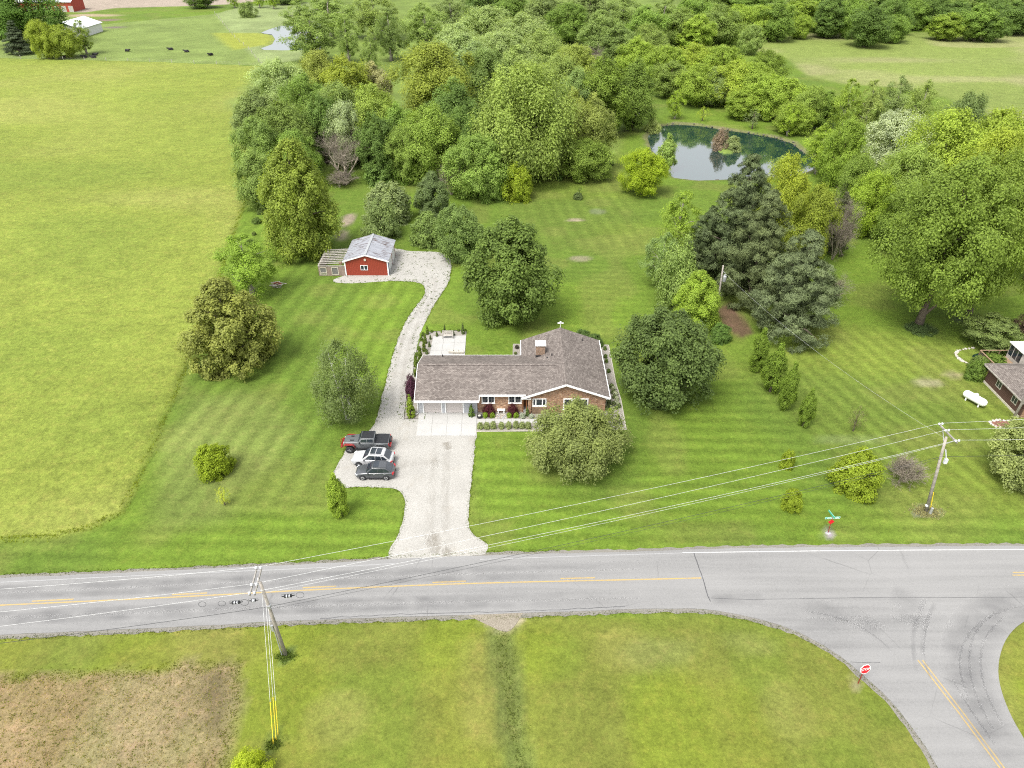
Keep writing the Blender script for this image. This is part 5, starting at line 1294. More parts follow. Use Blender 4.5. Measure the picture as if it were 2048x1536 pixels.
gp('bush_b', 1112, 814, 782, 18, (0.055, 0.018, 0.026), 'burgundy maple growing against the brick gable', 'shrub')
gp('bush_b', 1098, 820, 803, 22, (0.055, 0.018, 0.026), 'low burgundy shrub in front of the bay window', 'shrub')

# garden furniture
g = G(1002.3, 826)
bn = thing('garden_bench', 'small white stone bench between the two burgundy maples', 'bench', (g.x, g.y, 0.04))
MB().b(-0.50, 0.50, -0.18, 0.18, 0.42, 0.52).build('seat', M['white'], bn)
for s in (-1, 1): MB().b(s * 0.36 - 0.07, s * 0.36 + 0.07, -0.13, 0.13, 0, 0.418).build('leg', M['white'], bn)
pv = thing('paver_path', 'patch of grey brown pavers leading from the walk to the bench', 'path', (g.x, 0, 0))
pv['kind'] = 'structure'
ga, gb = G(1002.3, 838).y, G(1002.3, 827.5).y
rp_ = random.Random(3)
pm = [MB().b(-0.13, 0.13, -0.10, 0.10, 0, 0.06).mesh('paver', m_) for m_ in (M['stone'], M['greystone'], mat_plain('buff_paver', (0.30, 0.26, 0.22), 0.9, 0.2))]
for i in range(5):
    for j in range(int((gb - ga) / 0.23)):
        link('paver', rp_.choice(pm), pv, (-0.60 + i * 0.29 + (0.14 if j % 2 else 0), ga + 0.14 + j * 0.23, 0.03))
g = G(959, 836)
pt = thing('round_planter', 'dark round planter with pale stones at the end of the front bed', 'planter', (g.x, g.y, 0.04))
MB().lathe((0, 0, 0), ((0.22, 0), (0.34, 0.16), (0.36, 0.36), (0.29, 0.42), (0.27, 0.36)), 14).build('bowl', M['black'], pt, True)
MB().lathe((0, 0, 0.33), ((0.25, 0), (0.18, 0.06), (0.03, 0.09)), 10).build('pebble_fill', M['stone'], pt, True)
g = G(1230.5, 849)
pt = thing('black_planter', 'square black planter in the right corner bed', 'planter', (g.x, g.y, 0.04), 0.2)
MB().lathe((0, 0, 0), ((0.22, 0), (0.36, 0.45), (0.36, 0.55), (0.30, 0.55), (0.28, 0.48)), 8).build('pot', M['black'], pt)
MB().lathe((0, 0, 0.40), ((0.27, 0), (0.15, 0.10), (0.02, 0.13)), 8).build('soil_fill', M['soil'], pt)
g = G(895.5, 676)
bn = thing('patio_bench', 'grey wooden bench on the back edge of the patio', 'bench', (g.x, g.y, 0.07))
for i in range(4): MB().b(-0.72, 0.72, -0.28 + i * 0.145, -0.28 + i * 0.145 + 0.125, 0.42, 0.46).build('seat_slat', M['greywood'], bn)
for i in range(4): MB().b(-0.72, 0.72, 0.33 + i * 0.02, 0.36 + i * 0.02, 0.52 + i * 0.12, 0.62 + i * 0.12).build('back_slat', M['greywood'], bn)
for s in (-1, 1):
    MB().b(s * 0.78 - 0.04, s * 0.78 + 0.04, -0.30, -0.22, 0, 0.66).build('leg', M['greywood'], bn); MB().b(s * 0.78 - 0.04, s * 0.78 + 0.04, 0.34, 0.42, 0, 0.98).build('leg', M['greywood'], bn)
    MB().b(s * 0.78 - 0.05, s * 0.78 + 0.05, -0.32, 0.33, 0.662, 0.70).build('armrest', M['greywood'], bn)
for k, (x, y, s, ds) in enumerate(((903, 706, 0.8, 'low stone block at the house end of the patio, left one'), (912, 707, 0.9, 'low stone block at the house end of the patio, middle one'), (922, 707, 0.8, 'low stone block at the house end of the patio, right one'))):
    g = G(x, y)
    tag(bevel(MB().box((0, 0, 0.2), (s, 0.5, 0.34)).build('stone_block', M['stone'], None, False, (g.x, g.y, 0.07), 0.05 * k), 0.05), ds, 'stone block', 'stone blocks on the patio')
# ================================================================== red shed with its lean-to pen
t = NT('red_ribbed_metal').set(0.55, 0, 0.35)
co = t.coord(); wv = t.n('TexWave'); wv.bands_direction = 'X'; wv.inputs['Scale'].default_value = 1.1; t.l(co, wv.inputs['Vector'])
t.base(t.mixc((0.235, 0.038, 0.020), (0.155, 0.025, 0.014), t.ramp(wv.outputs['Fac'], [(0.0, 0.8), (0.2, 0.0)]))); t.bump(wv.outputs['Fac'], 0.4, 0.03)
M['redmetal'] = t.m
t = NT('galvanised_roof_rust').set(0.5, 0.25, 0.4)
co = t.coord()
st = t.noise(t.mapping(co, (0.55, 3.6, 1)), 1.0, 4, 0.65)
c = t.mixc((0.30, 0.31, 0.34), (0.085, 0.048, 0.040), t.ramp(st, [(0.54, 0.0), (0.62, 0.9)]))
t.base(t.mixc(c, t.ramp(t.noise(co, 0.9, 3), [(0.3, 0.85), (0.7, 1.1)]), 1.0, 'MULTIPLY'))
M['tinroof'] = t.m
M['tanwall'] = mat_plain('tan_board', (0.215, 0.165, 0.135), 0.9, 0.15, 2.0)
M['cream'] = mat_plain('cream_paint', (0.46, 0.43, 0.35), 0.7, 0.08)
M['blue'] = mat_plain('blue_panel', (0.05, 0.12, 0.24), 0.5, 0.1)
L0, R0 = G(692.8, 551), G(777.3, 551)
shed = thing('red_shed', 'red metal shed with a rusty silver gable roof at the end of the drive', 'shed', ((L0.x + R0.x) / 2, L0.y, 0))
W2 = (R0.x - L0.x) / 2; LEN = 8.6; EZ, AZ = 2.75, 3.85
mb = MB(); mb.add([(-W2, 0, 0), (W2, 0, 0), (W2, 0, EZ), (0, 0, AZ), (-W2, 0, EZ), (-W2, .15, 0), (W2, .15, 0), (W2, .15, EZ), (0, .15, AZ), (-W2, .15, EZ)], [(0, 1, 2, 3, 4), (9, 8, 7, 6, 5), (0, 5, 6, 1), (1, 6, 7, 2), (2, 7, 8, 3), (3, 8, 9, 4), (4, 9, 5, 0)])
mb.add([(-W2, LEN, 0), (W2, LEN, 0), (W2, LEN, EZ), (0, LEN, AZ), (-W2, LEN, EZ)], [(4, 3, 2, 1, 0)])
mb.b(-W2, -W2 + .12, .15, LEN, 0, EZ); mb.b(W2 - .12, W2, .15, 1.1, 0, EZ); mb.b(W2 - .12, W2, 4.2, 4.9, 0, EZ); mb.b(W2 - .12, W2, 7.8, LEN, 0, EZ); mb.b(W2 - .12, W2, 1.1, 4.2, 2.4, EZ); mb.b(W2 - .12, W2, 4.9, 7.8, 2.4, EZ)
mb.build('wall', M['redmetal'], shed)
ov = 0.22
for s in (-1, 1):
    e = (W2 + 0.28)
    ez = AZ + 0.10 - (AZ - EZ) / W2 * e
    rf = MB().poly([(0, -ov, AZ + 0.10), (s * e, -ov, ez), (s * e, LEN + ov, ez), (0, LEN + ov, AZ + 0.10)], 0.06).build('roof', M['tinroof'], shed)
    for k in range(8):
        yk = 0.35 + k * 1.12
        MB().beam((s * 0.25, yk, AZ + 0.115 - (AZ - EZ) / W2 * 0.25), (s * (e - 0.05), yk, ez + 0.03), 0.04, 0.035).build('seam', M['tinroof'], rf)
    MB().beam((0, -ov - 0.02, AZ + 0.0), (s * (e + 0.02), -ov - 0.02, ez - 0.10), 0.06, 0.20).build('fascia', M['white'], shed)
    MB().b(s * W2 - 0.10, s * W2 + 0.10, -0.05, 0.02, 0, EZ - 0.05).build('corner_trim', M['white'], shed)
MB().beam((0, -ov, AZ + 0.13), (0, LEN + ov, AZ + 0.13), 0.42, 0.04).build('ridge_cap', M['metal'], shed)
for a, b_ in ((1.1, 4.2), (4.9, 7.8)):
    d = MB().b(W2 - 0.02, W2 + 0.06, a, b_, 0, 2.4).build('sliding_door', M['white'], shed)
    for k in range(3): MB().b(W2 + 0.062, W2 + 0.08, a + 0.1 + k * (b_ - a) / 3, a + (k + 1) * (b_ - a) / 3 - 0.1, 0.1, 2.3).build('panel', M['soffit'], d)
MB().b(W2 + 0.003, W2 + 0.07, 0.2, 0.95, 0.05, 2.1).build('side_door', M['blue'], shed)
wx = (G(734.5, 540).x - (L0.x + R0.x) / 2) * 0.98
w = MB(); w.b(wx - 0.62, wx + 0.62, -0.05, -0.002, 1.02, 1.10).b(wx - 0.62, wx + 0.62, -0.05, -0.002, 1.86, 1.94).b(wx - 0.62, wx - 0.54, -0.05, -0.002, 1.10, 1.86).b(wx + 0.54, wx + 0.62, -0.05, -0.002, 1.10, 1.86).b(wx - 0.05, wx + 0.05, -0.05, -0.002, 1.10, 1.86)
f_ = w.build('window', M['white'], shed)
MB().b(wx - 0.54, wx - 0.05, -0.03, -0.004, 1.10, 1.86).build('pane', M['glass'], f_); MB().b(wx + 0.05, wx + 0.54, -0.03, -0.004, 1.10, 1.86).build('pane', M['glass'], f_)
mb = MB(); mb.tube([(-0.1, -0.14, 2.95), (-0.1, -0.003, 2.95)], [0.20, 0.20], 14); mb.build('round_lamp', M['cream'], shed)
# lean-to pen with open rafters
PX0 = G(638, 553).x; pen = thing('lean_to_pen', 'tan board lean-to pen with open roof beams on the left of the red shed', 'pen', (PX0, L0.y - 0.1, 0))
PW = L0.x - PX0 - 0.12
m_ = MB(); m_.b(0, 0.22, 0, .1, 0, 1.75).b(1.42, 2.28, 0, .1, 0, 1.75).b(3.38, PW, 0, .1, 0, 1.75).b(0.22, 1.42, 0, .1, 1.55, 1.75).b(2.28, 3.38, 0, .1, 1.6, 1.75).b(0.22, 1.42, 0, .1, 0, 0.12).b(2.28, 3.38, 0, .1, 0, 0.2)
m_.b(0, 0.1, .1, 6.5, 0, 1.6)
m_.build('wall', M['tanwall'], pen)
d = MB().b(0.24, 0.34, -0.04, -0.003, 0.12, 1.55).b(1.30, 1.40, -0.04, -0.003, 0.12, 1.55).b(0.34, 1.30, -0.04, -0.003, 1.45, 1.55).b(0.34, 1.30, -0.04, -0.003, 0.55, 0.63).b(0.34, 1.30, -0.04, -0.003, 0.12, 0.20).build('screen_door', M['cream'], pen)
for k in range(5): MB().b(0.42 + k * 0.18, 0.48 + k * 0.18, -0.035, -0.005, 0.20, 0.55).build('picket', M['cream'], d)
MB().b(0.34, 1.30, 0.03, 0.05, 0.63, 1.45).build('pane', M['doorglass'], d)
d = MB().b(2.24, 2.34, -0.04, -0.003, 0.2, 1.6).b(3.32, 3.42, -0.04, -0.003, 0.2, 1.6).b(2.34, 3.32, -0.04, -0.003, 1.5, 1.6).b(2.34, 3.32, -0.04, -0.003, 0.2, 0.3).build('window', M['cream'], pen)
MB().b(2.34, 3.32, 0.03, 0.05, 0.3, 1.5).build('pane', M['doorglass'], d)
MB().b(0.0, PW, -0.06, 0.04, 1.78, 1.90).build('beam', M['greywood'], pen); MB().b(0.0, 0.1, 0.05, 6.6, 1.78, 1.90).build('beam', M['greywood'], pen)
for k in range(9):
    y = 0.55 + k * 0.72
    MB().beam((-0.05, y, 1.98), (PW - 0.02, y, 2.16), 0.09, 0.14).build('rafter', M['greywood'], pen)
MB().b(PW - 0.85, PW - 0.45, 0.25, 0.6, 1.95, 2.35).build('roof_box', M['brownwood'], pen)
g = G(558, 572); rnd = random.Random(9)
pile = thing('lumber_pile', 'small heap of old boards and red scraps on the lawn left of the shed', 'pile', (g.x, g.y, 0))
for k in range(16):
    a = rnd.uniform(-0.7, 0.7); x, y = rnd.uniform(-1.0, 1.0), rnd.uniform(-0.7, 0.7); ln = rnd.uniform(0.8, 1.7)
    MB().box((0, 0, 0), (ln, 0.16, 0.05)).build('board', rnd.choice((M['greywood'], M['tanwall'], M['rust'], M['cream'])), pile, False, (x, y, 0.06 + 0.032 * k), a)

# ================================================================== vehicles (nose towards -X, origin on the ground)
def car_paint(name, c, rough=0.3):
    t = NT(name).set(rough, 0.0, 0.5)
    t.base(t.ramp(t.noise(t.coord(), 1.2, 3), [(0.3, tuple(x * 0.95 for x in c)), (0.7, tuple(min(1, x * 1.05) for x in c))]))
    t.bsdf.inputs['Coat Weight'].default_value = 0.6; t.bsdf.inputs['Coat Roughness'].default_value = 0.08
    return t.m
M['p_white'] = car_paint('white_car_paint', (0.36, 0.364, 0.37)); M['p_grey'] = car_paint('dark_grey_car_paint', (0.050, 0.054, 0.060)); M['p_jeep'] = car_paint('mid_grey_car_paint', (0.095, 0.102, 0.106))
M['p_red'] = car_paint('red_car_paint', (0.21, 0.017, 0.017)); M['tyre'] = mat_plain('tyre_rubber', (0.022, 0.022, 0.024), 0.85, 0.2, 4); M['alloy'] = mat_plain('alloy_wheel', (0.50, 0.51, 0.52), 0.3, 0.1, metal=0.6)
M['lamp_red'] = mat_plain('tail_lamp', (0.35, 0.015, 0.02), 0.2, 0.05); M['lamp_clear'] = mat_plain('head_lamp', (0.62, 0.64, 0.66), 0.1, 0.05)
def loft(sections, name, mat, parent, smooth=True, bev=0.05):
    """sections: list of (x, [(y, z), ...]) half outlines from bottom centre to top centre; mirrored"""
    vs, fs = [], []
    rings = []
    for x, hp in sections:
        ring = [(x, y, z) for y, z in hp] + [(x, -y, z) for y, z in reversed(hp)]
        rings.append(len(vs)); vs += ring
    n_ = len(sections[0][1]) * 2
    for a, b_ in zip(rings[:-1], rings[1:]):
        for k in range(n_): fs.append((a + k, a + (k + 1) % n_, b_ + (k + 1) % n_, b_ + k))
    fs.append(tuple(range(n_))); fs.append(tuple(rings[-1] + k for k in range(n_))[::-1])
    o = MB().add(vs, fs).build(name, mat, parent, smooth)
    m = o.modifiers.new('bevel', 'BEVEL'); m.width = bev; m.segments = 2; m.limit_method = 'ANGLE'; m.angle_limit = R(25)
    return o
def wheel(parent, x, y, r, w, rim):
    s = 1 if y > 0 else -1
    mb = MB()
    mb.tube([(x, y - w/2, r), (x, y - w/2 + 0.03, r), (x, y + w/2 - 0.03, r), (x, y + w/2, r)], [r * 0.88, r, r, r * 0.88], 20)
    tyre = mb.build('tyre', M['tyre'], parent, True)
    mb = MB(); mb.tube([(x, y + s * (w/2 - 0.01), r), (x, y + s * (w/2 + 0.012), r)], [r * 0.62, r * 0.60], 18); rm = mb.build('rim', rim, tyre)
    mb = MB()
    for k in range(5):
        a = k * 1.2566
        mb.beam((x + math.cos(a) * r * 0.1, y + s * (w/2 + 0.02), r + math.sin(a) * r * 0.1), (x + math.cos(a + .5) * r * 0.55, y + s * (w/2 + 0.02), r + math.sin(a + .5) * r * 0.55), 0.05, 0.03)
    mb.build('spokes', M['black'] if rim is M['alloy'] else M['metal'], tyre)
def sec(hw, zb, zm, zt, tw):
    return [(hw * 0.86, zb), (hw, zb + 0.14), (hw, zm), (tw, zt)]
def suv(name, label, px, py, rz, paint, Ln, Wd, Ht, rim, roofglass, sill=False, lamp_big=False):
    g = G(px, py)
    c = thing(name, label, 'car', (g.x, g.y + Wd / 2, 0.03), rz)
    h = Ln / 2; hw = Wd / 2; r = 0.345 * Ht / 1.65; be = 0.60 * Ht; cl = 0.20
    # lower body: nose, bonnet, scuttle, waist, tail
    S = [(-h, sec(hw * 0.72, cl + 0.12, be * 0.66, be * 0.74, hw * 0.60)), (-h + 0.18, sec(hw * 0.90, cl + 0.03, be * 0.74, be * 0.86, hw * 0.78)), (-h + 0.75, sec(hw * 0.98, cl, be * 0.84, be * 0.95, hw * 0.84)),
         (-h * 0.42, sec(hw, cl, be * 0.92, be * 1.03, hw * 0.86)), (0.1, sec(hw, cl, be * 0.96, be * 1.04, hw * 0.90)), (h * 0.62, sec(hw, cl, be * 1.00, be * 1.07, hw * 0.90)), (h - 0.16, sec(hw * 0.95, cl + 0.04, be * 0.98, be * 1.06, hw * 0.82)), (h, sec(hw * 0.84, cl + 0.14, be * 0.86, be * 0.98, hw * 0.74))]
    loft(S, 'body', paint, c)
    # cabin
    x0, x1, x2, x3 = -h * 0.44, -h * 0.10, h * 0.60, h * 0.90
    bw, tw = hw * 0.90, hw * 0.74
    C = [(x0, [(bw * 0.9, be * 0.9), (bw, be * 1.0), (bw * 0.99, be * 1.02), (bw * 0.97, be * 1.035)]), (x1, [(bw * 0.95, be * 0.9), (bw, be * 1.0), (tw, Ht - 0.05), (tw * 0.84, Ht)]), ((x1 + x2) / 2, [(bw * 0.95, be * 0.9), (bw, be * 1.0), (tw * 1.01, Ht - 0.03), (tw * 0.86, Ht + 0.02)]),
         (x2, [(bw * 0.95, be * 0.9), (bw, be * 1.0), (tw * 0.98, Ht - 0.06), (tw * 0.82, Ht - 0.015)]), (x3, [(bw * 0.88, be * 0.9), (bw * 0.94, be * 1.0), (bw * 0.92, be * 1.04), (bw * 0.9, be * 1.06)])]
    loft(C, 'cabin', paint, c, bev=0.04)
    e = 0.012
    def on(u, v, xa, za, wa, xb, zb, wb):      # point across a sloping screen
        return (xa + (xb - xa) * v, (wa + (wb - wa) * v) * u, za + (zb - za) * v)
    ws = [on(u, v, x0 - e, be * 1.05 + 0.02, bw * 0.90, x1 - e * 2, Ht - 0.0, tw * 0.92) for u, v in ((-1, 0.05), (1, 0.05), (1, 0.93), (-1, 0.93))]
    MB().poly(ws).build('windscreen', M['glass'], c)
    rw = [on(u, v, x3 + e, be * 1.07 + 0.02, bw * 0.84, x2 + e * 2, Ht - 0.0, tw * 0.90) for u, v in ((-1, 0.10), (1, 0.10), (1, 0.92), (-1, 0.92))]
    MB().poly(rw).build('rear_window', M['glass'], c)
    for s in (-1, 1):
        def side(x, v): return (x, s * (bw + (tw - bw) * v + 0.022), be * 1.0 + (Ht - 0.06 - be) * v)
        xa = x0 + 0.28; xm = (x1 + x2) / 2 - 0.12
        for q in ([(xa, .10), (xm - 0.03, .10), (xm - 0.03, .86), (x1 + 0.03, .86)], [(xm + 0.03, .10), (x2 - 0.22, .10), (x2 - 0.30, .86), (xm + 0.03, .86)], [(x2 - 0.16, .12), (x3 - 0.26, .32), (x2 + 0.02, .80), (x2 - 0.24, .86)]):
            MB().poly([side(*p) for p in q]).build('side_window', M['glass'], c)
        MB().box((x0 + 0.28, s * (hw + 0.06), be * 1.06), (0.12, 0.18, 0.13)).build('mirror', M['black'] if paint is M['p_white'] else paint, c)
        MB().box((-h + 0.20, s * hw * 0.74, be * 0.74), (0.26, 0.34, 0.10), s * -0.45).build('headlight', M['lamp_clear'], c)
        MB().box((h - 0.07, s * hw * 0.78, be * 0.90), (0.20, 0.30, 0.17 if not lamp_big else 0.24), s * 0.35).build('tail_light', M['lamp_red'], c)
        for xw in (-h * 0.61, h * 0.60):
            mb = MB(); mb.tube([(xw, s * (hw - 0.16), r), (xw, s * (hw + 0.015), r)], [r * 1.20, r * 1.17], 18); mb.build('wheel_arch', M['black'], c)
            wheel(c, xw, s * (hw - 0.07), r, 0.24, rim)
        MB().beam((-h * 0.36, s * (hw + 0.005), cl + 0.09), (h * 0.36, s * (hw + 0.005), cl + 0.09), 0.05, 0.14).build('sill', M['black'], c)
        for xh in (x0 + 0.95, xm + 0.75): MB().box((xh, s * (hw + 0.012), be * 0.88), (0.20, 0.03, 0.04)).build('door_handle', M['black'] if paint is M['p_white'] else M['metal'], c)
        MB().beam((x1 + 0.15, s * tw * 0.93, Ht + 0.025), (x2 - 0.05, s * tw * 0.93, Ht + 0.02), 0.05, 0.05).build('roof_rail', paint if paint is not M['p_white'] else M['metal'], c)
    for a, b_ in roofglass:
        MB().poly([(a, -tw * 0.74, Ht + 0.030), (b_, -tw * 0.74, Ht + 0.034), (b_, tw * 0.74, Ht + 0.034), (a, tw * 0.74, Ht + 0.030)], 0.02).build('sunroof', M['glass'], c)
    MB().box((-h + 0.02, 0, be * 0.50), (0.06, hw * 1.1, 0.22)).build('grille', M['black'], c)
    MB().box((h - 0.02, 0, cl + 0.20), (0.08, hw * 1.4, 0.16)).build('bumper', M['black'], c)
    return c
suv('crossover_car', 'dark grey compact crossover with silver wheels, nearest of the three parked cars', 749.5, 961, 0.0, M['p_grey'], 4.32, 1.78, 1.60, M['alloy'], ((-0.10, 0.50),), lamp_big=True)
suv('white_suv', 'white sport utility car with a black panoramic roof parked between two grey vehicles', 745, 936, -0.09, M['p_white'], 4.75, 1.92, 1.72, M['black'], ((-0.14, 0.42), (0.50, 1.10)))
# off-road pickup
g = G(732, 906)
j = thing('pickup_truck', 'grey lifted off-road pickup with red bumpers, black roof and black bed cover', 'pickup', (g.x, g.y + 0.95, 0.03), 0.02)
h, hw = 2.75, 0.95
loft([(-h + 0.25, [(0.66, 0.75), (0.68, 0.95), (0.68, 1.28), (0.60, 1.34)]), (-h + 0.5, [(0.70, 0.72), (0.72, 0.9), (0.72, 1.34), (0.64, 1.41)]), (-0.95, [(0.80, 0.62), (0.84, 0.9), (0.84, 1.40), (0.74, 1.47)]), (-0.80, [(0.86, 0.58), (0.93, 0.8), (0.92, 1.40), (0.86, 1.47)]), (1.05, [(0.88, 0.58), (0.95, 0.8), (0.94, 1.38), (0.90, 1.44)])], 'body', M['p_jeep'], j, bev=0.04)
loft([(1.06, [(0.86, 0.62), (0.95, 0.8), (0.95, 1.30), (0.91, 1.34)]), (2.72, [(0.86, 0.66), (0.95, 0.82), (0.95, 1.30), (0.91, 1.34)])], 'bed', M['p_jeep'], j, bev=0.04)
loft([(-0.82, [(0.84, 1.40), (0.86, 1.44), (0.85, 1.45), (0.84, 1.46)]), (-0.45, [(0.84, 1.40), (0.88, 1.45), (0.76, 1.92), (0.70, 1.95)]), (0.98, [(0.84, 1.40), (0.88, 1.45), (0.76, 1.93), (0.70, 1.96)]), (1.12, [(0.84, 1.40), (0.88, 1.45), (0.78, 1.86), (0.70, 1.90)])], 'cabin', M['p_jeep'], j, bev=0.03)
MB().poly([(-0.42, -0.68, 1.985), (1.02, -0.68, 1.995), (1.02, 0.68, 1.995), (-0.42, 0.68, 1.985)], 0.04).build('roof_panel', M['black'], j)
MB().poly([(1.18, -0.86, 1.385), (2.66, -0.86, 1.385), (2.66, 0.86, 1.385), (1.18, 0.86, 1.385)], 0.05).build('bed_cover', M['black'], j)
MB().poly([(-0.84, -0.74, 1.49), (-0.49, -0.66, 1.90), (-0.49, 0.66, 1.90), (-0.84, 0.74, 1.49)]).build('windscreen', M['glass'], j)
MB().poly([(1.135, -0.70, 1.50), (1.135, 0.70, 1.50), (1.13, 0.62, 1.82), (1.13, -0.62, 1.82)]).build('rear_window', M['glass'], j)
for k in (-1, 1):
    MB().box((-1.55, k * 0.38, 1.475), (0.42, 0.16, 0.03), 0).build('bonnet_vent', M['black'], j)
    for q in ([(-0.55, .08), (0.20, .08), (0.20, .85), (-0.38, .85)], [(0.28, .08), (0.92, .08), (0.92, .85), (0.28, .85)]):
        MB().poly([(x, k * (0.88 - 0.12 * v + 0.012), 1.45 + 0.47 * v) for x, v in q]).build('side_window', M['glass'], j)
    for x in (-0.72, 0.24): MB().box((x + 0.45, k * 0.955, 1.18), (0.16, 0.03, 0.04)).build('door_handle', M['black'], j)
    MB().box((-0.62, k * 1.05, 1.52), (0.12, 0.20, 0.20)).build('mirror', M['black'], j)
    for xw in (-1.85, 1.75): wheel(j, xw, k * 0.90, 0.47, 0.34, M['black'])
    mb = MB()
    for x, mt in ((-1.85, 'p_red'), (1.75, 'p_jeep')):
        fl = MB()
        pr = [(x - 0.72, 0.78), (x - 0.62, 1.05), (x - 0.40, 1.20), (x + 0.40, 1.20), (x + 0.60, 1.05), (x + 0.70, 0.75)]
        ya, yb = k * (0.70 if x < 0 else 0.93), k * 1.08
        for (xa, za), (xb, zb) in zip(pr[:-1], pr[1:]): fl.add([(xa, ya, za), (xb, ya, zb), (xb, yb, zb), (xa, yb, za), (xa, ya, za + .06), (xb, ya, zb + .06), (xb, yb, zb + .06), (xa, yb, za + .06)], [(3, 2, 1, 0), (4, 5, 6, 7), (0, 1, 5, 4), (1, 2, 6, 5), (2, 3, 7, 6), (3, 0, 4, 7)])
        fl.build('fender_flare', M[mt], j)
    MB().box((-2.52, k * 0.50, 1.16), (0.06, 0.22, 0.22)).build('headlight', M['lamp_clear'], j); MB().box((2.74, k * 0.84, 1.10), (0.08, 0.16, 0.34)).build('tail_light', M['lamp_red'], j)
    MB().beam((-1.2, k * 0.98, 0.60), (1.1, k * 0.98, 0.60), 0.16, 0.10).build('side_step', M['black'], j)
bevel(MB().box((-2.78, 0, 0.82), (0.26, 1.66, 0.26)).build('bumper', M['p_red'], j), 0.05); MB().tube([(-2.92, -0.35, 0.95), (-2.94, -0.30, 1.20), (-2.94, 0.30, 1.20), (-2.92, 0.35, 0.95)], 0.04, 6).build('bull_bar', M['p_red'], j)
bevel(MB().box((2.88, 0, 0.80), (0.24, 1.60, 0.24)).build('bumper', M['p_red'], j), 0.05)
for k in range(7): MB().box((-2.51, -0.33 + k * 0.11, 1.12), (0.03, 0.05, 0.34)).build('grille_slot', M['black'], j)
mb = MB(); mb.tube([(2.76, 0.25, 1.05), (2.98, 0.25, 1.05)], [0.42, 0.42], 18); mb.build('spare_tyre', M['tyre'], j)
mb = MB(); mb.tube([(2.982, 0.25, 1.05), (3.0, 0.25, 1.05)], [0.26, 0.24], 14); mb.build('spare_rim', M['p_red'], j)
# ================================================================== power poles
def insulator(parent, x, y, z):
    MB().lathe((x, y, z), ((0.05, 0), (0.05, 0.06), (0.12, 0.08), (0.12, 0.13), (0.06, 0.15), (0.10, 0.17), (0.10, 0.22), (0.04, 0.25)), 10).build('insulator', M['porcelain'], parent, True)
def pole_mesh(root, top, r0, r1, lean=(0, 0)):
    MB().tube([(0, 0, -0.3), (lean[0] * .5, lean[1] * .5, top * .5), (lean[0], lean[1], top)], [r0, (r0 + r1) / 2, r1], 12).build('post', M['oldwood'], root, True)
WIRES = {}
# pole by the near verge
g = G(572, 1311); zt = 8.95
pA = thing('utility_pole', 'weathered wooden power pole with double crossarms on the near verge', 'power pole', (g.x, g.y, 0))
pole_mesh(pA, 9.35, 0.17, 0.12, (-0.38, 0.1))
a0, a1 = G(504, 1190, 9.0) - g, G(518, 1136, 9.0) - g
a0.z = a1.z = 0
dirA = (a1 - a0).normalized(); perp = Vector((dirA.y, -dirA.x, 0)) * 0.19
WA = []
for s in (-1, 1):
    MB().beam(a0 + perp * s + Vector((0, 0, 8.95)), a1 + perp * s + Vector((0, 0, 8.95)), 0.10, 0.13).build('crossarm', M['crossarm'], pA)
    for f in (0.03, 0.34, 0.97):
        q = a0.lerp(a1, f) + perp * s
        insulator(pA, q.x, q.y, 9.02)
for f in (0.03, 0.34, 0.97): q = a0.lerp(a1, f); WA.append(Vector((g.x + q.x, g.y + q.y, 9.22)))
MB().beam(a0.lerp(a1, 0.72) + Vector((0, 0, 8.7)), a0.lerp(a1, 0.45) + Vector((0, 0, 8.2)), 0.05, 0.05).build('brace', M['metal'], pA)
MB().beam(a0.lerp(a1, 0.15) + Vector((0, 0, 8.7)), a0.lerp(a1, 0.40) + Vector((0, 0, 8.2)), 0.05, 0.05).build('brace', M['metal'], pA)
MB().b(-0.55, -0.35, -0.08, 0.08, 3.4, 4.1).build('meter_box', M['metal'], pA)
MB().tube([(-0.30, -0.06, 0.1), (-0.33, -0.06, 3.4)], 0.05, 6).build('conduit', M['metal'], pA)
MB().b(-0.30, -0.05, -0.16, 0.16, 6.4, 6.7).build('bracket', M['metal'], pA)
# pole beyond the junction (leaning)
g2 = G(1852, 1025)
pB = thing('utility_pole', 'leaning wooden power pole with one crossarm on the neighbour lawn beyond the road', 'power pole', (g2.x, g2.y, 0))
tB = G(1893, 876, 10.2) - g2
pole_mesh(pB, 10.25, 0.18, 0.12, (tB.x, 0.0))
b0, b1 = G(1880, 848, 10.1) - g2, G(1915, 884, 10.1) - g2
b0.z = b1.z = 0
MB().beam(b0 + Vector((0, 0, 10.0)), b1 + Vector((0, 0, 10.0)), 0.12, 0.14).build('crossarm', M['crossarm'], pB)
WB = []
dB = (b1 - b0).normalized(); pp = Vector((dB.y, -dB.x, 0)) * 0.16
for f in (0.03, 0.40, 0.97):
    for s in (-1, 1):
        q = b0.lerp(b1, f) + pp * s; insulator(pB, q.x, q.y, 10.06)
    q = b0.lerp(b1, f); WB.append(Vector((g2.x + q.x, g2.y + q.y, 10.27)))
WB.reverse()
MB().beam(b0.lerp(b1, .2) + Vector((0, 0, 9.9)), Vector((tB.x * .93, 0, 9.3)), 0.05, 0.05).build('brace', M['metal'], pB); MB().beam(b0.lerp(b1, .85) + Vector((0, 0, 9.9)), Vector((tB.x * .93, 0, 9.3)), 0.05, 0.05).build('brace', M['metal'], pB)
MB().tube([(tB.x * .80 + 0.15, -0.1, 8.7), (tB.x * .72 + 0.45, -0.15, 7.6)], 0.06, 8).build('cutout_arm', M['porcelain'], pB)
MB().b(tB.x * .7 + 0.33, tB.x * .7 + 0.62, -0.28, -0.02, 7.0, 7.55).build('service_box', M['porcelain'], pB)
MB().cyl((0.22, -0.32, 0), 0.16, 0.95, 10, 0.13).build('cable_guard', M['metal'], pB)
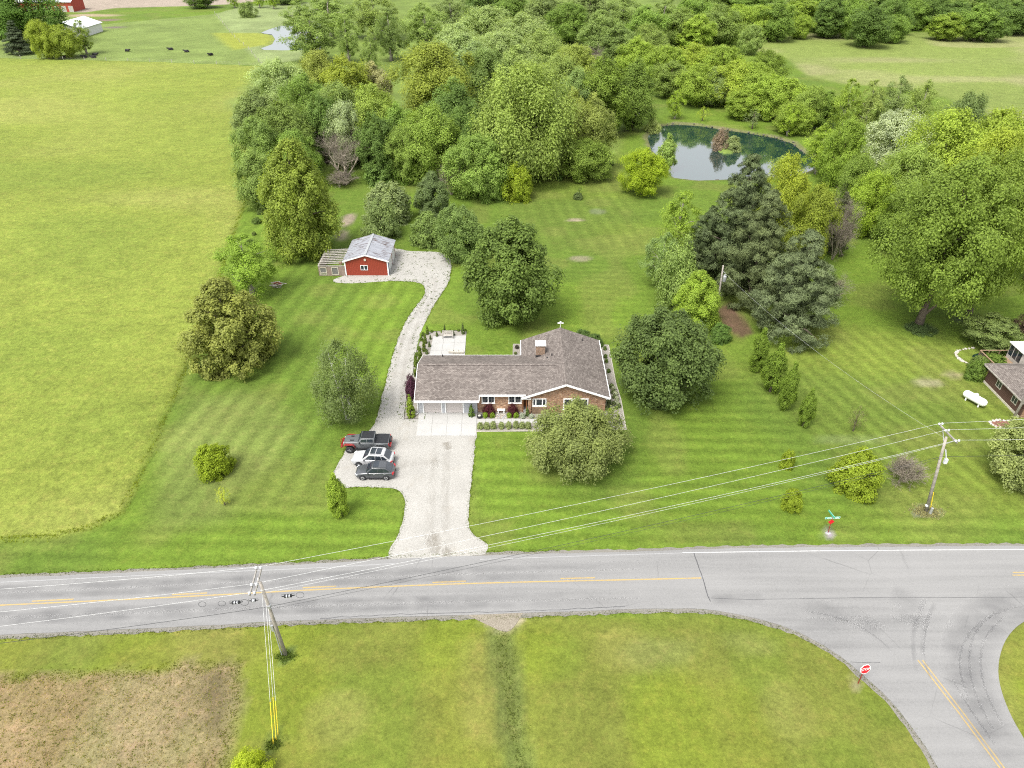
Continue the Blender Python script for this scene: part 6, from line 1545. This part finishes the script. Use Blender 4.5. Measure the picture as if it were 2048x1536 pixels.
MB().lathe((-0.30, -0.05, 0.9), ((0.03, 0), (0.16, 0.08), (0.16, 0.25), (0.03, 0.34)), 10).build('meter', M['porcelain'], pB, True)
MB().tube([(0.16, -0.1, 0.9), (0.10 + tB.x * .25, -0.12, 3.0)], 0.035, 6).build('conduit', M['yellow'], pB)
# pole by the brown house, tall, leaves the frame
g3 = G(2021, 846)
pC = thing('utility_pole', 'plain grey pole in front of the brown house at the right edge', 'power pole', (g3.x, g3.y, 0))
pole_mesh(pC, 8.6, 0.17, 0.12, (0.5, 0))
MB().b(0.38, 0.58, -0.1, 0.1, 8.0, 8.5).build('bracket', M['metal'], pC)
# garden pole with transformer
g4 = G(1433, 623)
pD = thing('utility_pole', 'grey garden power pole carrying a transformer beside the pines', 'power pole', (g4.x, g4.y, 0))
pole_mesh(pD, 7.9, 0.16, 0.11, (-0.25, 0.05))
MB().lathe((0.25, -0.15, 5.3), ((0.26, 0), (0.28, 0.05), (0.28, 0.85), (0.24, 0.95)), 14).build('transformer', M['metal'], pD, True)
insulator(pD, 0.22, -0.15, 6.24); MB().beam((-0.2, 0.05, 6.9), (0.25, 0.0, 6.7), 0.06, 0.06).build('bracket', M['metal'], pD)

# wires, each a span of its own
def wire(a, b_, sag, r, mat, label, cat='wire', n=18, group=None, name='overhead_wire'):
    a, b_ = Vector(a), Vector(b_)
    pts = []
    for i in range(n + 1):
        t_ = i / n
        p = a.lerp(b_, t_); p.z -= sag * 4 * t_ * (1 - t_)
        pts.append(p - a)
    o = MB().tube(pts, r, 5, False).build(name, mat, None, True, a)
    return tag(o, label, cat, group)
nm = ('near', 'middle', 'far')
for k in range(3):
    wire(WA[k], WB[k], 0.55, 0.0115, M['wire'], 'bright power line over the road on the %s insulators of the two poles' % nm[k], group='power lines across the road')
    wire(WB[k], WB[k] + Vector((34, 2.2 + k * 1.0, -0.2)), 0.4, 0.0115, M['wire'], 'power line leaving the leaning pole to the right on its %s insulator' % nm[k], group='power lines to the right')
    wire(WA[k], WA[k] + Vector((-40, -6.5 + k * 1.2, 0.5)), 0.5, 0.010, M['wire'], 'power line leaving the near pole to the left on its %s insulator' % nm[k], group='power lines to the left')
WA_n = Vector((g.x - 0.33, g.y + 0.1, 8.1)); WB_n = Vector((g2.x + tB.x * .9, g2.y, 9.35))
wire(WA_n, WB_n, 0.6, 0.009, M['wire'], 'thin neutral line just below the three power lines')
WA_t = Vector((g.x - 0.28, g.y - 0.05, 6.55)); WB_t = Vector((g2.x + tB.x * .76, g2.y - 0.1, 7.85))
wire(WA_t, WB_t, 0.5, 0.016, M['cable'], 'black telephone cable, lowest of the lines between the poles')
wire(WA_t + Vector((0, 0, -0.32)), WB_t + Vector((0, 0, -0.3)), 0.6, 0.010, M['cable'], 'thin dark cable just under the black telephone cable')
wire(WA_t, WA_t + Vector((-42, -6.2, -0.2)), 0.5, 0.018, M['cable'], 'black cable leaving the near pole to the left')
wire(WB_t, WB_t + Vector((36, 3.0, -0.3)), 0.5, 0.018, M['cable'], 'black cable leaving the leaning pole to the right behind the blossoming tree')
wire(WB[1] + Vector((0, 0, -1.0)), (g4.x - 0.2, g4.y, 7.0), 1.2, 0.006, M['wire'], 'thin service line from the leaning pole to the garden pole')
wire((g4.x, g4.y, 6.6), (3.2 * 1.08 + 8, 76 * 1.08, 3.0), 0.6, 0.010, M['cable'], 'thin dark service line from the garden pole to the house')
# cable slack and splice cases hung on the black cable
def splice(px, py, ln, label):
    c = G(px, py, 6.3)
    c.y = g.y - 0.25
    c.z = ZAT(c.y, py); c.x = XAT(px, c.y, c.z)
    o = thing('cable_splice_case', label, 'splice case', c, 0.12)
    MB().tube([(-ln/2 - .18, 0, 0), (-ln/2, 0, 0), (-ln/2 + .02, 0, 0), (ln/2 - .02, 0, 0), (ln/2, 0, 0), (ln/2 + .22, 0, 0)], [.03, .05, .13, .13, .05, .02], 10).build('case', M['black'], o, True)
    for x in (-ln * .18, ln * .18):
        MB().tube([(x - .03, 0, 0), (x + .03, 0, 0)], .142, 10).build('band', M['porcelain'], o)
    MB().tube([(-ln/2 - .2, 0, .02), (-ln/2 - .2, 0, .22), (ln/2 + .2, 0, .24), (ln/2 + .2, 0, .04)], 0.012, 5, False).build('hanger', M['cable'], o)
    return o
splice(472, 1205, 0.62, 'black cable splice case left of the near pole'); splice(576, 1192, 0.62, 'black cable splice case right of the near pole'); splice(507, 1201, 0.34, 'short black terminal box on the near pole cable')
def loop(px0, px1, py, hgt, label):
    Yc = g.y - 0.25; z = ZAT(Yc, py); x0, x1 = XAT(px0, Yc, z), XAT(px1, Yc, z); cx, rx = (x0 + x1) / 2, (x1 - x0) / 2
    pts = [(rx * math.cos(a), 0.12 * math.sin(a), hgt * math.sin(a)) for a in [i * 2 * math.pi / 22 for i in range(23)]]
    o = MB().tube(pts, 0.016, 5, False).build('cable_loop', M['cable'], None, True, (cx, Yc, z))
    return tag(o, label, 'cable')
loop(397, 412, 1208.5, 0.16, 'small teardrop cable loop at the left end of the slack'); loop(436, 451, 1207, 0.16, 'second cable loop beside the left splice case'); loop(481, 497, 1205, 0.22, 'round cable coil right of the left splice case'); loop(592, 608, 1190, 0.20, 'thin cable coil right of the right splice case')
# guy wires with yellow guards
an = G(547, 1490)
for k, (dx, dy, zt_, f) in enumerate(((0.0, 0.0, 8.7, 0.27), (0.12, 0.35, 7.4, 0.30), (0.16, 0.75, 6.6, 0.26))):
    bs = Vector((an.x + dx, an.y + dy, 0.05)); tp = Vector((g.x - 0.36 + 0.06 * k, g.y, zt_))
    gw = thing('guy_wire', 'guy wire with a yellow guard from the near pole to the verge, %s one' % ('outer', 'middle', 'inner')[k], 'guy wire', bs, 0, 'guy wires of the near pole')
    MB().tube([(0, 0, 0), tp - bs], 0.013, 5, False).build('strand', M['wire'], gw)
    MB().tube([Vector((0, 0, 0)), (tp - bs) * f], 0.028, 7).build('guard', M['yellow'], gw)
# ================================================================== signs
def octagon(r, y, off=math.pi / 8): return [(r * math.cos(off + k * math.pi / 4), y, r * math.sin(off + k * math.pi / 4)) for k in range(8)]
g5 = G(1716, 1367)
sg = thing('stop_sign', 'red octagonal stop sign on a leaning post at the mouth of the side road', 'road sign', (g5.x, g5.y, 0), R(12))
lean = XAT(1729, g5.y, 1.9) - g5.x
MB().beam((0, 0, -0.2), (lean * 0.9, 0.02, 2.1), 0.07, 0.05).build('post', M['rust'], sg)
hd = bpy.data.objects.new('sign_face', None)
def disc(r, y0_, y1_):
    a, b_ = octagon(r, y0_), octagon(r, y1_)
    return MB().add(a + b_, [tuple(range(8)), tuple(range(15, 7, -1))] + [(k, k + 8, (k + 1) % 8 + 8, (k + 1) % 8) for k in range(8)])
fc = disc(0.50, -0.060, -0.030).build('sign_face', M['white'], sg, False, (lean * 0.95, 0, 2.05))
fc.rotation_euler = (R(-12), 0, 0)
disc(0.45, -0.068, -0.061).build('red_panel', M['red'], fc)
cu = bpy.data.curves.new('lettering', 'FONT'); cu.body = 'STOP'; cu.align_x = 'CENTER'; cu.align_y = 'CENTER'; cu.size = 0.35; cu.extrude = 0.003; cu.offset = 0.004; cu.space_character = 1.02
cu.materials.append(M['white'])
_t = bpy.data.objects.new('lettering_curve', cu); COL.objects.link(_t)
_tm = bpy.data.meshes.new_from_object(_t.evaluated_get(bpy.context.evaluated_depsgraph_get())); bpy.data.objects.remove(_t)
tx = link('lettering', _tm, fc); tx.location = (0, -0.074, 0); tx.rotation_euler = (math.pi / 2, 0, 0)
bpy.data.objects.remove(hd)
g6 = G(1656, 1066)
sg = thing('street_name_sign', 'green street name sign above a red diamond marker across from the side road', 'road sign', (g6.x, g6.y, 0), R(3))
lx = XAT(1665, g6.y, 2.4) - g6.x
MB().beam((0, 0, -0.2), (lx * 0.82, 0, 2.3), 0.06, 0.05).build('post', M['rust'], sg)
MB().add([(-0.34, -0.05, 0), (0, -0.05, -0.34), (0.34, -0.05, 0), (0, -0.05, 0.34), (-0.34, -0.03, 0), (0, -0.03, -0.34), (0.34, -0.03, 0), (0, -0.03, 0.34)], [(0, 1, 2, 3), (7, 6, 5, 4), (0, 4, 5, 1), (1, 5, 6, 2), (2, 6, 7, 3), (3, 7, 4, 0)]).build('diamond_marker', M['red'], sg, False, (lx * 0.65, 0, 1.65))
bl = MB().b(-0.78, 0.78, -0.015, 0.015, -0.13, 0.13).build('name_blade', M['green'], sg, False, (lx * 0.9 + 0.05, 0, 2.18))
mb = MB()
for a, b_, c_, d in ((-0.77, 0.77, 0.105, 0.125), (-0.77, 0.77, -0.125, -0.105), (-0.77, -0.745, -0.105, 0.105), (0.745, 0.77, -0.105, 0.105)): mb.b(a, b_, -0.020, -0.0155, c_, d)
mb.build('border', M['white'], bl)
rl = random.Random(4); x = -0.66
while x < 0.62:                      # the lettering is too small to read in the photograph
    wdt = rl.uniform(0.05, 0.085)
    if rl.random() > 0.12: MB().b(x, x + wdt * 0.75, -0.020, -0.0155, -0.065, 0.07 if rl.random() > .4 else 0.03).build('letter_mark', M['white'], bl)
    x += wdt + 0.02
bl2 = MB().b(-0.015, 0.015, -0.55, 0.55, -0.11, 0.11).build('name_blade', M['green'], sg, False, (lx, 0.25, 2.46)); bl2.rotation_euler = (0, 0, R(8))
MB().b(-0.020, -0.0155, -0.5, 0.5, 0.085, 0.105).build('border', M['white'], bl2)
MB().lathe((0, 0, 0), ((0.30, 0), (0.26, 0.05), (0.05, 0.07)), 10, 1.0, 0.7).build('footing', M['greystone'], sg)
# ================================================================== brown house on the right
t = NT('brown_siding').set(0.85, 0, 0.2)
co = t.coord(); wv = t.n('TexWave'); wv.bands_direction = 'Z'; wv.inputs['Scale'].default_value = 1.3; t.l(co, wv.inputs['Vector'])
t.base(t.mixc((0.095, 0.055, 0.042), (0.060, 0.034, 0.027), t.ramp(wv.outputs['Fac'], [(0.0, 0.8), (0.3, 0.0)])))
M['brownsiding'] = t.m
M['deckwood'] = mat_plain('deck_boards', (0.27, 0.185, 0.12), 0.85, 0.15, 2.0)
w0, w1 = G(1967, 764), G(2037, 835.5)
bh = thing('brown_house', 'brown neighbour house with a purple grey hip roof at the right edge', 'house', (w0.x, w1.y, 0))
D = w0.y - w1.y; BW = 15.0
MB().b(0, 0.2, 0, D, 0, 2.7).b(0.2, BW, D - 0.2, D, 0, 2.7).b(BW - .2, BW, 0, D - .2, 0, 2.7).build('wall', M['brownsiding'], bh)
MB().b(0.2, BW - .2, 0.0, 0.2, 0, 2.7).build('front_wall', M['brick'], bh)
MB().b(-0.08, -0.003, -0.02, D, 0, 0.28).build('foundation', M['cream'], bh)
ov, ez, rz_ = 0.55, 2.62, 4.7
c0 = [(-ov, -ov, ez), (BW + ov, -ov, ez), (BW + ov, D + ov, ez), (-ov, D + ov, ez)]
ra, rb = (D / 2, D / 2, rz_), (BW - D / 2, D / 2, rz_)
for k, q in enumerate(([c0[0], c0[1], rb, ra], [c0[1], c0[2], rb], [c0[2], c0[3], ra, rb], [c0[3], c0[0], ra])):
    MB().poly(q, 0.12).build('roof', M['shx'] if k % 2 == 0 else M['shy'], bh)
for a, b_ in ((c0[0], c0[1]), (c0[2], c0[3]), (c0[3], c0[0])): MB().beam(Vector(a) - Vector((0, 0, .10)), Vector(b_) - Vector((0, 0, .10)), 0.10, 0.16).build('gutter', M['greywood'], bh)
for yy in (D - 3.3, 1.2):
    f_ = MB().b(-0.05, -0.002, yy, yy + 1.1, 1.0, 1.08).b(-0.05, -0.002, yy, yy + 1.1, 1.92, 2.0).b(-0.05, -0.002, yy, yy + .08, 1.08, 1.92).b(-0.05, -0.002, yy + 1.02, yy + 1.1, 1.08, 1.92).b(-0.05, -0.002, yy + .52, yy + .58, 1.08, 1.92).build('window', M['cream'], bh)
    for q in ((yy + .08, yy + .52), (yy + .58, yy + 1.02)): MB().b(-0.03, -0.004, q[0], q[1], 1.08, 1.92).build('pane', M['glass'], f_)
dk = thing('timber_deck', 'brown timber deck with a railing behind the brown house', 'deck', (w0.x + 2.0, w0.y + 0.6, 0))
for k in range(30): MB().b(0, 8, k * 0.16, k * 0.16 + 0.145, 0.62, 0.68).build('deck_board', M['deckwood'], dk)
MB().b(0.1, 7.9, 0.1, 4.7, 0.0, 0.60).build('deck_base', M['brownwood'], dk)
for k in range(6): MB().b(-0.08, 0.02, k * 0.95, k * 0.95 + 0.1, 0.0, 1.6).build('rail_post', M['brownwood'], dk)
for k in range(5): MB().b(1.2 + k * 1.5, 1.3 + k * 1.5, 4.82, 4.92, 0.0, 1.6).build('rail_post', M['brownwood'], dk)
MB().b(-0.1, 0.04, 0, 4.9, 1.602, 1.66).b(0.04, 8, 4.80, 4.94, 1.602, 1.66).build('handrail', M['deckwood'], dk)
for k in range(24): MB().b(-0.05, 0.0, 0.12 + k * 0.2, 0.16 + k * 0.2, 0.7, 1.6).build('baluster', M['brownwood'], dk)
sr = thing('sun_room', 'glazed sun room with a white roof on the neighbour deck at the right edge', 'sun room', (w0.x + 5.6, w0.y + 2.4, 0.69))
MB().b(0, 6, 0, 3.2, 2.2, 2.34).build('roof', M['white'], sr)
for k in range(4): MB().b(0.2, 0.3, 0.2 + k * 0.9, 0.3 + k * 0.9, 0, 2.199).build('mullion', M['greywood'], sr)
for k in range(3): MB().b(0.23, 0.27, 0.3 + k * 0.9, 1.1 + k * 0.9, 0.5, 2.1).build('pane', M['glass'], sr)
MB().b(0.22, 0.28, 0.3, 3.0, 0, 0.498).build('panel', M['greywood'], sr); MB().b(0.3, 6, 0.2, 0.3, 0, 2.199).build('wall', M['greywood'], sr)
# propane tank
g7 = G(1946, 806); ta = thing('propane_tank', 'white propane tank lying on the neighbour lawn', 'gas tank', (g7.x, g7.y, 0), R(-62))
pr_ = [(0.06, -1.55), (0.28, -1.48), (0.42, -1.34), (0.50, -1.15), (0.50, 1.15), (0.42, 1.34), (0.28, 1.48), (0.06, 1.55)]
MB().tube([(x, 0, 0.75) for _, x in pr_], [r for r, _ in pr_], 18).build('vessel', M['white'], ta, True)
MB().lathe((0.0, 0, 1.22), ((0.26, 0), (0.26, 0.14), (0.20, 0.22), (0.03, 0.25)), 12).build('valve_dome', M['white'], ta, True)
for x in (-0.85, 0.85):
    for s in (-1, 1): MB().b(x - 0.07, x + 0.07, s * 0.32 - 0.06, s * 0.32 + 0.06, 0.0, 0.42).build('foot', M['white'], ta)
# stone rings
def rock_mesh(seed, s=1.0):
    bm = bmesh.new(); bmesh.ops.create_icosphere(bm, subdivisions=1, radius=s)
    rr = random.Random(seed)
    for v in bm.verts: v.co *= rr.uniform(0.7, 1.15); v.co.z *= 0.65
    me = bpy.data.meshes.new('stone'); bm.to_mesh(me); bm.free(); me.materials.append(M['stone']); return me
ROCKS = [rock_mesh(k) for k in range(5)]
def ring(name, px, py, rx, ry, n, a0_, a1_, s, label):
    c = G(px, py); o = thing(name, label, 'stones', c)
    rr = random.Random(px)
    for k in range(n):
        a = a0_ + (a1_ - a0_) * k / max(1, n - 1)
        st = link('stone', rr.choice(ROCKS), o, (rx * math.cos(a) + rr.uniform(-.1, .1), ry * math.sin(a) + rr.uniform(-.1, .1), 0.05), rr.uniform(0, 6)); f = s * rr.uniform(.7, 1.3); st.scale = (f, f, f)
    return o
ring('stone_border', 2004, 848, 1.4, 0.8, 18, 0, 6.0, 0.22, 'ring of pale stones around a flower bed by the grey pole')
flat('flower_bed', [G(2004, 848) + Vector((1.3 * math.cos(a), 0.72 * math.sin(a), 0)) for a in [k * .4 for k in range(16)]], 0.02, mat_plain('red_mulch', (0.16, 0.075, 0.055), .95, .4, 3), label='small red mulch flower bed by the grey pole')
ring('stone_border', 1966, 716, 3.6, 2.6, 22, 1.6, 4.9, 0.26, 'curved row of pale stones edging the neighbour garden pond')
flat('garden_pond_water', [G(1975, 716) + Vector((2.1 * math.cos(a), 1.3 * math.sin(a), 0)) for a in [k * .4 for k in range(16)]], 0.02, M['water'], label='small dark garden pond beside the neighbour deck')
# bank stones round the big pond
rr = random.Random(8); o = thing('bank_stones', None, None, (0, 0, 0)); mbk = MB()
allp = densify(POND, 0.55, 0.25, 4)
for p in allp:
    if rr.random() < 0.6:
        me = rr.choice(ROCKS); f = rr.uniform(.12, .38); a = rr.uniform(0, 6); q = Vector((p.x + rr.uniform(-.4, .4), p.y + rr.uniform(-.4, .4), 0))
        z = ground_z(q.x, q.y)
        mbk.add([(q.x + (v.co.x * math.cos(a) - v.co.y * math.sin(a)) * f, q.y + (v.co.x * math.sin(a) + v.co.y * math.cos(a)) * f, z + v.co.z * f) for v in me.vertices], [tuple(pp_.vertices) for pp_ in me.polygons])
bpy.data.objects.remove(o)
tag(mbk.build('bank_stones', M['darkstone']), 'dark stones lining the pond bank', 'stones', None, 'stuff')
tag(bevel(MB().box((0, 0, .25), (2.6, 0.9, .4)).build('rowing_boat', M['porcelain'], None, False, G(1274, 231), R(35)), .15), 'small pale upturned boat at the foot of the dark oval tree', 'boat')
# ================================================================== farm, fence, cattle (top left)
def barn(px, py, wx, dy, ez, rz, wall, label, ridge_x=True, strip=None):
    p = G(px, py); b_ = thing('farm_barn', label, 'barn', p)
    MB().b(0, wx, 0, dy, 0, ez).build('wall', wall, b_)
    o_ = 0.6
    if ridge_x:
        for q in ([(-o_, -o_, ez - .2), (wx + o_, -o_, ez - .2), (wx + o_, dy / 2, rz), (-o_, dy / 2, rz)], [(-o_, dy + o_, ez - .2), (-o_, dy / 2, rz), (wx + o_, dy / 2, rz), (wx + o_, dy + o_, ez - .2)]): MB().poly(q, .12).build('roof', M['farmroof'], b_)
        for x in (0, wx): MB().add([(x, 0, ez), (x, dy, ez), (x, dy / 2, rz - .15)], [(0, 1, 2)]).build('gable', wall, b_)
    else:
        for q in ([(-o_, -o_, ez - .2), (wx / 2, -o_, rz), (wx / 2, dy + o_, rz), (-o_, dy + o_, ez - .2)], [(wx + o_, -o_, ez - .2), (wx + o_, dy + o_, ez - .2), (wx / 2, dy + o_, rz), (wx / 2, -o_, rz)]): MB().poly(q, .12).build('roof', M['farmroof'], b_)
        for y in (0, dy): MB().add([(0, y, ez), (wx, y, ez), (wx / 2, y, rz - .15)], [(0, 1, 2)]).build('gable', wall, b_)
    return b_
M['farmroof'] = mat_plain('white_metal_roof', (0.62, 0.63, 0.66), 0.4, 0.06, metal=0.1); M['farmred'] = mat_plain('barn_red', (0.30, 0.05, 0.03), 0.8, 0.15); M['farmwhite'] = mat_plain('barn_white', (0.55, 0.55, 0.54), 0.7, 0.1)
fb = barn(40, 24, 30, 14, 5.2, 9.0, M['farmred'], 'long red barn with a white roof at the top left corner')
for k in range(7): MB().b(4 + k * 4, 6.6 + k * 4, -0.05, -0.003, 0, 3.0).build('door', M['greywood'], fb)
barn(22, 82, 14, 18, 3.6, 5.6, M['farmwhite'], 'low white roofed barn half hidden behind the dark spruce', True)
barn(100, 76, 15, 20, 4.0, 6.6, M['farmwhite'], 'white roofed barn behind the lime trees of the farmyard', False)
fn = thing('pasture_fence', 'wire fence on wooden posts between the hay field and the pasture', 'fence', G(0, 117))
base = G(0, 117); line = densify(GP([(-20,116.5),(0,117),(300,124.5),(525,132.5)]), 9.0, 0, 1, False)
pm_ = MB().cyl((0, 0, 0), 0.09, 1.35, 6).mesh('post', M['greywood'])
for p in line: link('post', pm_, fn, (p.x - base.x, p.y - base.y, 0))
mb = MB()
for z in (0.5, 0.85, 1.2): mb.tube([(p.x - base.x, p.y - base.y, z) for p in line], 0.008, 4, False)
mb.build('wire', M['oldwood'], fn)
fn2 = thing('paddock_fence', 'wire fence on posts running up beside the far farm pond', 'fence', G(525, 132))
base = G(525, 132); line = densify(GP([(525,132),(498,100),(470,76),(430,28)]), 9.0, 0, 1, False)
for p in line: link('post', pm_, fn2, (p.x - base.x, p.y - base.y, 0))
mb = MB()
for z in (0.5, 0.85, 1.2): mb.tube([(p.x - base.x, p.y - base.y, z) for p in line], 0.008, 4, False)
mb.build('wire', M['oldwood'], fn2)
M['cowhide'] = mat_plain('black_cowhide', (0.010, 0.009, 0.009), 0.6, 0.2)
def skin(name, joints, edges, root=0):
    me = bpy.data.meshes.new(name); me.from_pydata([j_[0] for j_ in joints], edges, [])
    o = bpy.data.objects.new(name, me); COL.objects.link(o)
    o.modifiers.new('skin', 'SKIN')
    for v, j_ in zip(me.skin_vertices[0].data, joints): v.radius = j_[1]
    me.skin_vertices[0].data[root].use_root = True
    s = o.modifiers.new('sub', 'SUBSURF'); s.levels = s.render_levels = 1
    dg = bpy.context.evaluated_depsgraph_get()
    out = bpy.data.meshes.new_from_object(o.evaluated_get(dg)); out.materials.clear(); out.materials.append(M['cowhide'])
    bpy.data.objects.remove(o)
    return out
def cow(lying):
    z = 0.42 if lying else 1.05
    J = [((0.75, 0, z), (.30, .34)), ((0.1, 0, z - .03), (.40, .42)), ((-0.6, 0, z + .02), (.34, .40)), ((-0.95, 0, z + .25), (.18, .24)), ((-1.18, 0, z + .42), (.15, .17)), ((-1.48, 0, z + .28), (.09, .10)), ((0.98, 0, z - .05), (.05, .05)), ((1.02, 0, z - .4), (.03, .03))]
    E = [(0, 1), (1, 2), (2, 3), (3, 4), (4, 5), (0, 6), (6, 7)]
    for s in (-1, 1):
        n_ = len(J)
        J += [((-1.12, s * .22, z + .50), (.05, .03))]; E += [(4, n_)]
        n_ = len(J)
        if lying:
            J += [((-.55, s * .34, .22), (.10, .10)), ((-.95, s * .36, .10), (.06, .06)), ((-.60, s * .40, .08), (.05, .05)), ((.60, s * .42, .28), (.16, .14)), ((.20, s * .50, .12), (.08, .08)), ((.55, s * .54, .08), (.05, .05))]
        else:
            J += [((-.62, s * .20, .62), (.11, .11)), ((-.60, s * .20, .32), (.07, .07)), ((-.62, s * .20, .03), (.06, .06)), ((.72, s * .22, .66), (.15, .13)), ((.86, s * .22, .38), (.07, .07)), ((.78, s * .22, .03), (.06, .06))]
        E += [(2, n_), (n_, n_ + 1), (n_ + 1, n_ + 2), (0, n_ + 3), (n_ + 3, n_ + 4), (n_ + 4, n_ + 5)]
    return skin('cow', J, E, 1)
cl_, cs_ = cow(True), cow(False)
for k, (x, y, st, a, ds) in enumerate(((255, 103, 0, 2.9, 'black cow lying in the pasture, left of the row of four'), (342, 100, 0, 0.3, 'black cow lying in the pasture, second of the row of four'), (374, 104.5, 0, 0.1, 'black cow lying in the pasture, third of the row of four'), (422, 111, 0, 1.0, 'black cow lying in the pasture, right-most of the row of four'),
                            (118, 116, 1, 0.1, 'black cow standing under the lime trees of the farmyard, left one'), (133, 115.5, 0, 0.2, 'black cow lying under the lime trees of the farmyard, right one'), (170, 115.5, 0, 0.2, 'black cow lying by the fence at the end of the farmyard trees'), (190, 111, 0, 3.3, 'black cow at the right end of the farmyard trees, back one'), (188, 116, 0, 0.2, 'black cow at the right end of the farmyard trees, front one'))):
    c = link('cow', cs_ if st else cl_, None, G(x, y), a); c.scale = (1.15, 1.15, 1.15)
    tag(c, ds, 'cow', 'black cattle')

# ================================================================== weeds and tufts (nobody could count them)
def tufts(name, P, hgt, wid, colr, label, seed, n_bl=3):
    rg = np.random.default_rng(seed)
    P = np.repeat(P, n_bl, 0); n = len(P)
    P = P + np.concatenate([rg.normal(0, wid, (n, 2)), np.zeros((n, 1))], 1)
    a = rg.random(n) * 6.28; d = np.stack([np.cos(a), np.sin(a), np.zeros(n)], -1)
    hh = hgt * (0.5 + rg.random(n))
    ax = unit(np.stack([rg.normal(0, .45, n), rg.normal(0, .45, n), np.ones(n)], -1))
    me = leaf_mesh(name, P + ax * hh[:, None] * 0.45, d, ax, hh, wid * (0.8 + rg.random(n)), rg.random(n), M['leaf'])
    o = link(name, me, color=colr)
    return tag(o, label, 'weeds', None, 'stuff')
def along(pts, step, spread, seed, z=0.0):
    rg = np.random.default_rng(seed)
    L = np.array([(p.x, p.y) for p in densify(pts, step, 0, 1, False)])
    L = L + rg.normal(0, spread, L.shape)
    return np.concatenate([L, np.array([[ground_z(*p)] for p in L])], 1)
tufts('field_edge_grass', along(GP([(0,1082),(100,1075),(180,1057),(240,1028),(265,985),(300,905),(330,830),(365,750),(390,690),(420,610),(455,500),(480,430),(500,375)]), 0.05, 0.22, 1), 0.20, 0.06, (0.125, 0.15, 0.022), 'taller grass along the edge of the hay field', 1)
tufts('ditch_weeds', along([Vector((p.x, p.y, 0)) for p in DITCH], 0.02, 0.45, 2), 0.09, 0.08, (0.065, 0.085, 0.018), 'coarse weeds growing in the ditch', 2, 2)
tufts('plot_edge_weeds', along(GP([(0,1355),(150,1350),(285,1346),(335,1333),(476,1330),(472,1400),(458,1480),(444,1560)]), 0.03, 0.30, 3), 0.10, 0.07, (0.105, 0.118, 0.02), 'yellow green weeds around the brown plot', 3, 2)
Q_ = np.random.default_rng(4).uniform((-50, 24), (-15, 40), (26000, 2)); Q_ = Q_[sdf(TILLED, Q_[:, 0], Q_[:, 1]) > 0.2]
tufts('plot_stubble', np.concatenate([Q_, np.full((len(Q_), 1), 0.02)], 1), 0.07, 0.07, (0.20, 0.165, 0.07), 'dried brown stubble on the tilled plot', 4, 1)
tufts('plot_weeds', np.concatenate([Q_[::9], np.full((len(Q_[::9]), 1), 0.02)], 1), 0.10, 0.09, (0.10, 0.115, 0.025), 'green weeds flecking the tilled plot', 5, 3)
rgd = np.random.default_rng(6)
A = rgd.uniform((-34, 60), (-8, 125), (9000, 2)); gd = GP(DRIVE); s_ = sdf(gd, A[:, 0], A[:, 1])
A = A[(s_ > -0.15) & (s_ < 0.9) & (rgd.random(len(A)) < 0.5) & (A[:, 1] > 70)]
tufts('driveway_weeds', np.concatenate([A, np.full((len(A), 1), 0.03)], 1), 0.14, 0.09, (0.07, 0.10, 0.03), 'small weeds and leaf litter on the gravel drive', 6, 3)
B_ = rgd.uniform((-24, 98), (-8, 122), (420, 2)); B_ = B_[sdf(gd, B_[:, 0], B_[:, 1]) > 0.4]
tufts('gravel_litter', np.concatenate([B_, np.full((len(B_), 1), 0.03)], 1), 0.10, 0.10, (0.06, 0.08, 0.03), 'dark litter scattered on the gravel turnaround', 7, 4)
for k, (x, y, r_, n_, hh, c, nm_, ds) in enumerate(((1852, 1024, 0.9, 500, 0.3, (0.20,0.19,0.11), 'pole_weeds', 'dry grey weeds around the foot of the leaning pole'), (572, 1314, 0.5, 350, 0.22, (0.085,0.12,0.03), 'pole_weeds', 'green weeds around the foot of the near pole'), (547, 1490, 0.4, 250, 0.22, (0.09,0.12,0.03), 'anchor_weeds', 'weeds around the guy wire anchor'))):
    p = G(x, y); q = rgd.normal(0, r_ * .6, (n_, 2)) * np.array((1.3, .8)) + np.array((p.x, p.y))
    tufts(nm_, np.concatenate([q, np.zeros((n_, 1))], 1), hh, 0.05, c, ds, 20 + k)
dp = along(GP([(777,1118),(796,1073),(807,1040),(811,1003),(804,985),(788,976),(740,974),(690,975),(655,977),(668,945),(684,912),(702,884),(738,862),(752,845),(765,790),(778,740),(790,695),(805,655),(822,625),(845,597),(852,582),(846,568),(825,563),(780,562)]), 0.05, 0.12, 9)
dp2 = along(GP([(951,872),(944,960),(938,1010),(935,1050),(946,1070),(966,1082),(979,1092)]), 0.05, 0.12, 10)
dp3 = along(GP([(903,535),(898,565),(880,592),(866,612),(850,645)]), 0.05, 0.14, 12)
dp4 = along(GP(TOP[1:8]) , 0.06, 0.12, 13) + np.array((0, 0.35, 0)); dp5 = along(GP(BOT[1:15]), 0.05, 0.14, 14) + np.array((0, -0.4, 0))
tufts('verge_grass', np.concatenate([dp, dp2, dp3, dp4, dp5]), 0.07, 0.06, (0.06, 0.08, 0.013), 'grass fringe along the drive and the road', 11, 3)
